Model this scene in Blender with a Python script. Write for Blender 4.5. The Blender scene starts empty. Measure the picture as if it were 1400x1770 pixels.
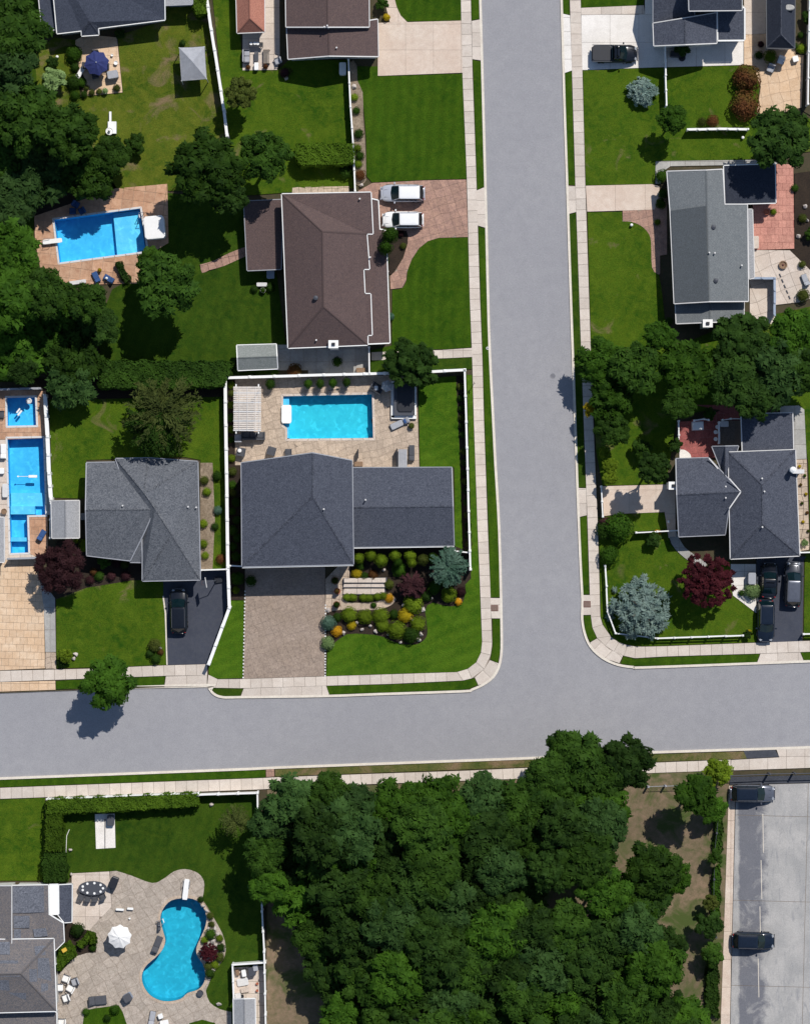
import bpy, math, random
import numpy as np
from mathutils import Vector, Matrix
from mathutils.geometry import tessellate_polygon
R = math.radians
random.seed(7); np.random.seed(7)
SC = bpy.context.scene
COL = SC.collection

# ------------------------------------------------------------------ camera, sky, sun, exposure
S = 16.0; CAMH = 300.0; CX = 700.0; CY = 885.0
cam = bpy.data.cameras.new("camera"); camo = bpy.data.objects.new("camera", cam); COL.objects.link(camo)
camo.location = (0, 0, CAMH); camo.rotation_euler = (0, 0, 0)
cam.sensor_fit = 'VERTICAL'; cam.sensor_height = 24
cam.lens = 24 / 2 / ((1770 / 2 / S) / CAMH)
cam.clip_start = 1; cam.clip_end = 1500
SC.camera = camo
SUNV = Vector((0.37, 0.64, 1.0)).normalized()
w = bpy.data.worlds.new("World"); SC.world = w; w.use_nodes = True
nt = w.node_tree; bg = nt.nodes["Background"]
sk = nt.nodes.new("ShaderNodeTexSky"); sk.sky_type = 'NISHITA'; sk.sun_disc = False
sk.sun_elevation = math.asin(SUNV.z); sk.sun_rotation = math.atan2(SUNV.x, SUNV.y)
sk.air_density = 1.0; sk.dust_density = 0.4; sk.ozone_density = 2.0
nt.links.new(sk.outputs[0], bg.inputs[0]); bg.inputs[1].default_value = 0.092
sl = bpy.data.lights.new("sun", 'SUN'); sl.energy = 4.2; sl.angle = R(0.53); sl.color = (1.0, 0.955, 0.89)
so = bpy.data.objects.new("sun", sl); COL.objects.link(so); so.location = (0, 0, 60)
so.rotation_euler = (-SUNV).to_track_quat('-Z', 'Y').to_euler()
SC.view_settings.view_transform = 'Standard'; SC.view_settings.look = 'None'
SC.view_settings.exposure = 0.0; SC.view_settings.gamma = 1.0
SC.render.engine = 'CYCLES'
SC.cycles.max_bounces = 6; SC.cycles.transparent_max_bounces = 12; SC.cycles.diffuse_bounces = 3
SC.cycles.caustics_reflective = False; SC.cycles.caustics_refractive = False

def W(px, py, h=0.0):
    k = (CAMH - h) / CAMH
    return ((px - CX) / S * k, (CY - py) / S * k)

# ------------------------------------------------------------------ materials
def nodes(name):
    m = bpy.data.materials.new(name); m.use_nodes = True
    return m, m.node_tree, m.node_tree.nodes["Principled BSDF"]
def add(t, typ, **kw):
    n = t.nodes.new(typ)
    for k, v in kw.items(): setattr(n, k, v)
    return n
def mixc(t, fac, a, b, blend='MIX'):
    n = t.nodes.new("ShaderNodeMix"); n.data_type = 'RGBA'; n.blend_type = blend
    for sock, v in ((n.inputs[0], fac), (n.inputs[6], a), (n.inputs[7], b)):
        if isinstance(v, (tuple, list)): sock.default_value = (*v[:3], 1)
        elif isinstance(v, (int, float)): sock.default_value = v
        else: t.links.new(v, sock)
    return n.outputs[2]
def noise(t, vec, scale, detail=3, dist=0.0, rough=0.55):
    n = t.nodes.new("ShaderNodeTexNoise"); n.inputs['Scale'].default_value = scale; n.inputs['Detail'].default_value = detail
    n.inputs['Distortion'].default_value = dist; n.inputs['Roughness'].default_value = rough
    t.links.new(vec, n.inputs['Vector']); return n.outputs[0]
def ramp(t, x, lo, hi):
    n = t.nodes.new("ShaderNodeMapRange"); n.inputs[1].default_value = lo; n.inputs[2].default_value = hi
    t.links.new(x, n.inputs[0]); return n.outputs[0]
def bump(t, p, h, strength, dist=0.05):
    b = t.nodes.new("ShaderNodeBump"); b.inputs['Strength'].default_value = strength; b.inputs['Distance'].default_value = dist
    t.links.new(h, b.inputs['Height']); t.links.new(b.outputs[0], p.inputs['Normal'])
def pos(t, obj=False):
    if obj: return t.nodes.new("ShaderNodeTexCoord").outputs['Object']
    return t.nodes.new("ShaderNodeNewGeometry").outputs['Position']

def surf(name, c1, c2, s1=0.4, s2=5.0, c3=None, a2=0.5, rough=0.85, bs=0.3, bd=0.02, vary=0.0, obj=False, fine=14.0, spec=0.3, stain=None):
    """blotchy ground or wall stuff: broad tone, mid mottling, fine grain, optional per-piece variation and stains"""
    m, t, p = nodes(name); v = pos(t, obj)
    c = mixc(t, ramp(t, noise(t, v, s1, 3), .35, .65), c1, c2)
    n2 = noise(t, v, s2, 4, .4)
    c = mixc(t, ramp(t, n2, .3, .75), c, c3 or tuple(x * .8 for x in c1))if a2 >= 1 else mixc(t, a2, c, mixc(t, ramp(t, n2, .35, .7), c, c3 or tuple(x * .72 for x in c1)))
    nf = noise(t, v, fine, 2)
    k = t.nodes.new("ShaderNodeMapRange"); k.inputs[1].default_value = .3; k.inputs[2].default_value = .7; k.inputs[3].default_value = .82; k.inputs[4].default_value = 1.16
    t.links.new(nf, k.inputs[0])
    c = mixc(t, 1.0, c, k.outputs[0], 'MULTIPLY')
    if stain:
        ns = noise(t, v, stain[1], 6, .6, .62)
        c = mixc(t, ramp(t, ns, stain[2], stain[2] + .12), c, stain[0])
    if vary:
        oi = t.nodes.new("ShaderNodeObjectInfo"); r = t.nodes.new("ShaderNodeMapRange")
        r.inputs[3].default_value = 1 - vary; r.inputs[4].default_value = 1 + vary * .7
        t.links.new(oi.outputs['Random'], r.inputs[0]); c = mixc(t, 1.0, c, r.outputs[0], 'MULTIPLY')
    t.links.new(c, p.inputs['Base Color']); p.inputs['Roughness'].default_value = rough; p.inputs['Specular IOR Level'].default_value = spec
    if bs: bump(t, p, n2 if fine < 6 else nf, bs, bd)
    return m

def lawn_mat(name, dark, light, dry=(.16, .13, .06), dryness=.72, stripe=0.0, ang=0.0):
    m, t, p = nodes(name); v = pos(t)
    c = mixc(t, ramp(t, noise(t, v, .16, 4, .3), .36, .66), dark, light)
    n2 = noise(t, v, 1.3, 5, .8, .65)
    c = mixc(t, ramp(t, n2, .35, .75), c, tuple(a * .55 + b * .55 for a, b in zip(light, (light[0] * 1.5, light[1], light[2]))))
    c = mixc(t, ramp(t, noise(t, v, .55, 5, .4, .6), .50, .72), c, (light[0] * 1.35, light[1] * 1.15, light[2] * 1.3))
    mp = t.nodes.new("ShaderNodeMapping"); mp.inputs['Rotation'].default_value = (0, 0, ang); t.links.new(v, mp.inputs[0])
    wv = t.nodes.new("ShaderNodeTexWave"); wv.inputs['Scale'].default_value = .26; wv.inputs['Distortion'].default_value = 2.5; wv.inputs['Detail'].default_value = 1
    t.links.new(mp.outputs[0], wv.inputs[0])
    c = mixc(t, ramp(t, wv.outputs['Fac'], .0, 1.0), c, mixc(t, stripe, c, tuple(x * .55 for x in dark)))
    c = mixc(t, ramp(t, noise(t, v, .33, 5, .9), dryness, dryness + .14), c, dry)
    nf = noise(t, v, 9.0, 4, .6, .7)
    k = t.nodes.new("ShaderNodeMapRange"); k.inputs[1].default_value = .3; k.inputs[2].default_value = .7; k.inputs[3].default_value = .55; k.inputs[4].default_value = 1.35
    t.links.new(nf, k.inputs[0]); c = mixc(t, 1.0, c, k.outputs[0], 'MULTIPLY')
    t.links.new(c, p.inputs['Base Color']); p.inputs['Roughness'].default_value = .95; p.inputs['Specular IOR Level'].default_value = .1
    bump(t, p, nf, .6, .06)
    return m

def roof_mat(name, c1, c2, c3, seed=0.0):
    m, t, p = nodes(name); tc = t.nodes.new("ShaderNodeTexCoord"); v = pos(t)
    b = t.nodes.new("ShaderNodeTexBrick"); t.links.new(tc.outputs['UV'], b.inputs['Vector'])
    b.inputs['Scale'].default_value = 1.0; b.inputs['Brick Width'].default_value = .34; b.inputs['Row Height'].default_value = .17
    b.inputs['Mortar Size'].default_value = .012; b.inputs['Mortar Smooth'].default_value = .3; b.inputs['Bias'].default_value = 0
    b.inputs['Color1'].default_value = (*c1, 1); b.inputs['Color2'].default_value = (*c2, 1); b.inputs['Mortar'].default_value = (*[x * .45 for x in c1], 1)
    c = mixc(t, .62, mixc(t, ramp(t, noise(t, v, .5, 3), .35, .65), c1, c2), b.outputs['Color'])
    n2 = noise(t, v, 2.6, 4, 3.0, .6)
    c = mixc(t, ramp(t, n2, .40, .62), c, c3)
    nf = noise(t, v, 11.0, 3)
    k = t.nodes.new("ShaderNodeMapRange"); k.inputs[1].default_value = .3; k.inputs[2].default_value = .7; k.inputs[3].default_value = .8; k.inputs[4].default_value = 1.2
    t.links.new(nf, k.inputs[0]); c = mixc(t, 1.0, c, k.outputs[0], 'MULTIPLY')
    t.links.new(c, p.inputs['Base Color']); p.inputs['Roughness'].default_value = .88; p.inputs['Specular IOR Level'].default_value = .25
    bump(t, p, b.outputs['Fac'], -.35, .02)
    return m

def leaf_mat(name, dark, light, third=None, trans=.34, rough=.55):
    m, t, p = nodes(name)
    g = t.nodes.new("ShaderNodeNewGeometry"); oi = t.nodes.new("ShaderNodeObjectInfo")
    c = mixc(t, g.outputs['Random Per Island'], dark, light)
    n = noise(t, g.outputs['Position'], .55, 3)
    c = mixc(t, ramp(t, n, .42, .68), c, third or tuple(x * 1.25 for x in light))
    k = t.nodes.new("ShaderNodeMapRange"); k.inputs[3].default_value = .72; k.inputs[4].default_value = 1.25
    t.links.new(oi.outputs['Random'], k.inputs[0]); c = mixc(t, 1.0, c, k.outputs[0], 'MULTIPLY')
    t.links.new(c, p.inputs['Base Color']); p.inputs['Roughness'].default_value = .7; p.inputs['Specular IOR Level'].default_value = .08
    tr = t.nodes.new("ShaderNodeBsdfTranslucent"); t.links.new(c, tr.inputs[0])
    mx = t.nodes.new("ShaderNodeMixShader"); mx.inputs[0].default_value = trans
    out = t.nodes["Material Output"]; t.links.new(p.outputs[0], mx.inputs[1]); t.links.new(tr.outputs[0], mx.inputs[2]); t.links.new(mx.outputs[0], out.inputs[0])
    return m

def plain(name, c, rough=.6, metal=0.0, spec=.4, coat=0.0, ns=3.0, amt=.12):
    m, t, p = nodes(name); v = pos(t, True)
    n = noise(t, v, ns, 4)
    col = mixc(t, ramp(t, n, .3, .7), tuple(x * (1 - amt) for x in c), tuple(min(1, x * (1 + amt * .5)) for x in c))
    t.links.new(col, p.inputs['Base Color']); p.inputs['Roughness'].default_value = rough; p.inputs['Metallic'].default_value = metal
    p.inputs['Specular IOR Level'].default_value = spec; p.inputs['Coat Weight'].default_value = coat
    return m

def water_mat(name, tint):
    m, t, p = nodes(name); t.nodes.remove(p)
    v = pos(t); n = noise(t, v, 2.6, 4, 1.5); b = t.nodes.new("ShaderNodeBump"); b.inputs['Strength'].default_value = .25; b.inputs['Distance'].default_value = .05
    t.links.new(n, b.inputs['Height'])
    tr = t.nodes.new("ShaderNodeBsdfTransparent"); tr.inputs[0].default_value = (*tint, 1)
    gl = t.nodes.new("ShaderNodeBsdfGlossy"); gl.inputs['Roughness'].default_value = .06; t.links.new(b.outputs[0], gl.inputs['Normal'])
    f = t.nodes.new("ShaderNodeFresnel"); f.inputs[0].default_value = 1.33; t.links.new(b.outputs[0], f.inputs['Normal'])
    mx = t.nodes.new("ShaderNodeMixShader"); t.links.new(f.outputs[0], mx.inputs[0]); t.links.new(tr.outputs[0], mx.inputs[1]); t.links.new(gl.outputs[0], mx.inputs[2])
    t.links.new(mx.outputs[0], t.nodes["Material Output"].inputs[0]); return m

def liner_mat(name, c1, c2):
    m, t, p = nodes(name); v = pos(t)
    n = noise(t, v, 1.1, 3, .8); vo = t.nodes.new("ShaderNodeTexVoronoi"); vo.feature = 'SMOOTH_F1'; vo.inputs['Scale'].default_value = 2.4
    dv = t.nodes.new("ShaderNodeVectorMath"); dv.operation = 'ADD'
    nn = t.nodes.new("ShaderNodeTexNoise"); nn.inputs['Scale'].default_value = 1.5; t.links.new(v, nn.inputs[0]); t.links.new(v, dv.inputs[0]); t.links.new(nn.outputs[1], dv.inputs[1])
    t.links.new(dv.outputs[0], vo.inputs['Vector'])
    c = mixc(t, ramp(t, n, .35, .68), c1, c2)
    c = mixc(t, ramp(t, vo.outputs[0], .5, .85), c, tuple(min(1, x * 1.25 + .02) for x in c2))
    t.links.new(c, p.inputs['Base Color']); p.inputs['Roughness'].default_value = .7; return m

MT = {}
MT['soil'] = surf('soil', (.060, .045, .028), (.085, .065, .038), .3, 3.0, (.035, .045, .018), .6, .95, .5, .04)
MT['dirt'] = surf('dirt', (.235, .165, .11), (.15, .11, .07), .16, 1.6, (.09, .09, .04), .75, .95, .5, .04, stain=((.06, .085, .02), .28, .49))
MT['mulch'] = surf('mulch', (.030, .020, .014), (.045, .030, .020), .8, 7, (.012, .010, .008), .7, .95, .8, .05)
MT['pebble'] = surf('pebble', (.34, .27, .20), (.22, .17, .12), .8, 5, (.12, .09, .06), .7, .9, .8, .05)
MT['asphalt'] = surf('asphalt', (.288, .286, .302), (.316, .312, .324), .06, .9, (.256, .254, .272), .55, .9, .12, .01, fine=18, stain=((.235, .233, .25), .8, .67))
MT['new_asphalt'] = surf('new_asphalt', (.040, .046, .066), (.050, .056, .078), .4, 3.0, (.07, .075, .09), .45, .82, .3, .01)
def lot_mat():
    m, t, p = nodes('lot'); v = pos(t)
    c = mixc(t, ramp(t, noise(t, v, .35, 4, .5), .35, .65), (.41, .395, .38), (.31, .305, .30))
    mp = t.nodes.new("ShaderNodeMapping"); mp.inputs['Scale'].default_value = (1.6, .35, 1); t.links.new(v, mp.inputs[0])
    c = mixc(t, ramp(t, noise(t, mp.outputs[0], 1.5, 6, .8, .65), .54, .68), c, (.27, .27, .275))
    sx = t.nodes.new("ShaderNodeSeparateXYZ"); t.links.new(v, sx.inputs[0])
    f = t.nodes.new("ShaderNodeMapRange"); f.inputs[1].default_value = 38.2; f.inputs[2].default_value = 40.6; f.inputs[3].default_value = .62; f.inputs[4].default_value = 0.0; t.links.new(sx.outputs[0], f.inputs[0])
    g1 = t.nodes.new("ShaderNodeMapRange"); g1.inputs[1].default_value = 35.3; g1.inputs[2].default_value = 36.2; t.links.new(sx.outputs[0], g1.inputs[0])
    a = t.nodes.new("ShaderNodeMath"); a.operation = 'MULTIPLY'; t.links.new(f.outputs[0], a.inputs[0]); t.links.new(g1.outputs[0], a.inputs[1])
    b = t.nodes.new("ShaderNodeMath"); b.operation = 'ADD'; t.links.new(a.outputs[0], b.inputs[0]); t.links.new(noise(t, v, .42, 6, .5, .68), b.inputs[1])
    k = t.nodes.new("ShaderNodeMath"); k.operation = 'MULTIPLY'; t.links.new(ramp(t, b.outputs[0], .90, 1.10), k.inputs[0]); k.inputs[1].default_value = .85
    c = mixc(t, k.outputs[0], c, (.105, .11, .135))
    nf = noise(t, v, 12.0, 3); q = t.nodes.new("ShaderNodeMapRange"); q.inputs[1].default_value = .3; q.inputs[2].default_value = .7; q.inputs[3].default_value = .82; q.inputs[4].default_value = 1.16
    t.links.new(nf, q.inputs[0]); c = mixc(t, 1.0, c, q.outputs[0], 'MULTIPLY')
    t.links.new(c, p.inputs['Base Color']); p.inputs['Roughness'].default_value = .9; bump(t, p, nf, .25, .01); return m
MT['lot'] = lot_mat()
MT['lot_dark'] = surf('lot_dark', (.115, .12, .145), (.16, .16, .185), .3, 2.6, (.24, .235, .235), .7, .9, .2, .01, stain=((.42, .40, .375), .40, .53))
MT['concrete'] = surf('concrete', (.58, .505, .435), (.64, .57, .50), .5, 2.5, (.49, .42, .36), .5, .9, .2, .01, vary=.10)
MT['drive_concrete'] = surf('drive_concrete', (.60, .48, .39), (.66, .56, .47), .3, 1.8, (.52, .40, .32), .6, .9, .2, .01, vary=.05)
MT['white_concrete'] = surf('white_concrete', (.80, .76, .71), (.72, .68, .63), .25, 1.8, (.62, .58, .53), .5, .85, .15, .01, vary=.04)
MT['kerb'] = surf('kerb', (.68, .61, .52), (.74, .68, .58), .6, 3.0, None, .4, .85, .2, .01)
MT['joint'] = surf('joint', (.26, .21, .17), (.22, .18, .14), .6, 5)
MT['paver_pink'] = surf('paver_pink', (.44, .27, .20), (.38, .23, .175), .5, 3.2, (.25, .155, .13), .75, .9, .4, .02, vary=.12, fine=9)
MT['paver_grey'] = surf('paver_grey', (.33, .255, .20), (.37, .29, .235), .5, 4.0, (.22, .172, .14), .75, .9, .4, .02, vary=.05, fine=9)
MT['brick_salmon'] = surf('brick_salmon', (.52, .24, .19), (.60, .30, .23), .5, 3.4, (.40, .18, .14), .7, .9, .4, .02, vary=.12, fine=9)
MT['brick_red'] = surf('brick_red', (.30, .09, .085), (.36, .115, .10), .5, 3.4, (.20, .06, .06), .7, .9, .4, .02, vary=.15, fine=9)
MT['tan_tile'] = surf('tan_tile', (.64, .45, .29), (.72, .55, .39), .4, 2.6, (.54, .36, .22), .6, .85, .25, .01, vary=.07)
MT['orange_tile'] = surf('orange_tile', (.50, .29, .18), (.56, .36, .24), .4, 2.6, (.34, .17, .10), .6, .85, .25, .01, vary=.14)
MT['flag'] = surf('flag', (.54, .43, .33), (.48, .385, .30), .9, 3.4, (.36, .28, .215), .7, .9, .3, .02, vary=.10, fine=9)
MT['flag_grey'] = surf('flag_grey', (.46, .395, .335), (.41, .355, .30), .9, 3.4, (.30, .25, .205), .75, .9, .3, .02, vary=.10, fine=9)
MT['flag_joint'] = surf('flag_joint', (.33, .27, .215), (.27, .22, .18), 1, 5)
MT['pale_tile'] = surf('pale_tile', (.58, .49, .42), (.64, .56, .49), .6, 2.8, (.48, .40, .33), .5, .9, .2, .01, vary=.08)
MT['grey_concrete'] = surf('grey_concrete', (.36, .35, .33), (.42, .41, .385), .5, 3.0, None, .5, .9, .2, .01, vary=.08)
MT['slate_and_shade'] = surf('slate_and_shade', (.05, .055, .07), (.07, .075, .09), .8, 4)
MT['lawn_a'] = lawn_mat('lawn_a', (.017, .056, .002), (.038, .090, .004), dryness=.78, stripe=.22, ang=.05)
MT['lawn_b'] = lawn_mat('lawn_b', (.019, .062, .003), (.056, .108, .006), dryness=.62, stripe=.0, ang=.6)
MT['lawn_worn'] = lawn_mat('lawn_worn', (.026, .068, .004), (.085, .120, .012), (.19, .14, .075), .545, stripe=.0, ang=.6)
MT['lawn_c'] = lawn_mat('lawn_c', (.024, .078, .003), (.056, .128, .007), dryness=.82, stripe=.18, ang=1.2)
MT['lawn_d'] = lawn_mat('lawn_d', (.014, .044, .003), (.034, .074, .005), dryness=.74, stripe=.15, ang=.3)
MT['lawn_dry'] = lawn_mat('lawn_dry', (.045, .075, .015), (.10, .11, .035), (.20, .14, .08), .50)
MT['roof_brown'] = roof_mat('roof_brown', (.112, .076, .070), (.126, .086, .079), (.078, .055, .055))
MT['roof_navy'] = roof_mat('roof_navy', (.036, .043, .064), (.046, .054, .078), (.062, .072, .100))
MT['roof_blue'] = roof_mat('roof_blue', (.044, .050, .070), (.056, .063, .086), (.086, .095, .122))
MT['roof_slate'] = roof_mat('roof_slate', (.068, .076, .092), (.086, .094, .110), (.150, .158, .174))
MT['roof_green'] = roof_mat('roof_green', (.165, .178, .185), (.190, .204, .210), (.130, .143, .152))
MT['roof_black'] = roof_mat('roof_black', (.022, .027, .042), (.028, .034, .050), (.036, .042, .060))
MT['roof_red'] = roof_mat('roof_red', (.46, .20, .14), (.52, .24, .17), (.36, .15, .11))
MT['roof_mixed'] = roof_mat('roof_mixed', (.175, .152, .142), (.21, .184, .172), (.105, .105, .118))
MT['roof_grey'] = roof_mat('roof_grey', (.105, .118, .128), (.120, .134, .144), (.085, .097, .108))
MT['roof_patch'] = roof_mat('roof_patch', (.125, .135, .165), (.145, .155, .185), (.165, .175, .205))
MT['roof_shed'] = roof_mat('roof_shed', (.24, .255, .245), (.28, .295, .285), (.18, .20, .19))
MT['roof_pale'] = roof_mat('roof_pale', (.34, .345, .36), (.39, .395, .41), (.28, .285, .30))
MT['white'] = plain('white', (.82, .82, .80), .45, amt=.06)
MT['pale_slat'] = plain('pale_slat', (.66, .60, .54), .7, ns=5, amt=.16)
MT['trim'] = plain('trim', (.62, .61, .60), .5, amt=.08)
MT['grey_trim'] = plain('grey_trim', (.32, .33, .36), .5)
MT['dark_trim'] = plain('dark_trim', (.06, .065, .075), .5)
MT['siding'] = plain('siding', (.62, .60, .56), .7)
MT['siding_blue'] = plain('siding_blue', (.30, .36, .46), .7)
MT['brick_wall'] = plain('brick_wall', (.28, .13, .09), .85, ns=8)
MT['wood'] = plain('wood', (.24, .15, .09), .7, ns=6, amt=.3)
MT['grey_wood'] = plain('grey_wood', (.22, .19, .16), .75, ns=6, amt=.3)
MT['bark'] = surf('bark', (.09, .065, .045), (.06, .045, .032), 2, 6, obj=True)
MT['black'] = plain('black', (.018, .020, .026), .4)
MT['charcoal'] = plain('charcoal', (.055, .060, .075), .6)
MT['fabric_grey'] = plain('fabric_grey', (.36, .37, .40), .9)
MT['fabric_dark'] = plain('fabric_dark', (.075, .078, .09), .9)
MT['fabric_white'] = plain('fabric_white', (.80, .79, .77), .85, amt=.05)
MT['fabric_navy'] = plain('fabric_navy', (.022, .032, .13), .85, amt=.15)
MT['fabric_blue'] = plain('fabric_blue', (.03, .08, .22), .85)
MT['metal'] = plain('metal', (.55, .56, .58), .3, .8)
MT['terracotta'] = plain('terracotta', (.42, .13, .07), .8)
MT['yellow'] = plain('yellow', (.62, .40, .05), .7)
MT['stone'] = surf('stone', (.50, .44, .40), (.58, .53, .49), 2, 6, obj=True, vary=.15)
MT['rust'] = plain('rust', (.14, .055, .045), .8)
MT['glass'] = plain('glass', (.003, .012, .016), .12, spec=.5, amt=.3)
MT['tyre'] = plain('tyre', (.02, .02, .022), .85)
MT['rim'] = plain('rim', (.42, .43, .45), .3, .9)
MT['lamp_clear'] = plain('lamp_clear', (.30, .32, .35), .2, spec=.5)
MT['lamp_red'] = plain('lamp_red', (.30, .015, .015), .2, spec=.7)
MT['paint_white'] = plain('paint_white', (.84, .84, .84), .22, coat=.6, amt=.03)
MT['paint_silver'] = plain('paint_silver', (.52, .54, .60), .25, .25, coat=.6, amt=.05)
MT['paint_black'] = plain('paint_black', (.008, .010, .015), .18, coat=.35)
MT['paint_navy'] = plain('paint_navy', (.009, .015, .028), .18, coat=.35)
MT['paint_charcoal'] = plain('paint_charcoal', (.035, .038, .048), .2, .3, coat=.5)
MT['paint_grey'] = plain('paint_grey', (.16, .17, .20), .22, .5, coat=1.0)
MT['water'] = water_mat('water', (.80, .97, 1.0))
MT['liner_cyan'] = liner_mat('liner_cyan', (.015, .50, .66), (.03, .60, .74))
MT['liner_blue'] = liner_mat('liner_blue', (.045, .46, .82), (.07, .55, .90))
MT['liner_sky'] = liner_mat('liner_sky', (.12, .58, .92), (.18, .66, .95))
MT['liner_teal'] = liner_mat('liner_teal', (.006, .36, .52), (.012, .45, .62))
MT['leaf_mid'] = leaf_mat('leaf_mid', (.015, .042, .006), (.038, .085, .010))
MT['leaf_bright'] = leaf_mat('leaf_bright', (.018, .054, .005), (.044, .104, .009))
MT['leaf_dark'] = leaf_mat('leaf_dark', (.012, .033, .006), (.029, .064, .010))
MT['leaf_cool'] = leaf_mat('leaf_cool', (.017, .046, .011), (.044, .092, .022))
MT['leaf_olive'] = leaf_mat('leaf_olive', (.040, .060, .010), (.085, .105, .020))
MT['leaf_moss'] = leaf_mat('leaf_moss', (.034, .050, .012), (.072, .092, .022))
MT['leaf_yellow'] = leaf_mat('leaf_yellow', (.26, .22, .010), (.48, .36, .015))
MT['leaf_lime'] = leaf_mat('leaf_lime', (.070, .125, .008), (.15, .22, .014))
MT['leaf_orange'] = leaf_mat('leaf_orange', (.38, .22, .010), (.62, .34, .02))
MT['leaf_blue'] = leaf_mat('leaf_blue', (.135, .215, .19), (.27, .37, .33), (.32, .42, .37))
MT['leaf_hedge'] = leaf_mat('leaf_hedge', (.036, .080, .006), (.075, .135, .010))
MT['leaf_teal'] = leaf_mat('leaf_teal', (.04, .10, .065), (.10, .19, .13), (.14, .23, .17))
MT['leaf_purple'] = leaf_mat('leaf_purple', (.022, .010, .012), (.060, .022, .026), (.075, .030, .034))
MT['leaf_red'] = leaf_mat('leaf_red', (.032, .007, .010), (.068, .013, .018), (.085, .016, .022))
MT['leaf_brown'] = leaf_mat('leaf_brown', (.11, .042, .018), (.18, .075, .028), (.13, .095, .022))
MT['leaf_sage'] = leaf_mat('leaf_sage', (.12, .19, .07), (.22, .32, .12))

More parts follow.
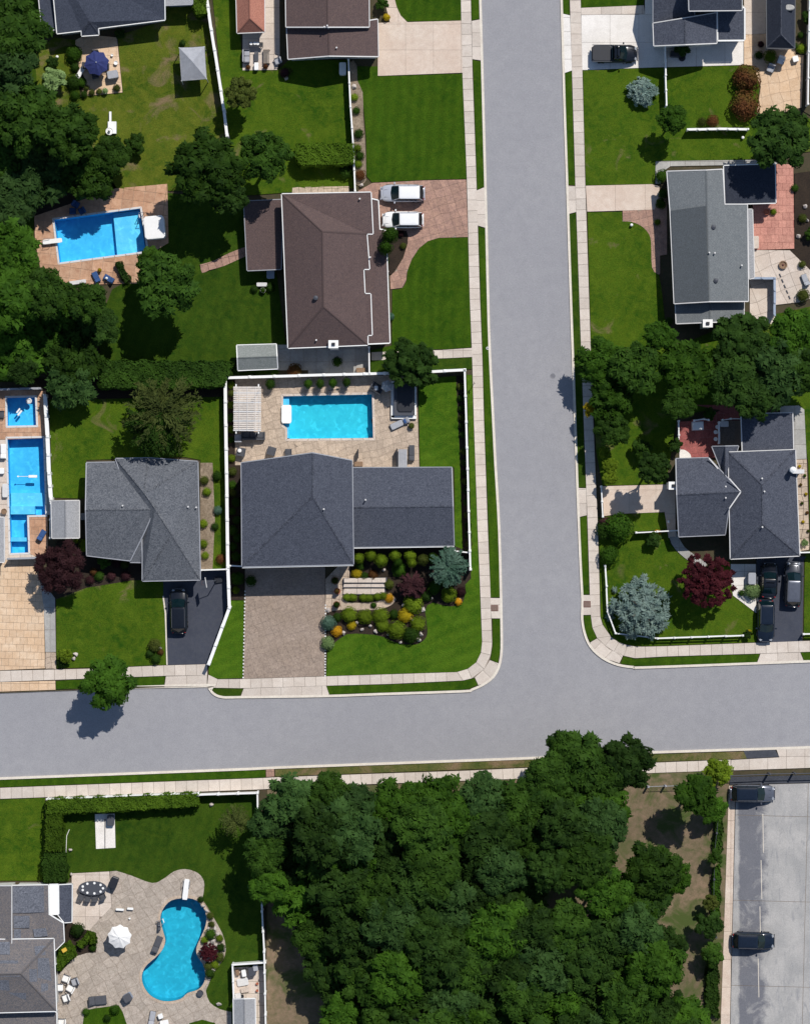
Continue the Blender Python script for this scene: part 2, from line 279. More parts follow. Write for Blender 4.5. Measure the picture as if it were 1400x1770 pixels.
# ------------------------------------------------------------------ mesh helpers
class MB:
    def __init__(s): s.v = []; s.f = []; s.uv = None
    def quad(s, *p):
        n = len(s.v); s.v += [tuple(q) for q in p]; s.f.append(tuple(range(n, n + len(p)))); return s
    def box(s, cx, cy, cz, sx, sy, sz, rz=0.0, tilt=0.0, taper=1.0):
        M = Matrix.Rotation(rz, 3, 'Z') @ Matrix.Rotation(tilt, 3, 'Y'); n = len(s.v)
        for z in (-.5, .5):
            for x, y in ((-.5, -.5), (.5, -.5), (.5, .5), (-.5, .5)):
                k = taper if z > 0 else 1
                q = M @ Vector((x * sx * k, y * sy * k, z * sz)); s.v.append((q.x + cx, q.y + cy, q.z + cz))
        for f in ((3, 2, 1, 0), (4, 5, 6, 7), (0, 1, 5, 4), (1, 2, 6, 5), (2, 3, 7, 6), (3, 0, 4, 7)): s.f.append(tuple(n + i for i in f))
        return s
    def pillow(s, cx, cy, cz, sx, sy, sz, rz=0.0, tilt=0.0, b=.2):
        """box with chamfered top edges"""
        M = Matrix.Rotation(rz, 3, 'Z') @ Matrix.Rotation(tilt, 3, 'Y'); n = len(s.v); rings = ((-.5, 1 - b * .5), (-.25, 1), (.25, 1), (.5, 1 - b))
        for z, k in rings:
            kx = 1 - (1 - k) * min(1, sy / max(sx, 1e-4)); ky = 1 - (1 - k) * min(1, sx / max(sy, 1e-4))
            for x, y in ((-.5, -.4), (-.4, -.5), (.4, -.5), (.5, -.4), (.5, .4), (.4, .5), (-.4, .5), (-.5, .4)):
                q = M @ Vector((x * sx * kx, y * sy * ky, z * sz)); s.v.append((q.x + cx, q.y + cy, q.z + cz))
        for r in range(3):
            for i in range(8): j = (i + 1) % 8; s.f.append((n + r * 8 + i, n + r * 8 + j, n + r * 8 + 8 + j, n + r * 8 + 8 + i))
        s.f.append(tuple(n + 7 - i for i in range(8))); s.f.append(tuple(n + 24 + i for i in range(8))); return s
    def tube(s, a, b, r0, r1=None, n=8):
        a = Vector(a); b = Vector(b); r1 = r0 if r1 is None else r1; d = (b - a).normalized()
        u = d.orthogonal().normalized(); w_ = d.cross(u); k = len(s.v)
        for p, r in ((a, r0), (b, r1)):
            for i in range(n):
                t = 2 * math.pi * i / n; q = p + u * (r * math.cos(t)) + w_ * (r * math.sin(t)); s.v.append(tuple(q))
        for i in range(n): j = (i + 1) % n; s.f.append((k + i, k + j, k + n + j, k + n + i))
        s.f.append(tuple(k + n - 1 - i for i in range(n))); s.f.append(tuple(k + n + i for i in range(n))); return s
    def lathe(s, cx, cy, prof, n=16, sx=1.0, sy=1.0):
        k = len(s.v)
        for r, z in prof:
            for i in range(n):
                t = 2 * math.pi * i / n; s.v.append((cx + r * sx * math.cos(t), cy + r * sy * math.sin(t), z))
        for a in range(len(prof) - 1):
            for i in range(n): j = (i + 1) % n; s.f.append((k + a * n + i, k + a * n + j, k + (a + 1) * n + j, k + (a + 1) * n + i))
        s.f.append(tuple(k + n - 1 - i for i in range(n))); m = k + (len(prof) - 1) * n; s.f.append(tuple(m + i for i in range(n))); return s
    def prism(s, loops, z0, z1):
        """loops: [outer, hole, ...] in world xy; top and sides"""
        tri = tessellate_polygon([[Vector((x, y, 0)) for x, y in L] for L in loops]); flat = [p for L in loops for p in L]
        n = len(s.v); s.v += [(x, y, z1) for x, y in flat]
        for t in tri:
            a, b, c = (flat[i] for i in t); ar = (b[0] - a[0]) * (c[1] - a[1]) - (b[1] - a[1]) * (c[0] - a[0])
            if abs(ar) < 1e-9: continue
            s.f.append(tuple(n + i for i in (t if ar > 0 else t[::-1])))
        if z0 is not None:
            for L in loops:
                m = len(s.v); c = len(L); s.v += [(x, y, z1) for x, y in L] + [(x, y, z0) for x, y in L]
                for i in range(c): j = (i + 1) % c; s.f.append((m + i, m + c + i, m + c + j, m + j))
        return s
    def build(s, name, mat, parent=None, world=False, smooth=False, **props):
        me = bpy.data.meshes.new(name); v = s.v
        if world and parent is not None:
            l = parent.location; v = [(x - l.x, y - l.y, z - l.z) for x, y, z in v]
        me.from_pydata(v, [], s.f); me.update()
        if s.uv is not None:
            ul = me.uv_layers.new(name='UVMap'); ul.data.foreach_set('uv', np.array(s.uv, dtype=np.float32).ravel())
        if smooth: me.polygons.foreach_set('use_smooth', [True] * len(me.polygons))
        me.materials.append(MT[mat]); o = bpy.data.objects.new(name, me); COL.objects.link(o)
        if parent is not None: o.parent = parent
        for k, x in props.items(): o[k] = x
        return o

def PX(pts, h=0.0): return [W(x, y, h) for x, y in pts]
def thing(name, label, cat, px, py, h=0.0, z=0.12, rz=0.0, group=None):
    o = bpy.data.objects.new(name, None); COL.objects.link(o); x, y = W(px, py, h)
    o.location = (x, y, z); o.rotation_euler = (0, 0, rz); o.empty_display_size = .3
    o['label'] = label; o['category'] = cat
    if group: o['group'] = group
    return o
def tagd(o, label, cat=None, group=None):
    o['label'] = label
    if cat: o['category'] = cat
    if group: o['group'] = group
    return o
def copy_tree(o, parent=None):
    c = o.copy(); COL.objects.link(c)
    if parent is not None: c.parent = parent
    for ch in list(o.children): copy_tree(ch, c)
    return c
def sheet(name, pts, z, mat, label=None, z0=0.0, holes=(), h=0.0):
    mb = MB().prism([PX(pts, h)] + [PX(q, h) for q in holes], z0, z); o = mb.build(name, mat); o['kind'] = 'structure'
    if label: o['label'] = label
    return o
def inside(p, poly):
    x, y = p; c = False; n = len(poly)
    for i in range(n):
        x0, y0 = poly[i]; x1, y1 = poly[i - 1]
        if (y0 > y) != (y1 > y) and x < (x1 - x0) * (y - y0) / (y1 - y0) + x0: c = not c
    return c
def clip(sub, cell):
    """Sutherland-Hodgman: subject polygon clipped by convex ccw cell"""
    out = sub
    for i in range(len(cell)):
        ax, ay = cell[i]; bx, by = cell[(i + 1) % len(cell)]; ex, ey = bx - ax, by - ay; inp = out; out = []
        if not inp: break
        f = lambda p: ex * (p[1] - ay) - ey * (p[0] - ax)
        for j in range(len(inp)):
            p, q = inp[j - 1], inp[j]; fp, fq = f(p), f(q)
            if fq >= 0:
                if fp < 0: t = fp / (fp - fq); out.append((p[0] + (q[0] - p[0]) * t, p[1] + (q[1] - p[1]) * t))
                out.append(q)
            elif fp >= 0: t = fp / (fp - fq); out.append((p[0] + (q[0] - p[0]) * t, p[1] + (q[1] - p[1]) * t))
    return out
def area(p): return .5 * sum(p[i - 1][0] * p[i][1] - p[i][0] * p[i - 1][1] for i in range(len(p)))
def pave(parent, name, pts, cw, ch, z, mat, rot=0.0, jit=0.0, gap=.03, th=.03, holes=(), stagger=False, amin=.04, zj=0.004):
    """individual slabs covering a polygon: each an object, child of parent; a hole is bridged into the outline"""
    poly = PX(pts)
    if area(poly) < 0: poly = poly[::-1]
    for hq in holes:
        hl = PX(hq)
        if area(hl) > 0: hl = hl[::-1]
        bi, bj, bd = 0, 0, 1e9
        for i, a in enumerate(poly):
            for j, b in enumerate(hl):
                d = (a[0] - b[0]) ** 2 + (a[1] - b[1]) ** 2
                if d < bd: bi, bj, bd = i, j, d
        poly = poly[:bi + 1] + hl[bj:] + hl[:bj + 1] + poly[bi:]
    c, s_ = math.cos(rot), math.sin(rot)
    L = [(x * c + y * s_, -x * s_ + y * c) for x, y in poly]
    x0, x1 = min(p[0] for p in L), max(p[0] for p in L); y0, y1 = min(p[1] for p in L), max(p[1] for p in L)
    nx, ny = int((x1 - x0) / cw) + 2, int((y1 - y0) / ch) + 2; rnd = random.Random(int(abs(x0 * 31 + y0 * 17)))
    G = {}
    for j in range(ny + 1):
        for i in range(-1, nx + 1):
            G[i, j] = (x0 + i * cw + (cw * .5 if stagger and j % 2 else 0) + rnd.uniform(-jit, jit) * cw, y0 + j * ch + rnd.uniform(-jit, jit) * ch)
    def cellp(i, j):
        if stagger and not jit:
            bx = x0 + i * cw + (cw * .5 if j % 2 else 0); by = y0 + j * ch
            return [(bx, by), (bx + cw, by), (bx + cw, by + ch), (bx, by + ch)]
        return [G[i, j], G[i + 1, j], G[i + 1, j + 1], G[i, j + 1]]
    n = 0
    for j in range(ny):
        for i in range(-1, nx):
            q = cellp(i, j); mx = sum(p[0] for p in q) / 4; my = sum(p[1] for p in q) / 4
            q = [(mx + (p[0] - mx) * (1 - gap / cw), my + (p[1] - my) * (1 - gap / ch)) for p in q]
            r = clip(L, q)
            if len(r) < 3 or abs(area(r)) < amin: continue
            r = [(x * c - y * s_, x * s_ + y * c) for x, y in r]
            rr = [r[0]]
            for p in r[1:]:
                if (p[0] - rr[-1][0]) ** 2 + (p[1] - rr[-1][1]) ** 2 > 1e-5: rr.append(p)
            if len(rr) < 3: continue
            zz = z + rnd.uniform(-zj, zj)
            MB().prism([rr], zz - th, zz).build(name, mat, parent); n += 1
    return n
def offset(pl, d):
    out = []
    for i, p in enumerate(pl):
        a = pl[max(0, i - 1)]; b = pl[min(len(pl) - 1, i + 1)]; dx, dy = b[0] - a[0], b[1] - a[1]; l = math.hypot(dx, dy) or 1
        out.append((p[0] - dy / l * d, p[1] + dx / l * d))
    return out
def resample(pl, step=None, n=None):
    d = [0]
    for i in range(1, len(pl)): d.append(d[-1] + math.hypot(pl[i][0] - pl[i - 1][0], pl[i][1] - pl[i - 1][1]))
    n = n or max(1, round(d[-1] / step)); out = []; k = 0
    for i in range(n + 1):
        t = d[-1] * i / n
        while k < len(d) - 2 and d[k + 1] < t: k += 1
        f = (t - d[k]) / ((d[k + 1] - d[k]) or 1); out.append((pl[k][0] + (pl[k + 1][0] - pl[k][0]) * f, pl[k][1] + (pl[k + 1][1] - pl[k][1]) * f))
    return out
def smooth_pl(pl, n=4, closed=False):
    P = list(pl); out = []; N = len(P); rng = range(N) if closed else range(N - 1)
    for i in rng:
        p0 = P[i - 1] if (i > 0 or closed) else P[0]; p1 = P[i]; p2 = P[(i + 1) % N]; p3 = P[(i + 2) % N] if (i + 2 < N or closed) else P[-1]
        for k in range(n):
            t = k / n
            out.append(tuple(.5 * (2 * p1[a] + (p2[a] - p0[a]) * t + (2 * p0[a] - 5 * p1[a] + 4 * p2[a] - p3[a]) * t * t + (3 * p1[a] - p0[a] - 3 * p2[a] + p3[a]) * t ** 3) for a in (0, 1)))
    if not closed: out.append(P[-1])
    return out
def sidewalk(label, A, B, mat='concrete', step=19.0, z=.14, name='sidewalk'):
    """A, B: the two edges in photo pixels; slabs laid between them"""
    n = max(1, round(sum(math.hypot(A[i][0] - A[i - 1][0], A[i][1] - A[i - 1][1]) for i in range(1, len(A))) / step))
    a = PX(resample(A, n=n)); bb = PX(resample(B, n=600)); b = []; k = 0
    for i, p in enumerate(a):
        if i == n: b.append(bb[-1]); break
        if i == 0: b.append(bb[0]); continue
        q = a[i - 1]; r_ = a[i + 1]; tx, ty = r_[0] - q[0], r_[1] - q[1]; best = min(range(k, len(bb)), key=lambda j: abs((bb[j][0] - p[0]) * tx + (bb[j][1] - p[1]) * ty) + .15 * math.hypot(bb[j][0] - p[0], bb[j][1] - p[1]))
        k = best; b.append(bb[best])
    base = sheet(name, A + B[::-1], z - .03, 'joint', label); 
    for i in range(n):
        q = [a[i], a[i + 1], b[i + 1], b[i]]; mx = sum(p[0] for p in q) / 4; my = sum(p[1] for p in q) / 4
        ln = math.hypot(a[i + 1][0] - a[i][0], a[i + 1][1] - a[i][1]); k = 1 - .035 / max(ln, .3)
        ux, uy = a[i + 1][0] - a[i][0], a[i + 1][1] - a[i][1]; l = math.hypot(ux, uy) or 1; ux /= l; uy /= l; q2 = []
        for p in q:
            dx, dy = p[0] - mx, p[1] - my; al = dx * ux + dy * uy; q2.append((mx + dx - al * ux * (1 - k), my + dy - al * uy * (1 - k)))
        zz = z + random.uniform(-.003, .004)
        MB().prism([q2], zz - .03, zz).build('slab', mat, base)
    return base
def kerb(label, pl, w_=.26, z=.15, side=1):
    a = PX(pl); b = offset(a, w_ * side)
    o = MB().prism([a + b[::-1]], 0, z).build('kerb', 'kerb'); o['kind'] = 'structure'; o['label'] = label; return o

# ------------------------------------------------------------------ pools (outlines in photo pixels)
POOL_MAIN = [(490, 685), (643, 682), (645, 757), (497, 758.5), (497, 740), (490, 735)]
POOL_NW = [(94.6, 380), (243, 360.5), (254.6, 434), (104, 454)]
POOL_W1 = [(13.4, 688), (61.5, 687), (63.5, 735), (14.5, 736)]
POOL_W2 = [(14, 758), (75.5, 757), (79.5, 890), (48, 890.6), (50, 955), (19.6, 956)]
POOL_SW = smooth_pl([(321, 1552), (339, 1555.5), (352, 1568), (357.5, 1586), (354.5, 1604), (346, 1623), (340, 1639), (342, 1653), (351, 1666), (355.5, 1683), (353, 1698), (343, 1710), (325, 1716), (314, 1725.5),
                     (297, 1730), (278, 1729), (260, 1719.5), (249, 1703.5), (246, 1686), (253, 1669.5), (269, 1655), (281.5, 1641), (286.5, 1625), (281.5, 1605), (278, 1586), (283.5, 1569.5), (297, 1556)], 3, True)
POOLS = [POOL_MAIN, POOL_NW, POOL_W1, POOL_W2, POOL_SW]
g = 420
MB().prism([[(-g, -g), (g, -g), (g, g), (-g, g)]] + [PX(q) for q in POOLS], None, 0.0).build('ground', 'soil', kind='structure', label='bare soil and thin turf under the whole neighbourhood')

# ------------------------------------------------------------------ roads
north_edge = [(-300, 1209), (0, 1198), (135, 1193), (356, 1186), (360, 1190), (369, 1201), (385, 1207), (417, 1207), (566, 1205), (649, 1202), (798, 1197), (816, 1194), (841, 1182), (859, 1164), (868, 1133), (868.5, 1074), (864.8, 920), (858, 800), (854, 720), (848, 600), (845, 500), (842, 370), (837, 180), (832, 0), (825, -250)]
east_edge = [(961, -250), (968, 0), (973, 180), (977, 300), (983.5, 500), (987, 600), (991.2, 720), (996, 860), (1001, 980), (1004, 1037), (1003.5, 1070), (1008.5, 1097), (1019, 1119.5), (1040, 1139), (1067, 1151), (1094, 1155), (1121, 1155.5), (1400, 1145), (1700, 1134)]
south_edge = [(1700, 1280), (1400, 1289.5), (1123, 1298.4), (936, 1307.5), (480, 1324.5), (430, 1327), (0, 1343.5), (-300, 1354)]
sheet('road', north_edge + east_edge + south_edge, .02, 'asphalt', 'grey asphalt street junction with a side street running north')
kerb('pale concrete kerb along the north and west sides of the streets', smooth_pl(north_edge, 3))
kerb('pale concrete kerb round the corner east of the side street', smooth_pl(east_edge, 3))
kerb('pale concrete kerb along the south side of the cross street', south_edge)
# manholes in the asphalt
for px, py, lab in ((955, 650, 'round iron manhole cover in the side street asphalt'),):
    t = thing('manhole_cover', lab, 'manhole cover', px, py, z=.02)
    MB().lathe(0, 0, [(.34, 0), (.34, .008)], 24).build('ring', 'asphalt', t); MB().lathe(0, 0, [(.29, 0), (.28, .012)], 24).build('lid', 'lot_dark', t)

# ------------------------------------------------------------------ sidewalks
sidewalk('pale slab sidewalk along the west side of the side street', [(790, -150), (796.5, 0), (799, 126), (806.5, 300), (812, 520), (816, 620), (818.6, 720), (825.5, 920), (829, 1000), (833.5, 1118), (829, 1137), (819, 1150), (805, 1158), (790, 1161.5)],
         [(807, -150), (813.5, 0), (816.5, 126), (822.8, 300), (829.5, 520), (833.5, 620), (836, 720), (843, 920), (846.5, 1000), (850.5, 1117), (846, 1141), (836, 1157), (820.5, 1171), (800, 1176)])
sidewalk('pale slab sidewalk below the corner lawn and paver driveway', [(790, 1161.7), (563.5, 1169), (421, 1173.5), (377, 1174), (366, 1171), (360.5, 1166)],
         [(800, 1176), (674, 1182), (564, 1185), (421, 1189.5), (362, 1188.5), (358.5, 1186.5)])
sidewalk('pale slab sidewalk before the grey hip roofed house', [(359, 1148), (285.6, 1150), (153.6, 1155.8), (0, 1159.5), (-150, 1165)], [(359, 1167), (285.6, 1168), (149, 1173), (0, 1178.5), (-150, 1184)])
sidewalk('pale slab sidewalk along the east side of the side street', [(978, -150), (984.5, 0), (988, 120), (994, 320), (1003.4, 590), (1008, 720), (1013, 850), (1014.5, 890), (1019, 1028), (1020.5, 1063), (1023.5, 1085), (1031.6, 1102.5)],
         [(996, -150), (1003, 0), (1006, 120), (1011, 320), (1020, 590), (1024.5, 720), (1030, 850), (1032, 890), (1036, 1028), (1036.5, 1064), (1041.5, 1082), (1055, 1100)])
sidewalk('pale slab sidewalk bending round the blue spruce corner', [(1031.6, 1102.5), (1052, 1122), (1076, 1133), (1096, 1137.5), (1148, 1134.5), (1312, 1129.5), (1550, 1121)],
         [(1055, 1100), (1064, 1108), (1076, 1113.5), (1100, 1118), (1148, 1117), (1305, 1111), (1550, 1102)])
sidewalk('pale slab sidewalk south of the cross street by the clipped hedge', [(-150, 1367), (0, 1361.7), (456, 1344.6), (474, 1343.5)], [(-150, 1386), (0, 1380.6), (456, 1364), (474, 1362.5)])
sidewalk('pale slab sidewalk along the edge of the woods', [(474, 1343.5), (642, 1337.5), (809, 1332), (892, 1328), (1123, 1318.5), (1262, 1313)], [(474, 1362), (642, 1355), (809, 1349), (892, 1346), (1123, 1336), (1262, 1331)])
# corner ramps and aprons reaching the kerb
def apron(label, pts, mat='concrete', cw=1.5, ch=1.5, rot=0.0):
    b = sheet('apron', pts, .105, 'joint', label); pave(b, 'slab', pts, cw, ch, .135, mat, rot, gap=.03); return b
apron('concrete corner ramp where both sidewalks meet the kerb', [(846.5, 1141), (861.5, 1146.5), (857, 1162), (840, 1180), (826.5, 1184), (820.5, 1171), (836, 1157)], rot=.8)
apron('concrete apron of the wide northern driveway', [(815, 36.5), (829, 34), (833, 105), (816.3, 102.5)])
apron('concrete apron before the two parked white cars', [(823.5, 329.5), (839, 323), (843, 395), (825.5, 390)])
apron('concrete slab round the storm drain west of the street', [(847, 1033.5), (866, 1034), (866.5, 1069), (849.5, 1069)])
apron('concrete apron of the main brown paver driveway', [(421.8, 1190), (564, 1185.3), (569, 1200), (564, 1204), (416, 1205.5)], cw=2.2)
apron('concrete apron below the black asphalt driveway', [(287.5, 1169), (358.5, 1167.2), (358, 1185.5), (285, 1187.3)], cw=2.4)
apron('white concrete apron of the pickup driveway', [(972.5, 24), (984.8, 27), (988, 122), (975.2, 126.5)], 'white_concrete')
apron('concrete apron of the driveway by the green grey roof', [(980.5, 320.5), (993.8, 321.5), (995.3, 366.5), (982.4, 370)])
apron('concrete apron of the tree shaded driveway', [(998, 843.5), (1012.5, 844), (1013.5, 890.5), (999.5, 894)])
apron('concrete slab round the storm drain east of the street', [(1005.5, 1028.5), (1019, 1028.5), (1020.5, 1062.5), (1005.5, 1063)])
apron('concrete corner ramp beside the blue spruce', [(1019.5, 1110.5), (1031.5, 1103.5), (1052, 1122), (1076, 1133), (1070, 1146), (1044, 1138), (1022, 1119)], rot=.8)
apron('concrete apron of the three car asphalt driveway', [(1313.5, 1130), (1382, 1127.6), (1388, 1142), (1308, 1144.5)], cw=2.2)
apron('concrete apron of the parking lot entrance', [(1263, 1313.5), (1346, 1309), (1340, 1292), (1550, 1287), (1550, 1322), (1262, 1331.5)], cw=2.0)
apron('tan tiled apron of the wide western driveway', [(-60, 1181), (96.5, 1176.5), (97, 1192), (-60, 1197.5)], 'tan_tile', 1.0, 1.0)
apron('small brick landing at the start of the woods', [(460, 1327), (474, 1326.5), (474.5, 1342), (460.5, 1343)], 'paver_pink', .6, .6)

# ------------------------------------------------------------------ lawns and verges
def lawn(label, pts, mat='lawn_a', z=.12, holes=(), name='lawn'): return sheet(name, pts, z, mat, label, 0.0, holes)
V = 'verge'
lawn('grass verge at the top of the west sidewalk', [(806, -150), (823, -150), (828, 33), (815.5, 35)], 'lawn_a', name=V)
lawn('grass verge between two western driveways', [(817, 104), (832.5, 107), (838.5, 322), (824.5, 328)], 'lawn_a', name=V)
lawn('long grass verge from the pink driveway to the storm drain', [(826.5, 391.5), (841.5, 397), (847.5, 600), (853.5, 720), (864, 920), (865.5, 1032.5), (847.8, 1032.5), (844.5, 920), (837, 720), (834.5, 620), (830.5, 520)], 'lawn_a', name=V)
lawn('short grass verge at the street corner', [(851, 1070), (864.2, 1070), (864.5, 1126), (860, 1145.5), (847.5, 1140), (851.3, 1116)], 'lawn_a', name=V)
lawn('grass verge below the corner lawn', [(564.5, 1186), (674, 1183), (800, 1177), (820, 1172), (825.5, 1183.5), (812, 1190), (796, 1192.5), (569.5, 1200)], 'lawn_a', name=V)
lawn('tiny curved verge at the paver driveway', [(362, 1189.5), (421, 1190.3), (415, 1203.5), (386, 1204), (372, 1198.5)], 'lawn_d', name=V)
lawn('grass verge under the round street tree', [(97.5, 1177), (149, 1174), (286.5, 1169), (284, 1185.3), (226, 1188), (97.5, 1191.5)], 'lawn_a', name=V)
lawn('grass verge at the top of the east sidewalk', [(963, -150), (978, -150), (984, 26), (972, 23)], 'lawn_a', name=V)
lawn('grass verge beside the spruce lawn', [(975, 127.5), (987.3, 123), (993.2, 320.5), (981, 319)], 'lawn_a', name=V)
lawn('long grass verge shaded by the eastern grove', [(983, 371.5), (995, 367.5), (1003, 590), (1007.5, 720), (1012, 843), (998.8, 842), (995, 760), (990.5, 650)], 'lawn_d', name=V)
lawn('grass verge north of the eastern storm drain', [(1000.5, 895), (1013.5, 891.5), (1018, 1027.5), (1006.5, 1027.5)], 'lawn_a', name=V)
lawn('curved verge wedge by the spruce corner', [(1007.8, 1064), (1020, 1063.7), (1023, 1085), (1031, 1102.4), (1020, 1109.5), (1011, 1092)], 'lawn_a', name=V)
lawn('grass verge below the white rail fence', [(1072, 1147), (1077, 1134.2), (1096, 1138.6), (1148, 1135.8), (1312, 1130.5), (1307.5, 1144.5), (1121, 1151), (1094, 1150.5)], 'lawn_a', name=V)
lawn('grass verge at the eastern frame edge', [(1383, 1127.8), (1550, 1122), (1550, 1135), (1389, 1141.5)], 'lawn_a', name=V)
lawn('grass verge along the clipped hedge frontage', [(-150, 1353.5), (0, 1348.5), (459.5, 1331), (459.5, 1343.5), (0, 1360.5), (-150, 1366)], 'lawn_a', name=V)
lawn('worn verge in front of the woods', [(476, 1330), (936, 1312.5), (1120, 1304), (1300, 1298.5), (1290, 1311), (1123, 1317), (892, 1326.5), (476, 1342)], 'lawn_dry', name=V)
sheet(V, [(1284, 1297.5), (1338, 1294.5), (1345.5, 1308), (1290, 1311)], .122, 'slate_and_shade', 'dark patched strip in the verge by the lot')

BED = [(804, 1010), (804, 1023), (799, 1042), (782, 1048), (764, 1046), (749, 1041), (738.6, 1046), (734.7, 1056), (737, 1074), (738.6, 1095), (733, 1106), (720.6, 1113.5), (700, 1114), (679, 1109), (664, 1101), (646, 1097), (617, 1095), (600, 1096), (587, 1104), (574, 1115), (566, 1126)]
BEDS = smooth_pl(BED, 3)
lawn('bright mown corner lawn curling round the shrub bed', BEDS + [(564.5, 1168.5), (790, 1161), (805, 1157), (818.5, 1149.5), (828.5, 1136), (832.8, 1118), (828.2, 1000), (824.8, 920), (818, 720), (815.5, 648), (806.5, 648), (811, 800), (815, 985), (812, 1000)], 'lawn_c')
lawn('small lawn above the wide northern driveway', smooth_pl([(704, 37.5), (692.5, 27), (686, 13), (683, 0), (680, -60)], 2) + [(793, -60), (796, 0), (797, 35.5)], 'lawn_a')
lawn('square dark green lawn south of the concrete driveway', [(653, 132.5), (799, 127.5), (806, 309), (735, 311), (643, 315.5), (634, 305), (633, 240), (627, 165), (618, 140), (616, 115), (653, 115)], 'lawn_a')
L3 = smooth_pl([(809, 410.5), (758, 412), (740, 417.5), (724.5, 430), (712, 449), (704, 471), (702.5, 485), (695.5, 498), (678, 501)], 3)
lawn('striped lawn beside the curved pink driveway', L3 + [(677.5, 597), (640, 606), (655, 618), (735, 604), (771, 603.7), (814, 600.5)], 'lawn_a')
lawn('narrow lawn between the white fence and path', [(641, 622), (771, 620), (815.5, 618), (816, 638), (641, 645)], 'lawn_d')
lawn('long back lawn between the two vinyl fences', [(362, -60), (410, -60), (419, 122), (480, 122), (500, 104), (605, 104), (612, 325), (510, 332), (398, 340), (398, 240), (388, 185)], 'lawn_b')
lawn('patchy lawn round the white canopy', [(140, 168), (213, 161), (204, 62), (284, 36), (286, -60), (355, -60), (365, 52), (386, 186), (392, 330), (300, 330), (200, 330), (130, 200), (70, 200), (60, 90), (95, 65), (135, 70), (130, 100)], 'lawn_worn')
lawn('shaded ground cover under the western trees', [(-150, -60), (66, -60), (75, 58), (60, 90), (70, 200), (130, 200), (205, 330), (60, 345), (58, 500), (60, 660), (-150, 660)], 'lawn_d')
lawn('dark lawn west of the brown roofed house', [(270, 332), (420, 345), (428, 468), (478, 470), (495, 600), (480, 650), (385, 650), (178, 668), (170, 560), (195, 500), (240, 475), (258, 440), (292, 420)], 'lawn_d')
lawn('lawn round the wispy tree above the grey roof', [(86, 690), (180, 690), (385, 684), (389, 800), (391, 985), (347, 985), (347, 795), (320, 790), (150, 795), (148, 862), (91, 860), (88, 750)], 'lawn_b')
lawn('front lawn between the tan driveway and the black driveway', [(98, 1036), (150, 1014), (230, 1003), (247, 1000), (283, 1000), (285.5, 1060), (288.5, 1149), (227, 1151.5), (98.5, 1155)], 'lawn_b')
lawn('wedge of lawn beside the diagonal white fence', [(398, 1038), (422, 1038), (420.3, 1172), (378, 1173), (366.5, 1170), (361.5, 1165), (361.5, 1148), (397.5, 1053)], 'lawn_c')
lawn('inner lawn east of the turquoise pool', [(723, 655), (788, 650), (800, 650), (806, 780), (811, 955), (786, 955), (785, 808), (726, 808)], 'lawn_c')
lawn('sliver of lawn above the pickup driveway', [(1003.5, -60), (1112, -60), (1112, 9), (1003.5, 13.5)], 'lawn_a')
lawn('large lawn round the small blue spruce and rail fence', [(1007, 122), (1108, 118), (1284, 113.5), (1300, 114), (1312, 150), (1306, 200), (1400, 205), (1400, 262), (1288, 276), (1133, 278.5), (1130.5, 318), (1012, 320.5), (1008.5, 200)], 'lawn_b')
L4 = smooth_pl([(1075.5, 383), (1091.4, 384), (1108, 391), (1120, 403.5), (1124.6, 419), (1126.4, 463), (1138, 475)], 3)
lawn('plain lawn west of the green grey roof', [(1015, 367.5), (1074.5, 366)] + L4 + [(1143, 500), (1150, 570), (1165, 600), (1021, 600)], 'lawn_b')
lawn('deep shade lawn under the eastern grove', [(1021, 601), (1165, 601), (1260, 560), (1400, 530), (1400, 700), (1240, 705), (1170, 720), (1150, 837), (1041, 839), (1030, 780)], 'lawn_b')
lawn('grass strip east of the slate roofed house', [(1380, 700), (1550, 700), (1550, 1100), (1388, 1106), (1390, 960), (1400, 950), (1396, 800)], 'lawn_b')
lawn('small lawn between driveway and short rail fence', [(1044, 893), (1073, 888.5), (1147, 885.5), (1154, 915), (1098, 919), (1048, 930), (1034, 925), (1033, 895)], 'lawn_b')
lawn('corner lawn holding the blue spruce and red maple', [(1035, 927), (1048, 932), (1100, 920.5), (1152, 919.5), (1158, 940), (1172, 957), (1190, 971), (1215, 985), (1240, 970), (1262, 970), (1262, 1000), (1266, 1030), (1306, 1060.5), (1307, 1110), (1148, 1116), (1100, 1117), (1076.5, 1112.5), (1065, 1107), (1056, 1099), (1042.3, 1081), (1037.5, 1064), (1037, 1028)], 'lawn_b')
lawn('lawn left of the clipped hedge', [(-150, 1388), (79, 1379), (75, 1522), (-150, 1522)], 'lawn_b')
PATIO_SW = smooth_pl([(202, 1505), (226, 1512.5), (264, 1526), (284.5, 1517.7), (302, 1505.7), (322, 1502), (343, 1509), (353, 1523), (353, 1540), (350, 1553)], 3) + smooth_pl([(352, 1560), (377, 1598), (389, 1625.7), (389, 1653), (370, 1680.5), (358, 1708), (357, 1715), (363, 1732), (380.5, 1744), (401, 1749)], 2)
lawn('dark back lawn wrapping the peanut shaped pool patio', [(82, 1379), (446, 1370.5), (457, 1640), (460, 1800), (401, 1800)] + PATIO_SW[::-1] + [(124, 1509), (118, 1526), (74, 1526)], 'lawn_d')

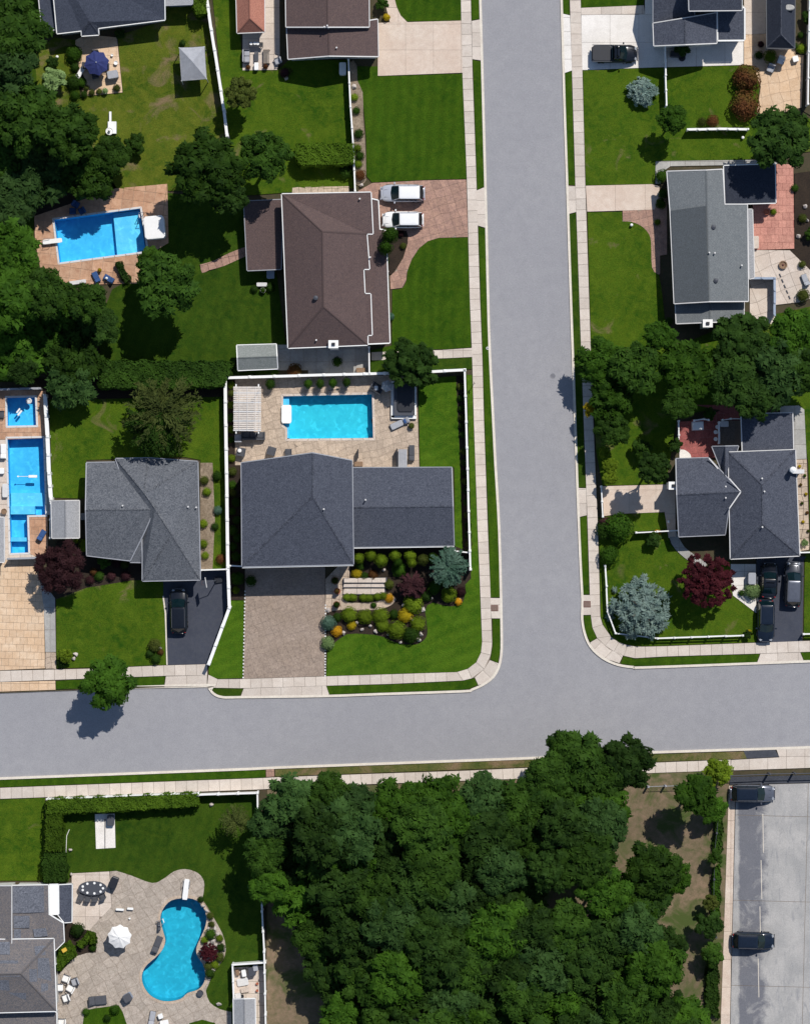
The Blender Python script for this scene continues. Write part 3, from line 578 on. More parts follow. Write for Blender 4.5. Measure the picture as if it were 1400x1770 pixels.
# dirt and beds
sheet('dirt', [(462, 1365), (892, 1347), (1123, 1337), (1262, 1332), (1259, 1360), (1245, 1760), (1245, 1850), (461, 1850)], .10, 'dirt', 'bare earth and leaf litter under and beside the woods')
sheet('dirt', [(60, 655), (390, 668), (388, 686), (85, 690)], .125, 'mulch', 'dark earth strip south of the long hedge')
sheet('planting_bed', BED + [(562, 1126), (562, 1050), (600, 985), (611, 946), (786, 944), (812, 954), (814, 1000)], .125, 'mulch', 'dark mulch bed of clipped shrubs before the main house')
sheet('planting_bed', [(394, 655), (407, 655), (407, 803), (418, 803), (420, 980), (424, 981), (421, 1037), (397, 1037), (395, 980)], .13, 'mulch', 'mulch bed between the west fence and main house')
sheet('planting_bed', [(788, 650), (803, 650), (806, 775), (811, 950), (800, 950), (794, 775)], .13, 'mulch', 'mulch bed inside the east fence')
sheet('planting_bed', smooth_pl([(605, 108), (617, 113), (618, 140), (627, 160), (628, 200), (631, 240), (633, 300), (630, 316), (614, 318), (611, 257), (606, 185)], 2, True), .13, 'pebble', 'pebble bed along the long middle fence')
sheet('planting_bed', smooth_pl([(655, 398), (675, 396), (703, 400), (704, 420), (696, 445), (682, 468), (672, 474), (660, 440)], 2, True), .14, 'mulch', 'island bed beside the parked white cars')
sheet('planting_bed', [(150, 960), (247, 972), (247, 1003), (230, 1003), (150, 1016), (98, 1036), (85, 1010), (100, 935), (148, 932)], .13, 'mulch', 'curving bed below the grey roof')
sheet('planting_bed', [(347, 800), (368, 800), (372, 900), (368, 984), (347, 984)], .13, 'pebble', 'pale bed down the east side of the grey house')
sheet('planting_bed', [(1372, 300), (1400, 296), (1400, 480), (1394, 462), (1364, 433), (1372, 431)], .13, 'mulch', 'dark mulch bed right of the salmon patio')
sheet('planting_bed', smooth_pl([(352, 1557), (377, 1598), (389, 1626), (389, 1653), (370, 1681), (358, 1708), (356, 1690), (354, 1668), (345, 1655), (343, 1640), (350, 1622), (358, 1604), (361, 1586)], 3, True), .135, 'pebble', 'rock bed east of the peanut shaped pool')
sheet('planting_bed', [(124.8, 1594), (155, 1609), (166, 1612), (167, 1646), (151, 1648), (131, 1653), (99, 1687), (96, 1643), (111, 1628), (112, 1596)], .13, 'mulch', 'shrub bed between roof and round patio')
sheet('planting_bed', [(140, 1800), (147, 1746), (168, 1742), (206, 1737), (213, 1749), (230, 1800)], .125, 'lawn_a', 'clipped lawn tongue at the foot of the patio')
sheet('planting_bed', smooth_pl([(322, 1800), (328, 1768), (350, 1762), (372, 1768), (385, 1800)], 2), .125, 'lawn_a', 'small lawn tongue at the lower edge of the patio')
sheet('planting_bed', [(1385, 96), (1400, 96), (1400, 200), (1384, 190)], .13, 'soil', 'brown strip along the far eastern fence')
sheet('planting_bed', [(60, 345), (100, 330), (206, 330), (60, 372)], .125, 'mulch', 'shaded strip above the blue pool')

# ------------------------------------------------------------------ driveways, patios, paths
def slabs(name, label, pts, cw, ch, mat, z=.15, rot=0.0, jit=0.0, gap=.03, holes=(), base='joint', stagger=False, zj=.004, piece='slab', amin=.04):
    b = sheet(name, pts, z - .03, base, label, 0, holes); pave(b, piece, pts, cw, ch, z, mat, rot, jit, gap, holes=holes, stagger=stagger, zj=zj, amin=amin); return b
slabs('driveway', 'wide pinkish concrete driveway at the top', [(653, 40), (674, 39), (704, 38.6), (797, 36), (799, 126), (653, 131.5)], 3.0, 2.8, 'drive_concrete', .135, gap=.02)
slabs('path', 'narrow concrete walk curving up from the driveway', [(663, -60), (680, -60), (682.5, 0), (686, 13), (692.5, 27), (704, 38.6), (674, 39), (664, 0)], 1.6, 1.6, 'drive_concrete', .137)
DP = [(805.5, 310.5), (735, 312), (643.6, 316.5), (620, 330), (616, 336), (655, 345), (655, 396), (703, 399), (705, 420), (697, 446), (683, 469), (674, 478), (675, 500), (695, 497.5), (702, 484.5), (703.5, 470), (711.5, 448.5), (724, 429.5), (739.5, 417), (758, 411.3), (808.5, 409.7)]
slabs('driveway', 'pink paver driveway with two white cars', DP, .9, .9, 'paver_pink', .14, .3, .12, .025, base='paver_grey', piece='paver')
slabs('path', 'concrete path under the tree by the long fence', [(816.5, 601.5), (771, 604.5), (642, 609), (642, 623), (771, 619.2), (817, 617)], 1.1, 1.1, 'concrete', .14)
DM = [(424, 978), (562, 977), (562, 1050), (561, 1168.5), (421.5, 1173), (424, 1020)]
slabs('driveway', 'brown paver driveway of the central house', DM, .78, .78, 'paver_grey', .14, .35, .22, .012, base='paver_grey', piece='paver')
# bead edging of white stones
for nm, a, b, lab in (('edging', (424.2, 1022), (420.8, 1171), 'dotted white stone edging beside the wedge of lawn'), ('edging', (563, 1046), (562.3, 1168), 'dotted white stone edging beside the corner lawn')):
    e = thing('stone_edging', lab, 'edging', a[0], a[1], z=.12); n = 26
    for i in range(n):
        x, y = W(a[0] + (b[0] - a[0]) * i / (n - 1), a[1] + (b[1] - a[1]) * i / (n - 1))
        MB().box(x - e.location.x, y - e.location.y, .02, .15, .17, .08, 0.05, taper=.85).build('stone', 'white' if i % 2 else 'trim', e)
slabs('driveway', 'tan tiled driveway at the western edge', [(-60, 972), (14, 968), (62, 966), (70, 1000), (76.8, 1053), (79, 1155), (-60, 1161)], .78, .78, 'tan_tile', .14, -.03, 0, .03, stagger=True, base='flag_joint', piece='tile')
slabs('path', 'grey strip beside the tan driveway', [(70, 1000), (96, 1034), (97.5, 1127), (79.5, 1127), (77, 1053)], 1.1, 2.4, 'grey_concrete', .14)
slabs('path', 'small stone corner at the foot of the tan driveway', [(79.5, 1127.5), (97.5, 1127.5), (98, 1156.5), (79.5, 1156.5)], .6, .6, 'flag', .14, 0, .2)
sheet('driveway', [(283, 985), (391, 985), (393.5, 1045), (360, 1147.5), (290, 1149.2), (287, 1060), (283, 1030)], .135, 'new_asphalt', 'black asphalt driveway with the parked black SUV')
MB().prism([PX([(281.5, 1030), (284, 1030), (288, 1060), (290.5, 1149), (288.5, 1149.3), (285.5, 1060)])], 0, .17).build('kerb', 'kerb', kind='structure', label='thin white kerb edging the black asphalt driveway')
slabs('driveway', 'bright white concrete driveway under the pickup', [(1004, 26.5), (1114, 24.5), (1114, -60), (1130, -60), (1130, 10), (1150, 10), (1284, 10), (1284, 112.5), (1108, 117.5), (1006, 121.5)], 3.1, 3.0, 'white_concrete', .14, gap=.025)
slabs('path', 'beige strip above the white driveway', [(1003.5, 14), (1112, 9.5), (1114, 24), (1004, 26)], 2.2, 1.2, 'concrete', .137)
slabs('driveway', 'pinkish driveway of the green grey roofed house', [(1011.8, 321.3), (1126, 318.6), (1139, 322), (1139, 334), (1131, 362.5), (1014.3, 366)], 3.2, 3.0, 'drive_concrete', .14, gap=.02)
slabs('path', 'curved pink walk along the green grey house', [(1075.5, 364.3), (1131, 363), (1139, 334), (1152, 334), (1152, 440), (1140, 442), (1140, 473)] + L4[::-1], .9, .9, 'paver_pink', .142, .2, .1, base='paver_grey', piece='paver')
slabs('path', 'grey walk above the green grey house', [(1132.5, 279), (1287, 276.6), (1342, 277), (1342, 284), (1158, 287.5), (1146, 296), (1141, 318), (1132, 318)], 1.6, 1.2, 'grey_concrete', .14)
slabs('patio', 'salmon brick patio beside the green grey house', [(1341, 284), (1370, 284), (1371.7, 430), (1312, 432), (1301, 432), (1300, 352), (1341, 352)], .8, .8, 'brick_salmon', .14, 0, 0, .02, stagger=True, base='brick_red', piece='paver')
slabs('patio', 'pale concrete patio with a round fire bowl', [(1301, 432.5), (1364, 433), (1395, 463), (1402, 470), (1402, 515), (1385, 522), (1340, 527), (1337, 560), (1295, 560), (1295, 432.5)], 1.5, 1.5, 'pale_tile', .14, .35, .12, .03)
slabs('driveway', 'concrete driveway in the shade of the eastern grove', [(1040, 840.5), (1151, 837.5), (1166, 838), (1167, 930), (1155, 930), (1148, 885), (1073, 888), (1043, 892)], 2.9, 2.6, 'drive_concrete', .14, gap=.02)
slabs('path', 'curved grey walk from driveway to front door', smooth_pl([(1154, 918), (1160, 940), (1174, 957), (1192, 971), (1215, 985)], 2) + smooth_pl([(1222, 974), (1198, 958), (1182, 945), (1172, 928), (1167, 918)], 2), 1.2, 1.2, 'grey_concrete', .14)
slabs('path', 'white entry walk beside the three parked cars', [(1262, 975), (1305.5, 975), (1306, 1059.5), (1266, 1029), (1262, 1000)], 1.5, 1.5, 'white_concrete', .14)
sheet('driveway', [(1306.5, 962), (1393, 962), (1388, 968), (1385.8, 1108), (1308, 1111)], .135, 'new_asphalt', 'dark asphalt driveway with three parked cars')
slabs('patio', 'dark red brick patio with a white hot tub', [(1172.5, 729), (1205, 727), (1229, 717), (1244, 709.5), (1262, 720), (1262, 745), (1245, 792), (1173.4, 792)], .8, .8, 'brick_red', .15, .1, 0, .02, stagger=True, base='paver_grey', piece='paver')
sheet('patio', smooth_pl([(1173.5, 777), (1183, 778), (1192, 785), (1194, 793)], 3) + [(1173.5, 793)], .20, 'white_concrete', 'quarter round white step on the red patio')
sheet('patio', [(1200, 700), (1280, 700), (1280, 715), (1282, 772), (1262, 772), (1262, 720), (1244, 709)], .13, 'brick_red', 'shaded brick corner behind the slate roofed house')
slabs('path', 'grey concrete walk at the far right of the slate roofed house', [(1347, 702), (1379.6, 701), (1389, 708), (1393, 793), (1371, 794), (1369, 714), (1347, 714)], 1.6, 1.6, 'grey_concrete', .14)
slabs('path', 'tan stone walk with potted plants along the east wall', [(1373, 794.5), (1393, 794), (1398, 950), (1384, 952), (1379, 955)], .8, .8, 'flag', .14, 0, .2, .04, base='mulch', piece='stone')
slabs('path', 'white concrete strip between two northeastern roofs', [(1284, -60), (1327, -60), (1327, 58), (1286, 60)], 2.4, 2.4, 'pale_tile', .14)
slabs('patio', 'peach stone patio with two chairs at the top right', [(1285, 60.5), (1327, 58.5), (1327, 84), (1374, 84), (1374, 94), (1388, 96), (1384, 186), (1340, 198), (1306, 204), (1314, 150), (1300, 113.5), (1285, 112.5)], 1.1, 1.1, 'tan_tile', .14, .2, .15, .03, base='flag', piece='stone')
slabs('patio', 'pale concrete patio behind the red tiled roof', [(420, 40), (458, 40), (458, -60), (483, -60), (484, 103), (479, 121), (419.7, 122)], 1.7, 1.7, 'pale_tile', .14)
slabs('patio', 'peach patio under the navy umbrella', [(131, 70), (146, 62), (170, 62), (203, 65), (212.5, 160), (140, 167), (150, 140), (136, 113), (144, 90), (131, 77)], .9, .9, 'tan_tile', .15, -.05, .1, .03, base='flag', piece='stone')
slabs('path', 'pinkish path curving from the lawn to the side wing', smooth_pl([(345, 458), (372, 450), (398, 437), (432, 424)], 3) + smooth_pl([(432, 440), (412, 449), (380, 463), (350, 472)], 3), .8, .8, 'paver_pink', .15, .3, .15, base='paver_grey', piece='paver')
slabs('patio', 'shaded grey patio below the brown roof', [(480, 596), (638, 596), (638, 645), (533, 648), (533, 640), (480, 640)], 1.4, 1.4, 'grey_concrete', .14)
slabs('path', 'narrow stone strip above the brown roof', [(505, 324), (604, 322), (604, 334), (505, 336)], .7, .7, 'flag', .14, 0, .15, piece='stone')
slabs('patio', 'orange tiled deck round the slanted blue pool', [(60, 374), (200, 326), (290, 318), (292, 420), (258, 440), (243, 470), (240, 490), (80, 494), (72, 470), (62, 420)], 1.15, 1.15, 'orange_tile', .14, -.13, .03, .03, holes=[POOL_NW], base='paver_grey', piece='tile')
slabs('patio', 'orange tiled deck round the small square pool', [(-60, 674), (80, 674), (83, 757), (-60, 762)], .9, .9, 'orange_tile', .14, 0, 0, .03, holes=[POOL_W1], base='paver_grey', stagger=True, piece='tile')
slabs('patio', 'pale deck left of the long blue pool', [(-60, 762.5), (13.4, 760), (19, 958), (50.5, 957), (64, 962), (15, 968), (-60, 968)], 1.2, 1.2, 'pale_tile', .14)
slabs('patio', 'orange deck corner at the end of the long blue pool', [(48.5, 891.2), (83, 890), (84, 962), (64, 962), (50.7, 956.5)], .8, .8, 'orange_tile', .14, 0, 0, .03, base='paver_grey', stagger=True, piece='tile')
sheet('patio', [(76.3, 757.3), (83.5, 757), (88, 889.5), (80.3, 890.2)], .14, 'grey_concrete', 'narrow coping walk between long pool and fence')
PM = [(407, 655), (560, 651), (720, 648), (724.5, 810), (609, 812), (609, 800), (540, 790), (417, 804), (407, 804)]
slabs('patio', 'beige flagstone patio round the turquoise pool', PM, .85, .8, 'flag', .14, .25, .24, .03, holes=[POOL_MAIN], base='flag_joint', piece='flagstone', amin=.03)
PS = [(97, 1800), (97, 1690), (99, 1687), (131, 1653), (151, 1647), (167, 1646), (167, 1612), (155, 1608), (194, 1567), (191, 1506)] + PATIO_SW + [(401, 1800), (385, 1800), (372, 1768), (350, 1762), (328, 1768), (322, 1800), (230, 1800), (213, 1749), (206, 1737), (168, 1742), (147, 1746), (140, 1800)]
slabs('patio', 'grey flagstone patio round the peanut shaped pool', PS, .95, .95, 'flag_grey', .14, .5, .24, .03, holes=[POOL_SW], base='flag_joint', piece='flagstone', amin=.03)
slabs('patio', 'pale raised dining terrace by the southwest roof', [(124.8, 1509.4), (190, 1506), (193.7, 1567), (155, 1608), (140, 1604), (124.8, 1594)], 1.5, 1.5, 'pale_tile', .20)
# front terrace of the main house
slabs('path', 'curved stone landing between driveway and steps', [(563, 1001), (585, 978), (604, 978), (604, 1000), (600, 1052), (575, 1056), (562.5, 1060)], .8, .8, 'flag', .15, 0, .15)
for i, (y0, y1, z, lab) in enumerate(((999, 1008, .62, 'top garden step'), (1009, 1016, .46, 'middle garden step'), (1017, 1028, .30, 'lowest garden step'))):
    b = sheet('step', [(594, y0), (669 - i, y0 - 1), (669 - i, y1), (594 - i, y1)], z - .03, 'slate_and_shade', lab + ' of pale slabs before the main house')
    pave(b, 'slab', [(595, y0 + .5), (668 - i, y0 - .5), (668 - i, y1 - 1.2), (595 - i, y1 - 1.2)], 1.5, .8, z, 'pale_tile')
slabs('path', 'curving stone walk under the clipped box row', smooth_pl([(590, 1040), (620, 1042), (650, 1040), (668, 1032), (672, 1024)], 3) + smooth_pl([(685, 1036), (676, 1046), (655, 1053), (620, 1055), (590, 1054)], 3), 1.1, .9, 'flag', .16, 0, .15)

# parking lot
sheet('path', [(1262, 1343), (1550, 1336), (1550, 1349), (1260, 1356)], .13, 'slate_and_shade', 'painted shadow strip of the metal fence above the parking lot')  # dark sheet paints the metal fence's cast shadow on the ground
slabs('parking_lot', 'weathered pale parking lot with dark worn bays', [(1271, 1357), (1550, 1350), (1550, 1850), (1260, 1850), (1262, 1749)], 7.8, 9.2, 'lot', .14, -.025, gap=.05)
slabs('path', 'pinkish concrete strip left of the parking lot', [(1259, 1358), (1270, 1358), (1261, 1749), (1259, 1850), (1243, 1850), (1245.5, 1749)], 1.2, 3.0, 'drive_concrete', .16)
for px, py in ((1318, 1440), (1315, 1520), (1313, 1600), (1310, 1690)):
    x, y = W(px, py); o = MB().box(x, y, .150, .07, 4.2, .004, .02).build('painted_line', 'kerb'); o['kind'] = 'structure'; o['label'] = 'faded white bay line on the parking lot'; o['group'] = 'faded bay lines'

# ------------------------------------------------------------------ swimming pools
def pool(label, pts, liner, depth, coping='trim', cw=.28, shelves=()):
    cx = sum(p[0] for p in pts) / len(pts); cy = sum(p[1] for p in pts) / len(pts)
    t = thing('swimming_pool', label, 'swimming pool', cx, cy, z=0); o = PX(pts)
    if area(o) < 0: o = o[::-1]
    b = MB().prism([o], None, -depth); n = len(o)
    for i in range(n): j = (i + 1) % n; b.quad((o[i][0], o[i][1], .13), (o[j][0], o[j][1], .13), (o[j][0], o[j][1], -depth), (o[i][0], o[i][1], -depth))
    b.build('basin', liner, t, True)
    for q, z in shelves: MB().prism([PX(q)], -depth + .01, z).build('step', 'liner_sky', t, True)
    MB().prism([o], None, .0).build('water', 'water', t, True)
    a = offset(o + [o[0]], -cw)[:-1]; a[0] = None
    m = []
    for i in range(n):
        p, q, r = o[i - 1], o[i], o[(i + 1) % n]
        d1 = Vector((q[0] - p[0], q[1] - p[1])).normalized(); d2 = Vector((r[0] - q[0], r[1] - q[1])).normalized()
        nn = (Vector((d1.y, -d1.x)) + Vector((d2.y, -d2.x))); nn = nn / max(.3, nn.length) * (2 / max(.6, nn.length)) * cw * .5 * 1.0
        nn = nn.normalized() * cw * min(1.5, 2 / max(.7, (Vector((d1.y, -d1.x)) + Vector((d2.y, -d2.x))).length))
        m.append((q[0] + nn.x, q[1] + nn.y))
    step = max(1, n // 40); k = MB()
    for i in range(n):
        j = (i + 1) % n; seg = max(1, round(math.hypot(o[j][0] - o[i][0], o[j][1] - o[i][1]) / 1.2))
        for s_ in range(seg):
            f0, f1 = s_ / seg + .004, (s_ + 1) / seg - .004; L = lambda A, B, f: (A[0] + (B[0] - A[0]) * f, A[1] + (B[1] - A[1]) * f)
            MB().prism([[L(o[i], o[j], f0), L(o[i], o[j], f1), L(m[i], m[j], f1), L(m[i], m[j], f0)]], .08, .172).build('coping_stone', coping, t, True)
    return t
pool('turquoise rectangular pool on the beige flagstone patio', POOL_MAIN, 'liner_cyan', 1.3, 'pale_tile', .25, [([(490, 685), (500, 685), (500, 757), (490, 757)], -.25)])
pool('slanted bright blue pool with a diving board among trees', POOL_NW, 'liner_blue', 1.6, 'trim', .2, [([(195, 368), (241, 362), (251, 433), (202, 440)], -.8)])
pool('small square blue pool beside the long western pool', POOL_W1, 'liner_blue', .9, 'trim', .22)
pool('long blue pool with stepped shallow end along the west fence', POOL_W2, 'liner_blue', 1.3, 'trim', .2, [([(18, 852), (77.5, 852), (78.5, 875), (18.5, 875)], -.75), ([(18.5, 875), (60, 875), (60.5, 889), (18.5, 889)], -.3), ([(19, 929), (49, 929), (49, 936), (19, 936)], -.35)])
pool('peanut shaped teal pool on the grey patio', POOL_SW, 'liner_teal', 1.7, 'flag', .3)

# ------------------------------------------------------------------ houses
def house(name, label, cat, px, py, wings, wall='siding', group=None):
    """wings: dict(v=[(px,py,h)...], f=[[...]], roof=mat, trim=mat, caps=bool); faces wound any way, outer loops found from edges"""
    t = thing(name, label, cat, px, py, z=0, group=group)
    for wg in wings:
        V = [(*W(x, y, h), h) for x, y, h in wg['v']]; F = []
        for f in wg['f']:
            pts = [V[i] for i in f]; ar = area([(p[0], p[1]) for p in pts]); F.append(list(f) if ar > 0 else list(f)[::-1])
        edges = {}
        for fi, f in enumerate(F):
            for i in range(len(f)): e = (f[i], f[(i + 1) % len(f)]); edges.setdefault(tuple(sorted(e)), []).append((fi, e))
        mb = MB(); uv = []
        for f in F:
            pts = [Vector(V[i]) for i in f]; n = Vector((0, 0, 0))
            for i in range(len(pts)): n += pts[i].cross(pts[(i + 1) % len(pts)])
            n.normalize(); h = Vector((0, 0, 1)).cross(n); h = h.normalized() if h.length > .02 else Vector((1, 0, 0)); u = n.cross(h)
            mb.quad(*[tuple(p) for p in pts]); uv += [(p.dot(h), p.dot(u)) for p in pts]
        mb.uv = uv; roof = mb.build('roof', wg['roof'], t, True)
        tr = wg.get('trim', 'trim'); loop = {}; gut = MB(); cap = MB(); und = MB()
        for e, l in edges.items():
            a, b = Vector(V[e[0]]), Vector(V[e[1]]); d = (b - a)
            if len(l) == 1:
                a, b = Vector(V[l[0][1][0]]), Vector(V[l[0][1][1]]); loop[l[0][1][0]] = l[0][1][1]; d = b - a; ln = d.length
                if ln < .05: continue
                out = Vector((d.y, -d.x, 0)).normalized(); w_ = wg.get('tw', .085)
                lvl = abs(d.z) < .08 * ln; dz = Vector((0, 0, -.20)); up = Vector((0, 0, .015 if lvl else .045))
                if lvl:   # open gutter: floor, outer lip
                    p = [a + up, b + up, b + out * w_ + up, a + out * w_ + up]
                    gut.quad(*p); gut.quad(a + out * w_ + up, b + out * w_ + up, b + out * w_ + dz, a + out * w_ + dz)
                    gut.quad(a + up, a + out * w_ + up, a + out * w_ + dz, a + dz); gut.quad(b + out * w_ + up, b + up, b + dz, b + out * w_ + dz)
                else:
                    i_ = -out * .05; p = [a + i_ + up, b + i_ + up, b + out * w_ * .7 + up, a + out * w_ * .7 + up]
                    gut.quad(*p); gut.quad(p[3], p[2], b + out * w_ * .7 + dz, a + out * w_ * .7 + dz); gut.quad(a + i_ + up, p[3], a + out * w_ * .7 + dz, a + i_ + dz)
            elif wg.get('caps', True):
                n1, n2 = (None, None); nn = []
                for fi, _ in l:
                    pts = [Vector(V[i]) for i in F[fi]]; n = Vector((0, 0, 0))
                    for i in range(len(pts)): n += pts[i].cross(pts[(i + 1) % len(pts)])
                    nn.append((n.normalized(), sum(pts, Vector()) / len(pts)))
                mid = (a + b) / 2
                if nn[0][0].dot(nn[1][1] - mid) < -.02:   # convex: a ridge or hip
                    s_ = d.normalized(); k = max(1, int(d.length / .9))
                    for (n_, c_) in nn:
                        o_ = (c_ - mid); o_ -= s_ * o_.dot(s_); o_.normalize(); q = .13; lift = Vector((0, 0, .03))
                        cap.quad(a + lift * 1.4, b + lift * 1.4, b + o_ * q + lift * .6, a + o_ * q + lift * .6)
        gut.build('gutter', tr, t, True)
        if cap.v: cap.build('ridge_cap', wg.get('capm', wg['roof']), t, True)
        # walls under the outer loop, inset
        if loop and wg.get('walls', True):
            k0 = next(iter(loop)); L = [k0]
            while loop.get(L[-1]) not in (None, k0) and len(L) < 60: L.append(loop[L[-1]])
            n = len(L); ins = []
            for i in range(n):
                p, q, r = V[L[i - 1]], V[L[i]], V[L[(i + 1) % n]]
                d1 = Vector((q[0] - p[0], q[1] - p[1])).normalized(); d2 = Vector((r[0] - q[0], r[1] - q[1])).normalized()
                nn = Vector((-d1.y, d1.x)) + Vector((-d2.y, d2.x)); nn = nn.normalized() * .4 if nn.length > .1 else Vector((-d1.y, d1.x)) * .4
                ins.append((q[0] + nn.x, q[1] + nn.y, q[2] - .14))
            wl = MB(); sf = MB()
            zb = wg.get('base', 0)
            for i in range(n):
                j = (i + 1) % n; a, b = ins[i], ins[j]; wl.quad((a[0], a[1], zb), (b[0], b[1], zb), b, a)
                p, q = V[L[i]], V[L[j]]; sf.quad((p[0], p[1], p[2] - .14), a, b, (q[0], q[1], q[2] - .14))
            wl.build('wall', wg.get('wall', wall), t, True); sf.build('soffit', tr, t, True)
            if wg.get('win', True):
                eh = min(p[2] for p in ins); levels = [1.0] if eh < 4 else [1.0, 3.7]
                for i in range(n):
                    a, b = Vector(ins[i]), Vector(ins[(i + 1) % n]); a.z = b.z = 0; ln = (b - a).length
                    if ln < 3.4: continue
                    d = (b - a).normalized(); rz = math.atan2(d.y, d.x); k = max(1, int(ln / 4.2))
                    for q in range(k):
                        c = a + d * ln * (q + .5) / k; probe = c + Vector((d.y, -d.x, 0)) * .8; blocked = False
                        for ow in wings:
                            if ow is not wg and inside((probe.x, probe.y), [(W(x, y, 3)) for x, y, h in ow['v'][:ow.get('nb', 4)]]): blocked = True
                        if blocked: continue
                        for z0 in levels:
                            if zb + z0 + 1.3 > eh: continue
                            fr = MB().box(c.x, c.y, z0 + .62, 1.3, .10, 1.24, rz).build('window', 'white', t, True)
                            MB().box(c.x - t.location.x + d.y * .045, c.y - t.location.y - d.x * .045, z0 + .62 - t.location.z, 1.12, .03, 1.06, rz).build('pane', 'glass', fr)
    return t
def vent(t, px, py, h, kind='pipe'):
    x, y = W(px, py, h); x -= t.location.x; y -= t.location.y
    if kind == 'pipe': MB().tube((x, y, h - .4), (x, y, h + .30), .07, n=8).lathe(x, y, [(.10, h + .28), (.09, h + .33)], 10).build('vent_pipe', 'trim', t)
    elif kind == 'cap': MB().tube((x, y, h - .4), (x, y, h + .12), .13, n=10).lathe(x, y, [(.26, h + .10), (.24, h + .18), (.05, h + .24)], 12).build('roof_vent', 'charcoal', t)
    elif kind == 'chimney':
        c = MB().box(x, y, h * .5, .9, .7, h).build('chimney', 'trim', t); MB().box(x, y, h + .05, 1.05, .85, .10).build('chimney_cap', 'white', c); MB().box(x, y, h + .18, .35, .3, .2).build('flue', 'black', c)
    elif kind == 'flue': MB().tube((x, y, h - 2.6), (x, y, h), .28, n=14).lathe(x, y, [(.34, h), (.33, h + .3), (.1, h + .42)], 14).build('flue', 'white', t)

def gable(c, ridge_dir, he, hr, roof, **kw):
    """c: four px corners NW,NE,SE,SW; ridge 'v' (north-south) or 'h'"""
    (a, b, d, e) = c
    if ridge_dir == 'v': r1 = ((a[0] + b[0]) / 2, (a[1] + b[1]) / 2); r2 = ((d[0] + e[0]) / 2, (d[1] + e[1]) / 2); v = [(*a, he), (*r1, hr), (*b, he), (*d, he), (*r2, hr), (*e, he)]; f = [[0, 1, 4, 5], [1, 2, 3, 4]]
    else: r1 = ((a[0] + e[0]) / 2, (a[1] + e[1]) / 2); r2 = ((b[0] + d[0]) / 2, (b[1] + d[1]) / 2); v = [(*a, he), (*b, he), (*r2, hr), (*d, he), (*e, he), (*r1, hr)]; f = [[0, 1, 2, 5], [5, 2, 3, 4]]
    return dict(v=v, f=f, roof=roof, nb=6, **kw)
def flat(c, h, roof, slope=0.0, **kw): return dict(v=[(*c[0], h + slope), (*c[1], h + slope), (*c[2], h), (*c[3], h)], f=[[0, 1, 2, 3]], roof=roof, **kw)

# central house
H = house('house', 'central house with dark blue shingle roofs beside the turquoise pool', 'house', 600, 880, [
    dict(v=[(417.6, 799.7, 5.2), (540.5, 782.5, 7.3), (608.5, 795.7, 5.9), (611, 975.4, 5.2), (419, 979.4, 5.2), (540.5, 858, 7.3)], f=[[0, 1, 5, 4], [1, 2, 3, 5], [5, 3, 4]], roof='roof_blue', trim='grey_trim', nb=5, tw=.08),
    gable([(609.6, 808.6), (781, 808), (785, 943), (611, 945.6)], 'h', 2.6, 3.9, 'roof_blue', trim='grey_trim', tw=.08)])
vent(H, 632, 864, 4.2); vent(H, 560, 880, 6.9)
g_ = MB(); 
for a, b in (((611, 977), (419, 981)), ((612, 947), (785, 944.5))):
    p, q = W(*a, 5.1 if a[1] > 960 else 2.5), W(*b, 5.1 if a[1] > 960 else 2.5); z = 5.08 if a[1] > 960 else 2.52
    x0, y0, x1, y1 = p[0] - H.location.x, p[1] - H.location.y, q[0] - H.location.x, q[1] - H.location.y
    g_.box((x0 + x1) / 2, (y0 + y1) / 2, z, math.hypot(x1 - x0, y1 - y0), .13, .12, math.atan2(y1 - y0, x1 - x0))
g_.build('front_gutter', 'white', H)
# attic cricket on the west slope
H = house('house', 'grey shingled hip roofed house west of the white fence', 'house', 270, 890, [
    dict(v=[(200.5, 793, 3.1), (257, 791.7, 3.1), (342, 798, 3.1), (346.5, 1002, 3.1), (247, 1004, 3.1), (247, 925, 3.1), (268.5, 880, 4.9), (297, 924, 4.9), (250, 853, 4.5)],
         f=[[0, 1, 8], [1, 2, 8], [8, 2, 3, 7, 6], [7, 3, 4], [5, 6, 7, 4], [0, 8, 6, 5]], roof='roof_slate', trim='grey_trim', tw=.09, nb=5),
    dict(v=[(150, 800, 2.9), (204, 799, 2.9), (268, 880.5, 4.5), (248, 925, 3.7), (226, 969, 2.9), (150.4, 960, 2.9), (148.6, 881.6, 4.5)], f=[[0, 1, 2, 6], [6, 2, 3, 4, 5]], roof='roof_slate', trim='grey_trim', tw=.09, nb=2, win=False),
    dict(v=[(225.5, 960, 2.7), (244, 920, 3.5), (247, 972, 2.7), (225.5, 971.5, 2.7)], f=[[0, 1, 2, 3]], roof='roof_slate', trim='grey_trim', tw=.09, walls=False)])
vent(H, 213, 874, 4.4); vent(H, 326, 876, 3.8); vent(H, 340, 877, 3.4)
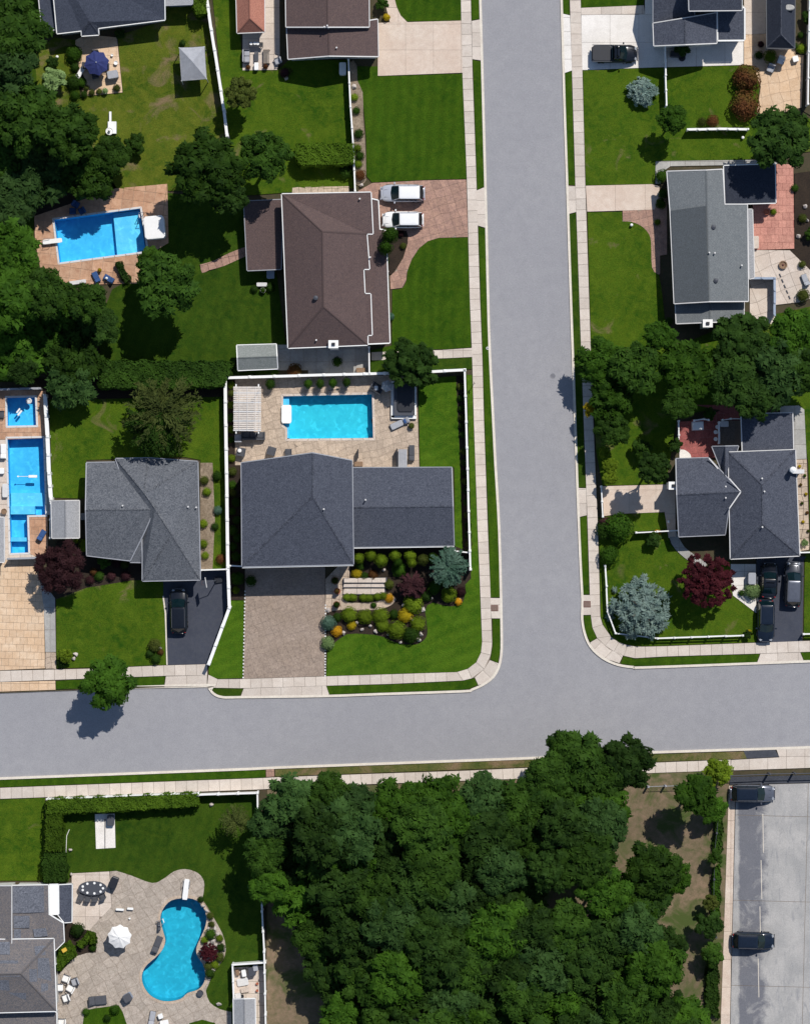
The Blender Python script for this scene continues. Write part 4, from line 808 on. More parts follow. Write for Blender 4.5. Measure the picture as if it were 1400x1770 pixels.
# brown two storey
H = house('house', 'large house with brown hip roof and white stepped gutters', 'house', 560, 470, [
    dict(v=[(487.5, 335.5, 4.8), (641, 332.5, 4.8), (644.5, 404, 4.8), (634, 404, 4.8), (638.5, 465, 4.8), (628.5, 465, 4.8), (630.5, 508, 4.8), (640.5, 508, 4.8), (643, 579, 4.8), (635.5, 579, 4.8), (635.5, 596, 4.8), (498.5, 601.5, 4.8), (557, 400, 6.8), (559, 530, 6.8)],
         f=[[0, 1, 2, 3, 12], [3, 4, 5, 6, 7, 8, 9, 10, 13, 12], [10, 11, 13], [11, 0, 12, 13]], roof='roof_brown', trim='white', tw=.09, nb=12),
    flat([(422, 348), (489, 345), (486, 465), (428, 467.5)], 2.3, 'roof_brown', .35, trim='grey_trim', nb=4),
    dict(v=[(632, 341, 3.2), (653.5, 346, 2.7), (656, 396, 2.7), (667, 398, 2.6), (673.5, 593, 2.6), (628, 595, 3.4), (620, 465, 3.6)], f=[[0, 1, 2, 3, 4, 5, 6]], roof='roof_brown', trim='white', nb=7, tw=.10, win=False)])
vent(H, 546, 515, 6.6, 'cap'); vent(H, 622, 344, 4.9); vent(H, 547, 588, 5.1); vent(H, 576.5, 595, 5.4, 'chimney'); vent(H, 640, 445, 4.8)
# northern brown house
H = house('house', 'northern house with two stepped brown roofs and white vent pipes', 'house', 572, 30, [
    gable([(493, -90), (637, -90), (638, 47), (495, 47)], 'v', 3.7, 5.1, 'roof_brown', trim='trim'),
    dict(v=[(496, 47.5, 3.0), (568, 47, 4.3), (652.5, 33, 3.0), (653.8, 98, 3.0), (569, 97, 4.3), (498.5, 102.5, 3.0)], f=[[0, 1, 4, 5], [1, 2, 3, 4]], roof='roof_brown', trim='trim', nb=6)])
vent(H, 566, 45, 5.0); vent(H, 561, 47, 5.0); vent(H, 568, 49, 4.5); vent(H, 582, 83, 4.1)
# red roof
H = house('garage', 'narrow garage with salmon red hip roof', 'garage', 433, 20, [
    dict(v=[(407, -70, 2.3), (457, -70, 2.3), (457.6, 55, 2.3), (410.5, 57, 2.3), (432, 32, 3.7), (431, -70, 3.7)], f=[[0, 5, 4, 3], [5, 1, 2, 4], [4, 2, 3]], roof='roof_red', trim='trim', nb=4)], 'siding')
# navy roof top left
H = house('house', 'top left house with navy roof and white gutter', 'house', 180, 10, [
    flat([(60, -80), (90, -80), (97, 50.5), (73, 55)], 2.6, 'roof_navy', 1.0, trim='trim', win=False),
    dict(v=[(86, -80, 4.9), (284, -80, 4.9), (286, 34, 2.9), (171, 48.5, 2.9), (171.5, 60, 2.6), (141.5, 62, 2.6), (141, 53, 2.9), (99, 58, 2.9), (156, 38, 3.5)], f=[[0, 1, 2, 3, 8, 6, 7], [3, 4, 8], [8, 5, 6], [8, 4, 5]], roof='roof_navy', trim='white', nb=8),
    flat([(284, -60), (333, -60), (333, 7), (285, 9)], 2.8, 'roof_pale', .3, trim='grey_trim', wall='siding_blue')])
# NE house
H = house('house', 'northeastern house with layered dark blue roofs', 'house', 1200, 30, [
    gable([(1128.5, 40), (1237.5, 22), (1238, 75), (1130, 79.5)], 'v', 3.6, 4.9, 'roof_blue', trim='trim'),
    gable([(1128, -60), (1200, -60), (1200, 42), (1128, 42)], 'h', 3.4, 4.8, 'roof_blue', trim='grey_trim'),
    flat([(1239, 16), (1286, 14), (1286, 68.5), (1240, 69)], 3.1, 'roof_blue', .5, trim='white', tw=.16),
    gable([(1188, -70), (1282, -70), (1282, 17.5), (1190, 18.5)], 'h', 6.0, 7.4, 'roof_blue', trim='trim')])
H = house('garage', 'long narrow dark hip roofed garage at the top right', 'garage', 1350, 30, [
    dict(v=[(1324, -80, 3.2), (1373.5, -80, 3.2), (1372.5, 83.5, 3.2), (1325, 82.5, 3.2), (1349, 60, 4.6), (1349.5, -80, 4.6)], f=[[0, 5, 4, 3], [5, 1, 2, 4], [4, 2, 3]], roof='roof_black', trim='dark_trim', nb=4, capm='roof_blue')])
x, y = W(1363, 13, 4); MB().lathe(x - H.location.x, y - H.location.y, [(.5, 3.6), (.52, 4.02), (.4, 4.1)], 20, 1.15, .62).build('skylight', 'grey_concrete', H)
# green grey house
H = house('house', 'green grey roofed house with a navy flat extension', 'house', 1230, 420, [
    dict(v=[(1152.5, 296, 3.7), (1220, 294, 4.9), (1248, 292.5, 4.3), (1251.5, 353, 4.3), (1290.5, 353, 3.7), (1292.5, 521, 3.7), (1225, 521.5, 4.9), (1165, 525, 3.7), (1158, 364, 3.7)],
         f=[[0, 1, 6, 7, 8], [1, 2, 3, 4, 5, 6]], roof='roof_green', trim='trim', nb=9),
    gable([(1167, 523), (1285, 520), (1285, 555), (1168.5, 559.6)], 'v', 2.5, 3.5, 'roof_green', trim='trim'),
    flat([(1250.5, 286.5), (1338.5, 284), (1340, 350.5), (1253, 352.8)], 3.0, 'roof_black', .25, trim='white', wall='siding_blue'),
    flat([(1292.2, 362), (1299.5, 362), (1303, 480), (1294.5, 482)], 2.7, 'roof_pale', 0, trim='trim', win=False)])
for px, py in ((1232.5, 392.5), (1236.6, 485)): vent(H, px, py, 4.7, 'cap')
vent(H, 1234.5, 437.5, 4.8); vent(H, 1225, 437, 4.9); vent(H, 1222.5, 559, 3.5, 'chimney'); vent(H, 1281, 459, 4.0)
# darker grey panel laid over the west slope
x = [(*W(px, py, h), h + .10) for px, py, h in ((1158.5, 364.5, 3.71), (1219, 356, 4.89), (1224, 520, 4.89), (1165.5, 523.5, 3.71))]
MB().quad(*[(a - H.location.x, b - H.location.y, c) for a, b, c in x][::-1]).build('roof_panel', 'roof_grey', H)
# slate house SE
H = house('house', 'slate blue hip roofed house behind three parked cars', 'house', 1290, 860, [
    dict(v=[(1258.5, 781.8, 3.4), (1373.6, 777.5, 3.4), (1381, 960.5, 3.4), (1262, 966, 3.4), (1316.4, 838, 5.2), (1316.6, 905.5, 5.2)], f=[[0, 1, 4], [1, 2, 5, 4], [2, 3, 5], [3, 0, 4, 5]], roof='roof_blue', trim='trim', nb=4),
    dict(v=[(1167.5, 793, 2.6), (1224.5, 791.4, 2.6), (1280, 850, 4.5), (1259, 879.6, 3.7), (1253, 924, 2.6), (1172.5, 927.5, 2.6), (1169, 855.5, 4.4)], f=[[0, 1, 2, 6], [6, 2, 3, 4, 5]], roof='roof_blue', trim='grey_trim', nb=2),
    flat([(1280, 715.5), (1369.3, 714), (1371, 779), (1282, 781)], 2.8, 'roof_blue', .5, trim='trim'),
    gable([(1230, 771.5), (1275.6, 770.5), (1259, 830), (1246, 812)], 'v', 2.7, 3.7, 'roof_blue', trim='grey_trim', win=False, walls=False)])
for px, py, h in ((1316, 827, 5.0), (1316.5, 911, 5.1), (1253.3, 841, 4.0), (1253.3, 860.5, 4.2), (1320, 849.5, 5.1)): vent(H, px, py, h)
vent(H, 1369.5, 812, 5.0, 'flue'); vent(H, 1163.5, 839.5, 3.4, 'chimney')
x0, y0 = W(1371, 814, 5.6); x1, y1 = W(1393, 815, 5.6)
MB().box((x0 + x1) / 2 - H.location.x, (y0 + y1) / 2 - H.location.y, 2.1, x1 - x0, .45, 4.0).build('chimney_buttress', 'trim', H)
for a, b, h in (((1224.5, 792), (1248.5, 820), 3.05), ((1259.5, 827), (1279.5, 850), 4.35), ((1279.5, 850), (1259.5, 879), 4.35)):
    p, q = W(*a, h), W(*b, h); MB().box((p[0] + q[0]) / 2 - H.location.x, (p[1] + q[1]) / 2 - H.location.y, h + .12, math.hypot(q[0] - p[0], q[1] - p[1]), .12, .10, math.atan2(q[1] - p[1], q[0] - p[0])).build('valley_flashing', 'trim', H)
# SW house
H = house('house', 'sprawling brown and slate patched roof at the lower left', 'house', 50, 1640, [
    dict(v=[(-70, 1531, 3.4), (20.5, 1531, 5.0), (20.5, 1655, 5.0), (-70, 1655, 3.4)], f=[[0, 1, 2, 3]], roof='roof_mixed', trim='trim', win=False),
    dict(v=[(20.6, 1531, 4.6), (84, 1530, 4.3), (85, 1580, 4.3), (109.7, 1595, 4.0), (111.4, 1627.7, 4.0), (96, 1643, 4.0), (21, 1660, 4.6)], f=[[0, 1, 2, 3, 4, 5, 6]], roof='roof_mixed', trim='white', nb=7, win=False),
    dict(v=[(21, 1624, 4.8), (93.5, 1622.8, 4.8), (98, 1747.5, 4.8), (-70, 1752, 4.8), (-70, 1624, 4.8), (37, 1683, 6.6), (-70, 1686, 6.6)], f=[[4, 0, 1, 5, 6], [1, 2, 5], [6, 5, 2, 3]], roof='roof_mixed', trim='white', nb=5, capm='roof_mixed'),
    flat([(85.5, 1529.5), (101.5, 1529), (102, 1580), (86, 1580)], 3.9, 'white', 0, trim='white', caps=False, win=False),
    dict(v=[(102, 1530, 3.8), (125, 1529, 3.8), (124.5, 1593.5, 3.8), (112, 1594.5, 3.8), (101, 1581, 3.8)], f=[[0, 1, 2, 3, 4]], roof='roof_blue', trim='white', nb=5, win=False),
    flat([(-70, 1752), (99, 1750), (100, 1830), (-70, 1830)], 3.2, 'roof_mixed', .5, trim='white')])
for pts, h in (([(21.5, 1532), (77, 1531.5), (77.5, 1577), (22, 1578.5)], 4.75), ([(24, 1583), (52, 1583), (52, 1604), (24, 1604)], 4.75), ([(25, 1606), (37, 1606), (37, 1622), (25, 1622)], 4.75),
               ([(-60, 1660), (32, 1660), (36, 1688), (-60, 1688)], 6.7), ([(-60, 1716), (46, 1716), (47, 1747), (-60, 1747)], 6.0), ([(66, 1656), (85, 1656), (90, 1696), (66, 1690)], 6.2), ([(51, 1675), (65, 1675), (65, 1697), (52, 1697)], 6.5), ([(72, 1700), (84, 1700), (84, 1716), (72, 1714)], 6.2), ([(-60, 1694), (16, 1694), (18, 1712), (-60, 1712)], 6.2), ([(0, 1628), (18, 1628), (18, 1650), (0, 1650)], 6.2), ([(58, 1606), (80, 1604), (84, 1618), (60, 1620)], 4.7), ([(60, 1636), (78, 1634), (80, 1650), (62, 1652)], 6.2)):
    v = []
    for a, b in pts:
        v.append((a, b))
    o = []
    for a, b in v:
        if h > 5.5:   # sit on the hip planes
            xr = 37; ee = 95; zz = 6.6 if (a <= xr) else 6.6 - (a - xr) / (ee - xr) * 1.8
            yr = 1684; zz2 = 6.6 - abs(b - yr) / 62 * 1.8; z = min(zz, zz2) + .05
        else: z = 4.68 - (a - 20) / 64 * .32
        x, y = W(a, b, z); o.append((x - H.location.x, y - H.location.y, z))
    MB().quad(*o[::-1]).build('roof_patch', 'roof_patch', H)
# sheds
def shed(label, c, rd, he, hr, roof, trim='trim', cat='shed', wall='siding'):
    cx = sum(p[0] for p in c) / 4; cy = sum(p[1] for p in c) / 4
    return house('shed', label, cat, cx, cy, [gable(c, rd, he, hr, roof, trim=trim, win=False)], wall)
shed('grey green garden shed with a white roof edge', [(409.5, 597), (478, 595), (480.5, 637), (411.5, 640)], 'h', 2.3, 3.1, 'roof_shed', 'white')
shed('pale grey ridge roofed shed beside the long blue pool', [(89.5, 866), (137.5, 865), (137.5, 930), (91, 930.5)], 'v', 2.4, 3.2, 'roof_pale')
shed('pale roofed shed in the white fenced utility yard', [(404, 1727), (441, 1726), (442, 1800), (405, 1800)], 'v', 2.3, 2.9, 'roof_pale', 'white')
shed('pale cabana roof cut by the western edge beside the pool', [(-50, 894), (7.5, 894), (8, 972), (-50, 972)], 'v', 2.6, 3.2, 'roof_pale', 'trim')
t = thing('canopy', 'square pale grey garden canopy on the patchy lawn', 'canopy', 334, 109, h=2.6); c = [(310, 82), (353.6, 80), (357.4, 136), (314, 139.5)]
q = [(*W(*p, 2.6), 2.5) for p in c]; ap = (*W(334, 108, 3.2), 3.5); q2 = [(a[0], a[1], 2.25) for a in q]; m = MB()
for i in range(4):
    a, b = q[i], q[(i + 1) % 4]; md = ((a[0] + b[0]) / 2, (a[1] + b[1]) / 2, 2.42); m.quad(b, md, ap); m.quad(md, a, ap)
m.build('canopy_fabric', 'fabric_grey', t, True); m = MB()
for i in range(4): a, b = q[i], q[(i + 1) % 4]; m.quad(a, b, (b[0], b[1], 2.2), (a[0], a[1], 2.2))
m.build('valance', 'fabric_white', t, True)
for a in q: MB().tube((a[0] - .0, a[1], .12), (a[0] * .99 + ap[0] * .01, a[1] * .99 + ap[1] * .01, 2.5), .05).build('post', 'white', t, True)

# ------------------------------------------------------------------ fences
def fence(label, pl, h=1.6, wd=.12, step=2.4, mat='white', kind='vinyl', cat='fence', group=None, base=.12, pw=.16, start=True):
    t = thing('fence', label, cat, pl[0][0], pl[0][1], h, base, group=group)
    pts = [W(x, y, h) for x, y in pl]
    for s_ in range(len(pts) - 1):
        a, b = pts[s_], pts[s_ + 1]; ln = math.hypot(b[0] - a[0], b[1] - a[1]); n = max(1, round(ln / step)); rz = math.atan2(b[1] - a[1], b[0] - a[0])
        for i in range(n + (1 if s_ == len(pts) - 2 else 0)):
            x = a[0] + (b[0] - a[0]) * i / n - t.location.x; y = a[1] + (b[1] - a[1]) * i / n - t.location.y
            jx, jy = random.uniform(-.015, .015), random.uniform(-.015, .015)
            MB().box(x, y, h / 2 + .03, pw, pw, h + .08, rz).box(x, y, h + .09, pw + .06, pw + .06, .05, rz, taper=.6).build('post', mat, t)
            if i < n:
                mx = a[0] + (b[0] - a[0]) * (i + .5) / n - t.location.x + jx; my = a[1] + (b[1] - a[1]) * (i + .5) / n - t.location.y + jy; L = ln / n - pw - .01
                if kind == 'vinyl':
                    MB().box(mx, my, h * .5, L, .04, h - .1, rz).build('panel', mat, t)
                    MB().box(mx, my, h - .04 + random.uniform(0, .01), L, wd, .09, rz + random.uniform(-.004, .004)).build('rail', mat, t)
                elif kind == 'rail':
                    for z in (h * .45, h - .08): MB().box(mx, my, z, L, wd, .12, rz + random.uniform(-.01, .01)).build('rail', mat, t)
                elif kind == 'mesh':
                    MB().tube((mx - math.cos(rz) * L / 2, my - math.sin(rz) * L / 2, h - .05), (mx + math.cos(rz) * L / 2, my + math.sin(rz) * L / 2, h - .05), wd / 2).build('rail', mat, t)
                    q = MB()
                    for k in range(int(L / .15)):
                        u = -L / 2 + .075 + k * .15; q.box(mx + math.cos(rz) * u, my + math.sin(rz) * u, h * .5, .015, .015, h - .12, rz)
                    q.build('bars', mat, t)
    return t
fence('tall white vinyl fence down the west side of the central house', [(389.5, 653), (394.5, 980), (397, 1050), (361.5, 1147)], 1.7, .34, pw=.30)
fence('tall white vinyl fence above the turquoise pool', [(389.5, 653), (560, 648), (700, 644.5), (803, 639.5)], 1.7, .28, pw=.26)
fence('white vinyl fence facing the side street sidewalk', [(803, 640), (807, 774), (811, 920), (813, 984)], 1.7, .2, pw=.22)
fence('short white fence closing the east side yard', [(785.5, 952), (811, 955)], 1.4, .14)
fence('short white gate fence beside the central garage', [(396, 977.5), (424, 979)], 1.6, .14)
fence('white fence between grey house and black driveway', [(347.5, 985.5), (392, 984)], 1.7, .14)
fence('white fence running south from the brown roofed house', [(638, 600), (638.8, 645)], 1.7, .14)
fence('long white fence between back lawn and front lawn', [(602.3, 103), (606, 185), (611, 257), (613.9, 330)], 1.6, .16)
fence('slanting white fence from the top edge to the trees', [(354, -30), (365.7, 51), (387.6, 190), (393, 234)], 1.7, .30, pw=.28)
fence('fence coloured blue grey for its shade above the small square pool', [(-40, 674), (70, 671.5)], 1.3, .22, mat='grey_trim')  # grey colour carries the shade lying on this fence
fence('stepped white fence down the east side of the long pool', [(78.5, 684), (83, 754), (85.5, 818), (89, 862)], 1.6, .42, pw=.30, step=1.8)
fence('thin white fence between long pool and pale shed', [(88, 866), (87.6, 930)], 1.5, .1)
fence('low wall like fence closing the pool deck at the tan driveway', [(15, 966), (66, 964.5)], 1.3, .2, mat='grey_trim')
fence('white picket fence from the garage of the pickup house', [(1149.3, 80), (1150, 130), (1151.4, 182)], 1.5, .14, step=1.9)
fence('low white fence across the spruce lawn', [(1188, 224), (1240, 223), (1292, 223.5)], 1.2, .24, step=1.1)
fence('white fence at the far right of the peach patio', [(1399, -20), (1397, 90), (1395.5, 180)], 1.6, .14)
fence('short white fence at the shaded driveway entrance', [(1038.8, 841), (1041.5, 893)], 1.1, .12, step=1.5)
fence('white fence from the brass bush to the slate house', [(1099, 920.5), (1172, 917)], 1.3, .12)
fence('white split rail fence curving round the blue spruce corner', [(1045.5, 978), (1048, 1013), (1049.8, 1058), (1063.5, 1094.5), (1100, 1099), (1136, 1103.5), (1283, 1098.5)], 1.0, .13, step=1.9, kind='rail')
fence('short white rail fence right of the three parked cars', [(1388, 1096), (1440, 1095)], 1.0, .13, kind='rail')
fence('white fence at the southeast corner of the slate house', [(1382, 955), (1440, 953)], 1.6, .14)
fence('white rail along the left side of the red brick patio', [(1172.5, 728), (1173, 776)], 1.1, .13, step=1.4)
fence('white railing between red patio and brown deck', [(1242, 730), (1242, 766)], 1.1, .20, step=1.2)
fence('white railing above the brown deck', [(1248, 726), (1262, 724), (1280, 724)], 1.1, .10, step=1.2)
fence('white fence at the top of the red brick patio', [(1199, 727), (1216, 724.5), (1224, 726)], 1.1, .14, step=1.2)
fence('grey railing enclosing the corner of the pale patio', [(1294, 481), (1338, 481), (1338, 545)], 1.4, .24, step=1.5, mat='siding_blue')
fence('white vinyl fence turning the corner behind the hedge', [(343, 1374), (445.5, 1370.5), (447, 1480), (451.5, 1540), (457, 1645), (460, 1790)], 1.7, .16, pw=.2)
fence('thin white fence top showing above the clipped hedge', [(82, 1381.5), (219, 1375.5), (343, 1371.5)], 1.6, .08)
fence('white fence round the utility yard', [(404.5, 1726), (402.5, 1667.5), (459, 1663.5)], 1.5, .18)
fence('black metal fence along the top of the parking lot', [(1262, 1341), (1330, 1338), (1460, 1335)], 1.5, .10, kind='mesh', mat='charcoal', step=3)
fence('low wire fence between two trees by the woods', [(1120, 1360), (1180, 1357.5)], 1.1, .06, kind='mesh', mat='grey_trim')
fence('thin wire fence down the bank beside the parking strip', [(1242, 1400), (1234, 1480), (1233, 1560), (1237, 1620)], 1.1, .05, kind='mesh', mat='charcoal', step=3)

# ------------------------------------------------------------------ vegetation
def ico():
    import bmesh
    bm = bmesh.new(); bmesh.ops.create_icosphere(bm, subdivisions=1, radius=1.0)
    v = np.array([x.co[:] for x in bm.verts]); f = np.array([[x.index for x in y.verts] for y in bm.faces]); bm.free(); return v, f
ICO_V, ICO_F = ico()
def np_mesh(name, V, faces, mat):
    """faces: list of (array of n-gons) with equal n per array"""
    me = bpy.data.meshes.new(name); me.vertices.add(len(V)); me.vertices.foreach_set('co', V.astype(np.float32).ravel())
    loops = np.concatenate([f.ravel() for f in faces]); cnt = np.concatenate([np.full(len(f), f.shape[1]) for f in faces])
    me.loops.add(len(loops)); me.loops.foreach_set('vertex_index', loops.astype(np.int32))
    me.polygons.add(len(cnt)); st = np.concatenate([[0], np.cumsum(cnt)[:-1]]); me.polygons.foreach_set('loop_start', st.astype(np.int32)); me.polygons.foreach_set('loop_total', cnt.astype(np.int32))
    me.update(calc_edges=True); me.validate(); me.materials.append(MT[mat]); return me
def norm(a): return a / np.maximum(np.linalg.norm(a, axis=1, keepdims=True), 1e-6)
def leaves(rng, P, T, N, L, Wd):
    """diamond leaves at P, long axis T, normal N"""
    B = norm(np.cross(N, T)); T = norm(T); L = L[:, None]; Wd = Wd[:, None]
    q = np.stack([P - T * L * .5, P + B * Wd * .5 - T * L * .05, P + T * L * .5, P - B * Wd * .5 - T * L * .05], 1)
    return q.reshape(-1, 3)
def crown(seed, mat, lobes=26, per=230, leaf=.12, wide=.5, flatz=.62, lob=(.20, .33), core=True, spread=.76, up=.45, name='crown', star=7, hv=(.50, 1.12)):
    """domed crown: lobes set with star shaped leaf sprays over a darker inner volume"""
    rng = np.random.default_rng(seed); C = []; RR = []
    for i in range(lobes):
        r = spread * math.sqrt((i + .5) / lobes) * rng.uniform(.86, 1.12); a = i * 2.39996 + rng.uniform(-.4, .4)
        C.append((r * math.cos(a), r * math.sin(a), flatz * math.sqrt(max(.02, 1 - min(1, r) ** 2)) * rng.uniform(*hv) - .12)); RR.append((lob[0] + (lob[1] - lob[0]) * rng.random() ** 1.4) * (1.05 - .3 * r))
    C = np.array(C); RR = np.array(RR); sprays = int(lobes * per / star * .62); li = rng.integers(0, lobes, sprays)
    d = norm(rng.normal(size=(sprays, 3))); d[:, 2] = np.abs(d[:, 2]) * .95 - .3 * rng.random(sprays); d = norm(d)
    O = C[li] + d * (RR[li] * rng.uniform(.78, 1.12, sprays))[:, None]
    N0 = norm(d + np.array([0, 0, up]) + rng.normal(size=(sprays, 3)) * .30); U = norm(np.cross(N0, rng.normal(size=(sprays, 3)))); Vv = np.cross(N0, U)
    size = rng.uniform(.75, 1.35, sprays); Ps, Ts, Ns, Ls = [], [], [], []
    for k in range(star):
        an = 2 * math.pi * k / star + rng.uniform(-.3, .3, sprays); T = U * np.cos(an)[:, None] + Vv * np.sin(an)[:, None]; L = leaf * size * rng.uniform(.8, 1.35, sprays)
        T = norm(T - N0 * .28); Ps.append(O + T * (L * .55)[:, None]); Ts.append(T); Ns.append(norm(N0 + T * .3)); Ls.append(L)
    n = int(lobes * per * .28); li = rng.integers(0, lobes, n); d = norm(rng.normal(size=(n, 3))); d[:, 2] = np.abs(d[:, 2]) * .9 - .2
    d = norm(d); Ps.append(C[li] + d * (RR[li] * rng.uniform(.7, .98, n))[:, None]); N1 = norm(d + rng.normal(size=(n, 3)) * .4); T1 = rng.normal(size=(n, 3)); Ts.append(norm(T1 - N1 * np.sum(T1 * N1, 1, keepdims=True))); Ns.append(N1); Ls.append(leaf * rng.uniform(.6, 1.1, n))
    P, T, N, L = (np.concatenate(x) for x in (Ps, Ts, Ns, Ls)); T = norm(T - N * np.sum(T * N, 1, keepdims=True)); n = len(P)
    V = leaves(rng, P, T, N, L, L * wide * rng.uniform(.8, 1.2, n)); F = [np.arange(n * 4).reshape(-1, 4)]
    if core:
        vs, fs = [], []
        for i in range(lobes):
            vs.append(ICO_V * RR[i] * .66 * rng.uniform(.8, 1.1, (len(ICO_V), 1)) + C[i] - [0, 0, .05]); fs.append(ICO_F + len(V) + i * len(ICO_V))
        b = ICO_V * [.60, .60, .26] + [0, 0, -.04]; vs.append(b); fs.append(ICO_F + len(V) + lobes * len(ICO_V))
        V = np.concatenate([V] + vs); F.append(np.concatenate(fs))
    return np_mesh(name, V, F, mat)
def trunk_mesh(seed, mat='bark'):
    rng = random.Random(seed); m = MB(); m.tube((0, 0, -.1), (0, 0, .62), .085, .055, 9)
    for i in range(5):
        a = i * 1.257 + rng.uniform(-.3, .3); r = rng.uniform(.35, .5); z = rng.uniform(.40, .58)
        m.tube((0, 0, z), (r * .5 * math.cos(a), r * .5 * math.sin(a), z + .16), .035, .022, 6); m.tube((r * .5 * math.cos(a), r * .5 * math.sin(a), z + .16), (r * math.cos(a), r * math.sin(a), z + .32), .022, .01, 5)
    me = bpy.data.meshes.new('trunk'); me.from_pydata(m.v, [], m.f); me.materials.append(MT[mat]); return me
def conifer(seed, mat, tiers=9, arms=13, per=34, droop=.25, leaf=.10, wide=.34, height=1.5, top=.05, name='crown'):
    """whorls of branches with needle sprays along each"""
    rng = np.random.default_rng(seed); P = []; T = []; N = []; L = []
    for k in range(tiers):
        f = k / (tiers - 1); z = height * (.04 + .94 * f); rr = (1 - f) ** .8 * (1 - top) + top; na = max(5, int(arms * (1 - f * .6)))
        for a_ in range(na):
            a = a_ / na * 2 * math.pi + k * .7 + rng.uniform(-.15, .15); d = np.array([math.cos(a), math.sin(a), 0]); s = np.array([-math.sin(a), math.cos(a), 0]); ln = rr * rng.uniform(.86, 1.08)
            for j in range(per):
                u = rng.uniform(.12, 1.0); side = rng.uniform(-1, 1) * .17 * ln * (1.15 - u) + rng.normal() * .02
                p = d * ln * u + s * side; p[2] = z - droop * ln * u * u + rng.uniform(-.03, .03)
                P.append(p); t = d * .8 + s * side * 5 + np.array([0, 0, -.15]); T.append(t); N.append(np.array([0, 0, 1]) + d * .35 + rng.normal(size=3) * .3); L.append(leaf * rng.uniform(.7, 1.3))
    P, T, N, L = np.array(P), norm(np.array(T)), norm(np.array(N)), np.array(L); T = norm(T - N * np.sum(T * N, 1, keepdims=True))
    V = leaves(rng, P, T, N, L, L * wide * 1.6); n = len(P); F = [np.arange(n * 4).reshape(-1, 4)]
    kk = 14; cone = np.array([[.55 * math.cos(i * 2 * math.pi / kk), .55 * math.sin(i * 2 * math.pi / kk), 0.0] for i in range(kk)] + [[0, 0, height * .9]])
    F.append(np.array([[len(V) + i, len(V) + (i + 1) % kk, len(V) + kk] for i in range(kk)])); V = np.concatenate([V, cone])
    return np_mesh(name, V, F, mat)
def wispy(seed, mat, arms=70, per=46, leaf=.11, wide=.16, name='crown', height=.75):
    """open crown of long arching feathery branches"""
    rng = np.random.default_rng(seed); P = []; T = []; N = []; L = []
    for k in range(arms):
        a = rng.uniform(0, 2 * math.pi); ln = rng.uniform(.55, 1.05); z0 = rng.uniform(.15, height); rise = rng.uniform(.1, .4); bend = rng.uniform(-.35, .35)
        for j in range(per):
            u = rng.uniform(.08, 1); aa = a + bend * u; d = np.array([math.cos(aa), math.sin(aa), 0]); s = np.array([-d[1], d[0], 0]); sd = rng.normal() * .035
            P.append(d * ln * u + s * sd + np.array([0, 0, z0 + rise * math.sin(u * 2.4) - .25 * u * u])); T.append(d + s * np.sign(sd) * .8 + np.array([0, 0, -.1])); N.append(np.array([0, 0, 1.]) + rng.normal(size=3) * .35); L.append(leaf * rng.uniform(.6, 1.3))
    P, T, N, L = np.array(P), norm(np.array(T)), norm(np.array(N)), np.array(L); T = norm(T - N * np.sum(T * N, 1, keepdims=True))
    return np_mesh(name, leaves(rng, P, T, N, L, L * wide * 2), [np.arange(len(P) * 4).reshape(-1, 4)], mat)
def ball(seed, mat, n=900, leaf=.16, flatz=.85, lump=.10, name='foliage'):
    rng = np.random.default_rng(seed); d = norm(rng.normal(size=(n, 3))); d[:, 2] = np.abs(d[:, 2]) - .15 * rng.random(n); d = norm(d)
    k = 1 + lump * np.sin(d[:, 0] * 5 + seed) * np.cos(d[:, 1] * 4.3 + seed * 2)
    P = d * [1, 1, flatz] * (k * rng.uniform(.90, 1.02, n))[:, None]; N = norm(d + rng.normal(size=(n, 3)) * .32); r = rng.normal(size=(n, 3)); T = norm(r - N * np.sum(r * N, 1, keepdims=True)); L = leaf * rng.uniform(.6, 1.3, n)
    V = leaves(rng, P, T, N, L, L * .6); F = [np.arange(n * 4).reshape(-1, 4)]; F.append(ICO_F + len(V)); V = np.concatenate([V, ICO_V * [.86, .86, .86 * flatz]]); return np_mesh(name, V, F, mat)
CR = {}
for key, mat, n in (('mid', 'leaf_mid', 4), ('dark', 'leaf_dark', 3), ('bright', 'leaf_bright', 3), ('cool', 'leaf_cool', 3)):
    CR[key] = [crown(11 * i + len(mat) * 3 + ord(mat[5]), mat, lobes=34 + 5 * i, per=190, leaf=.155, wide=.44, lob=(.10, .34)) for i in range(n)]
CR['big'] = [crown(301 + i, 'leaf_mid', lobes=52, per=180, leaf=.115, lob=(.08, .26)) for i in range(2)]
CR['bigdark'] = [crown(321 + i, 'leaf_dark', lobes=52, per=180, leaf=.115, lob=(.08, .26)) for i in range(2)]
CR['purple'] = [crown(401, 'leaf_purple', lobes=60, per=150, leaf=.14, lob=(.07, .22), wide=.26, spread=.85, hv=(.65, 1.08))]
CR['red'] = [crown(402, 'leaf_red', lobes=110, per=85, leaf=.10, lob=(.06, .15), flatz=.72, spread=.9, hv=(.80, 1.02))]
CR['brown'] = [crown(403, 'leaf_brown', lobes=30, per=170, leaf=.11, lob=(.22, .30), flatz=.7, name='foliage')]
CR['olive'] = [crown(404, 'leaf_olive', lobes=26, per=200, leaf=.13, lob=(.2, .3))]
CR['lime'] = [crown(405 + i, 'leaf_lime', lobes=20, per=170, leaf=.17, lob=(.24, .34), name='foliage') for i in range(2)]
CR['yellow'] = [crown(408, 'leaf_yellow', lobes=14, per=140, leaf=.2, lob=(.26, .36), name='foliage')]
CR['bush'] = [crown(410 + i, 'leaf_mid', lobes=16, per=170, leaf=.17, lob=(.26, .38), name='foliage') for i in range(3)]
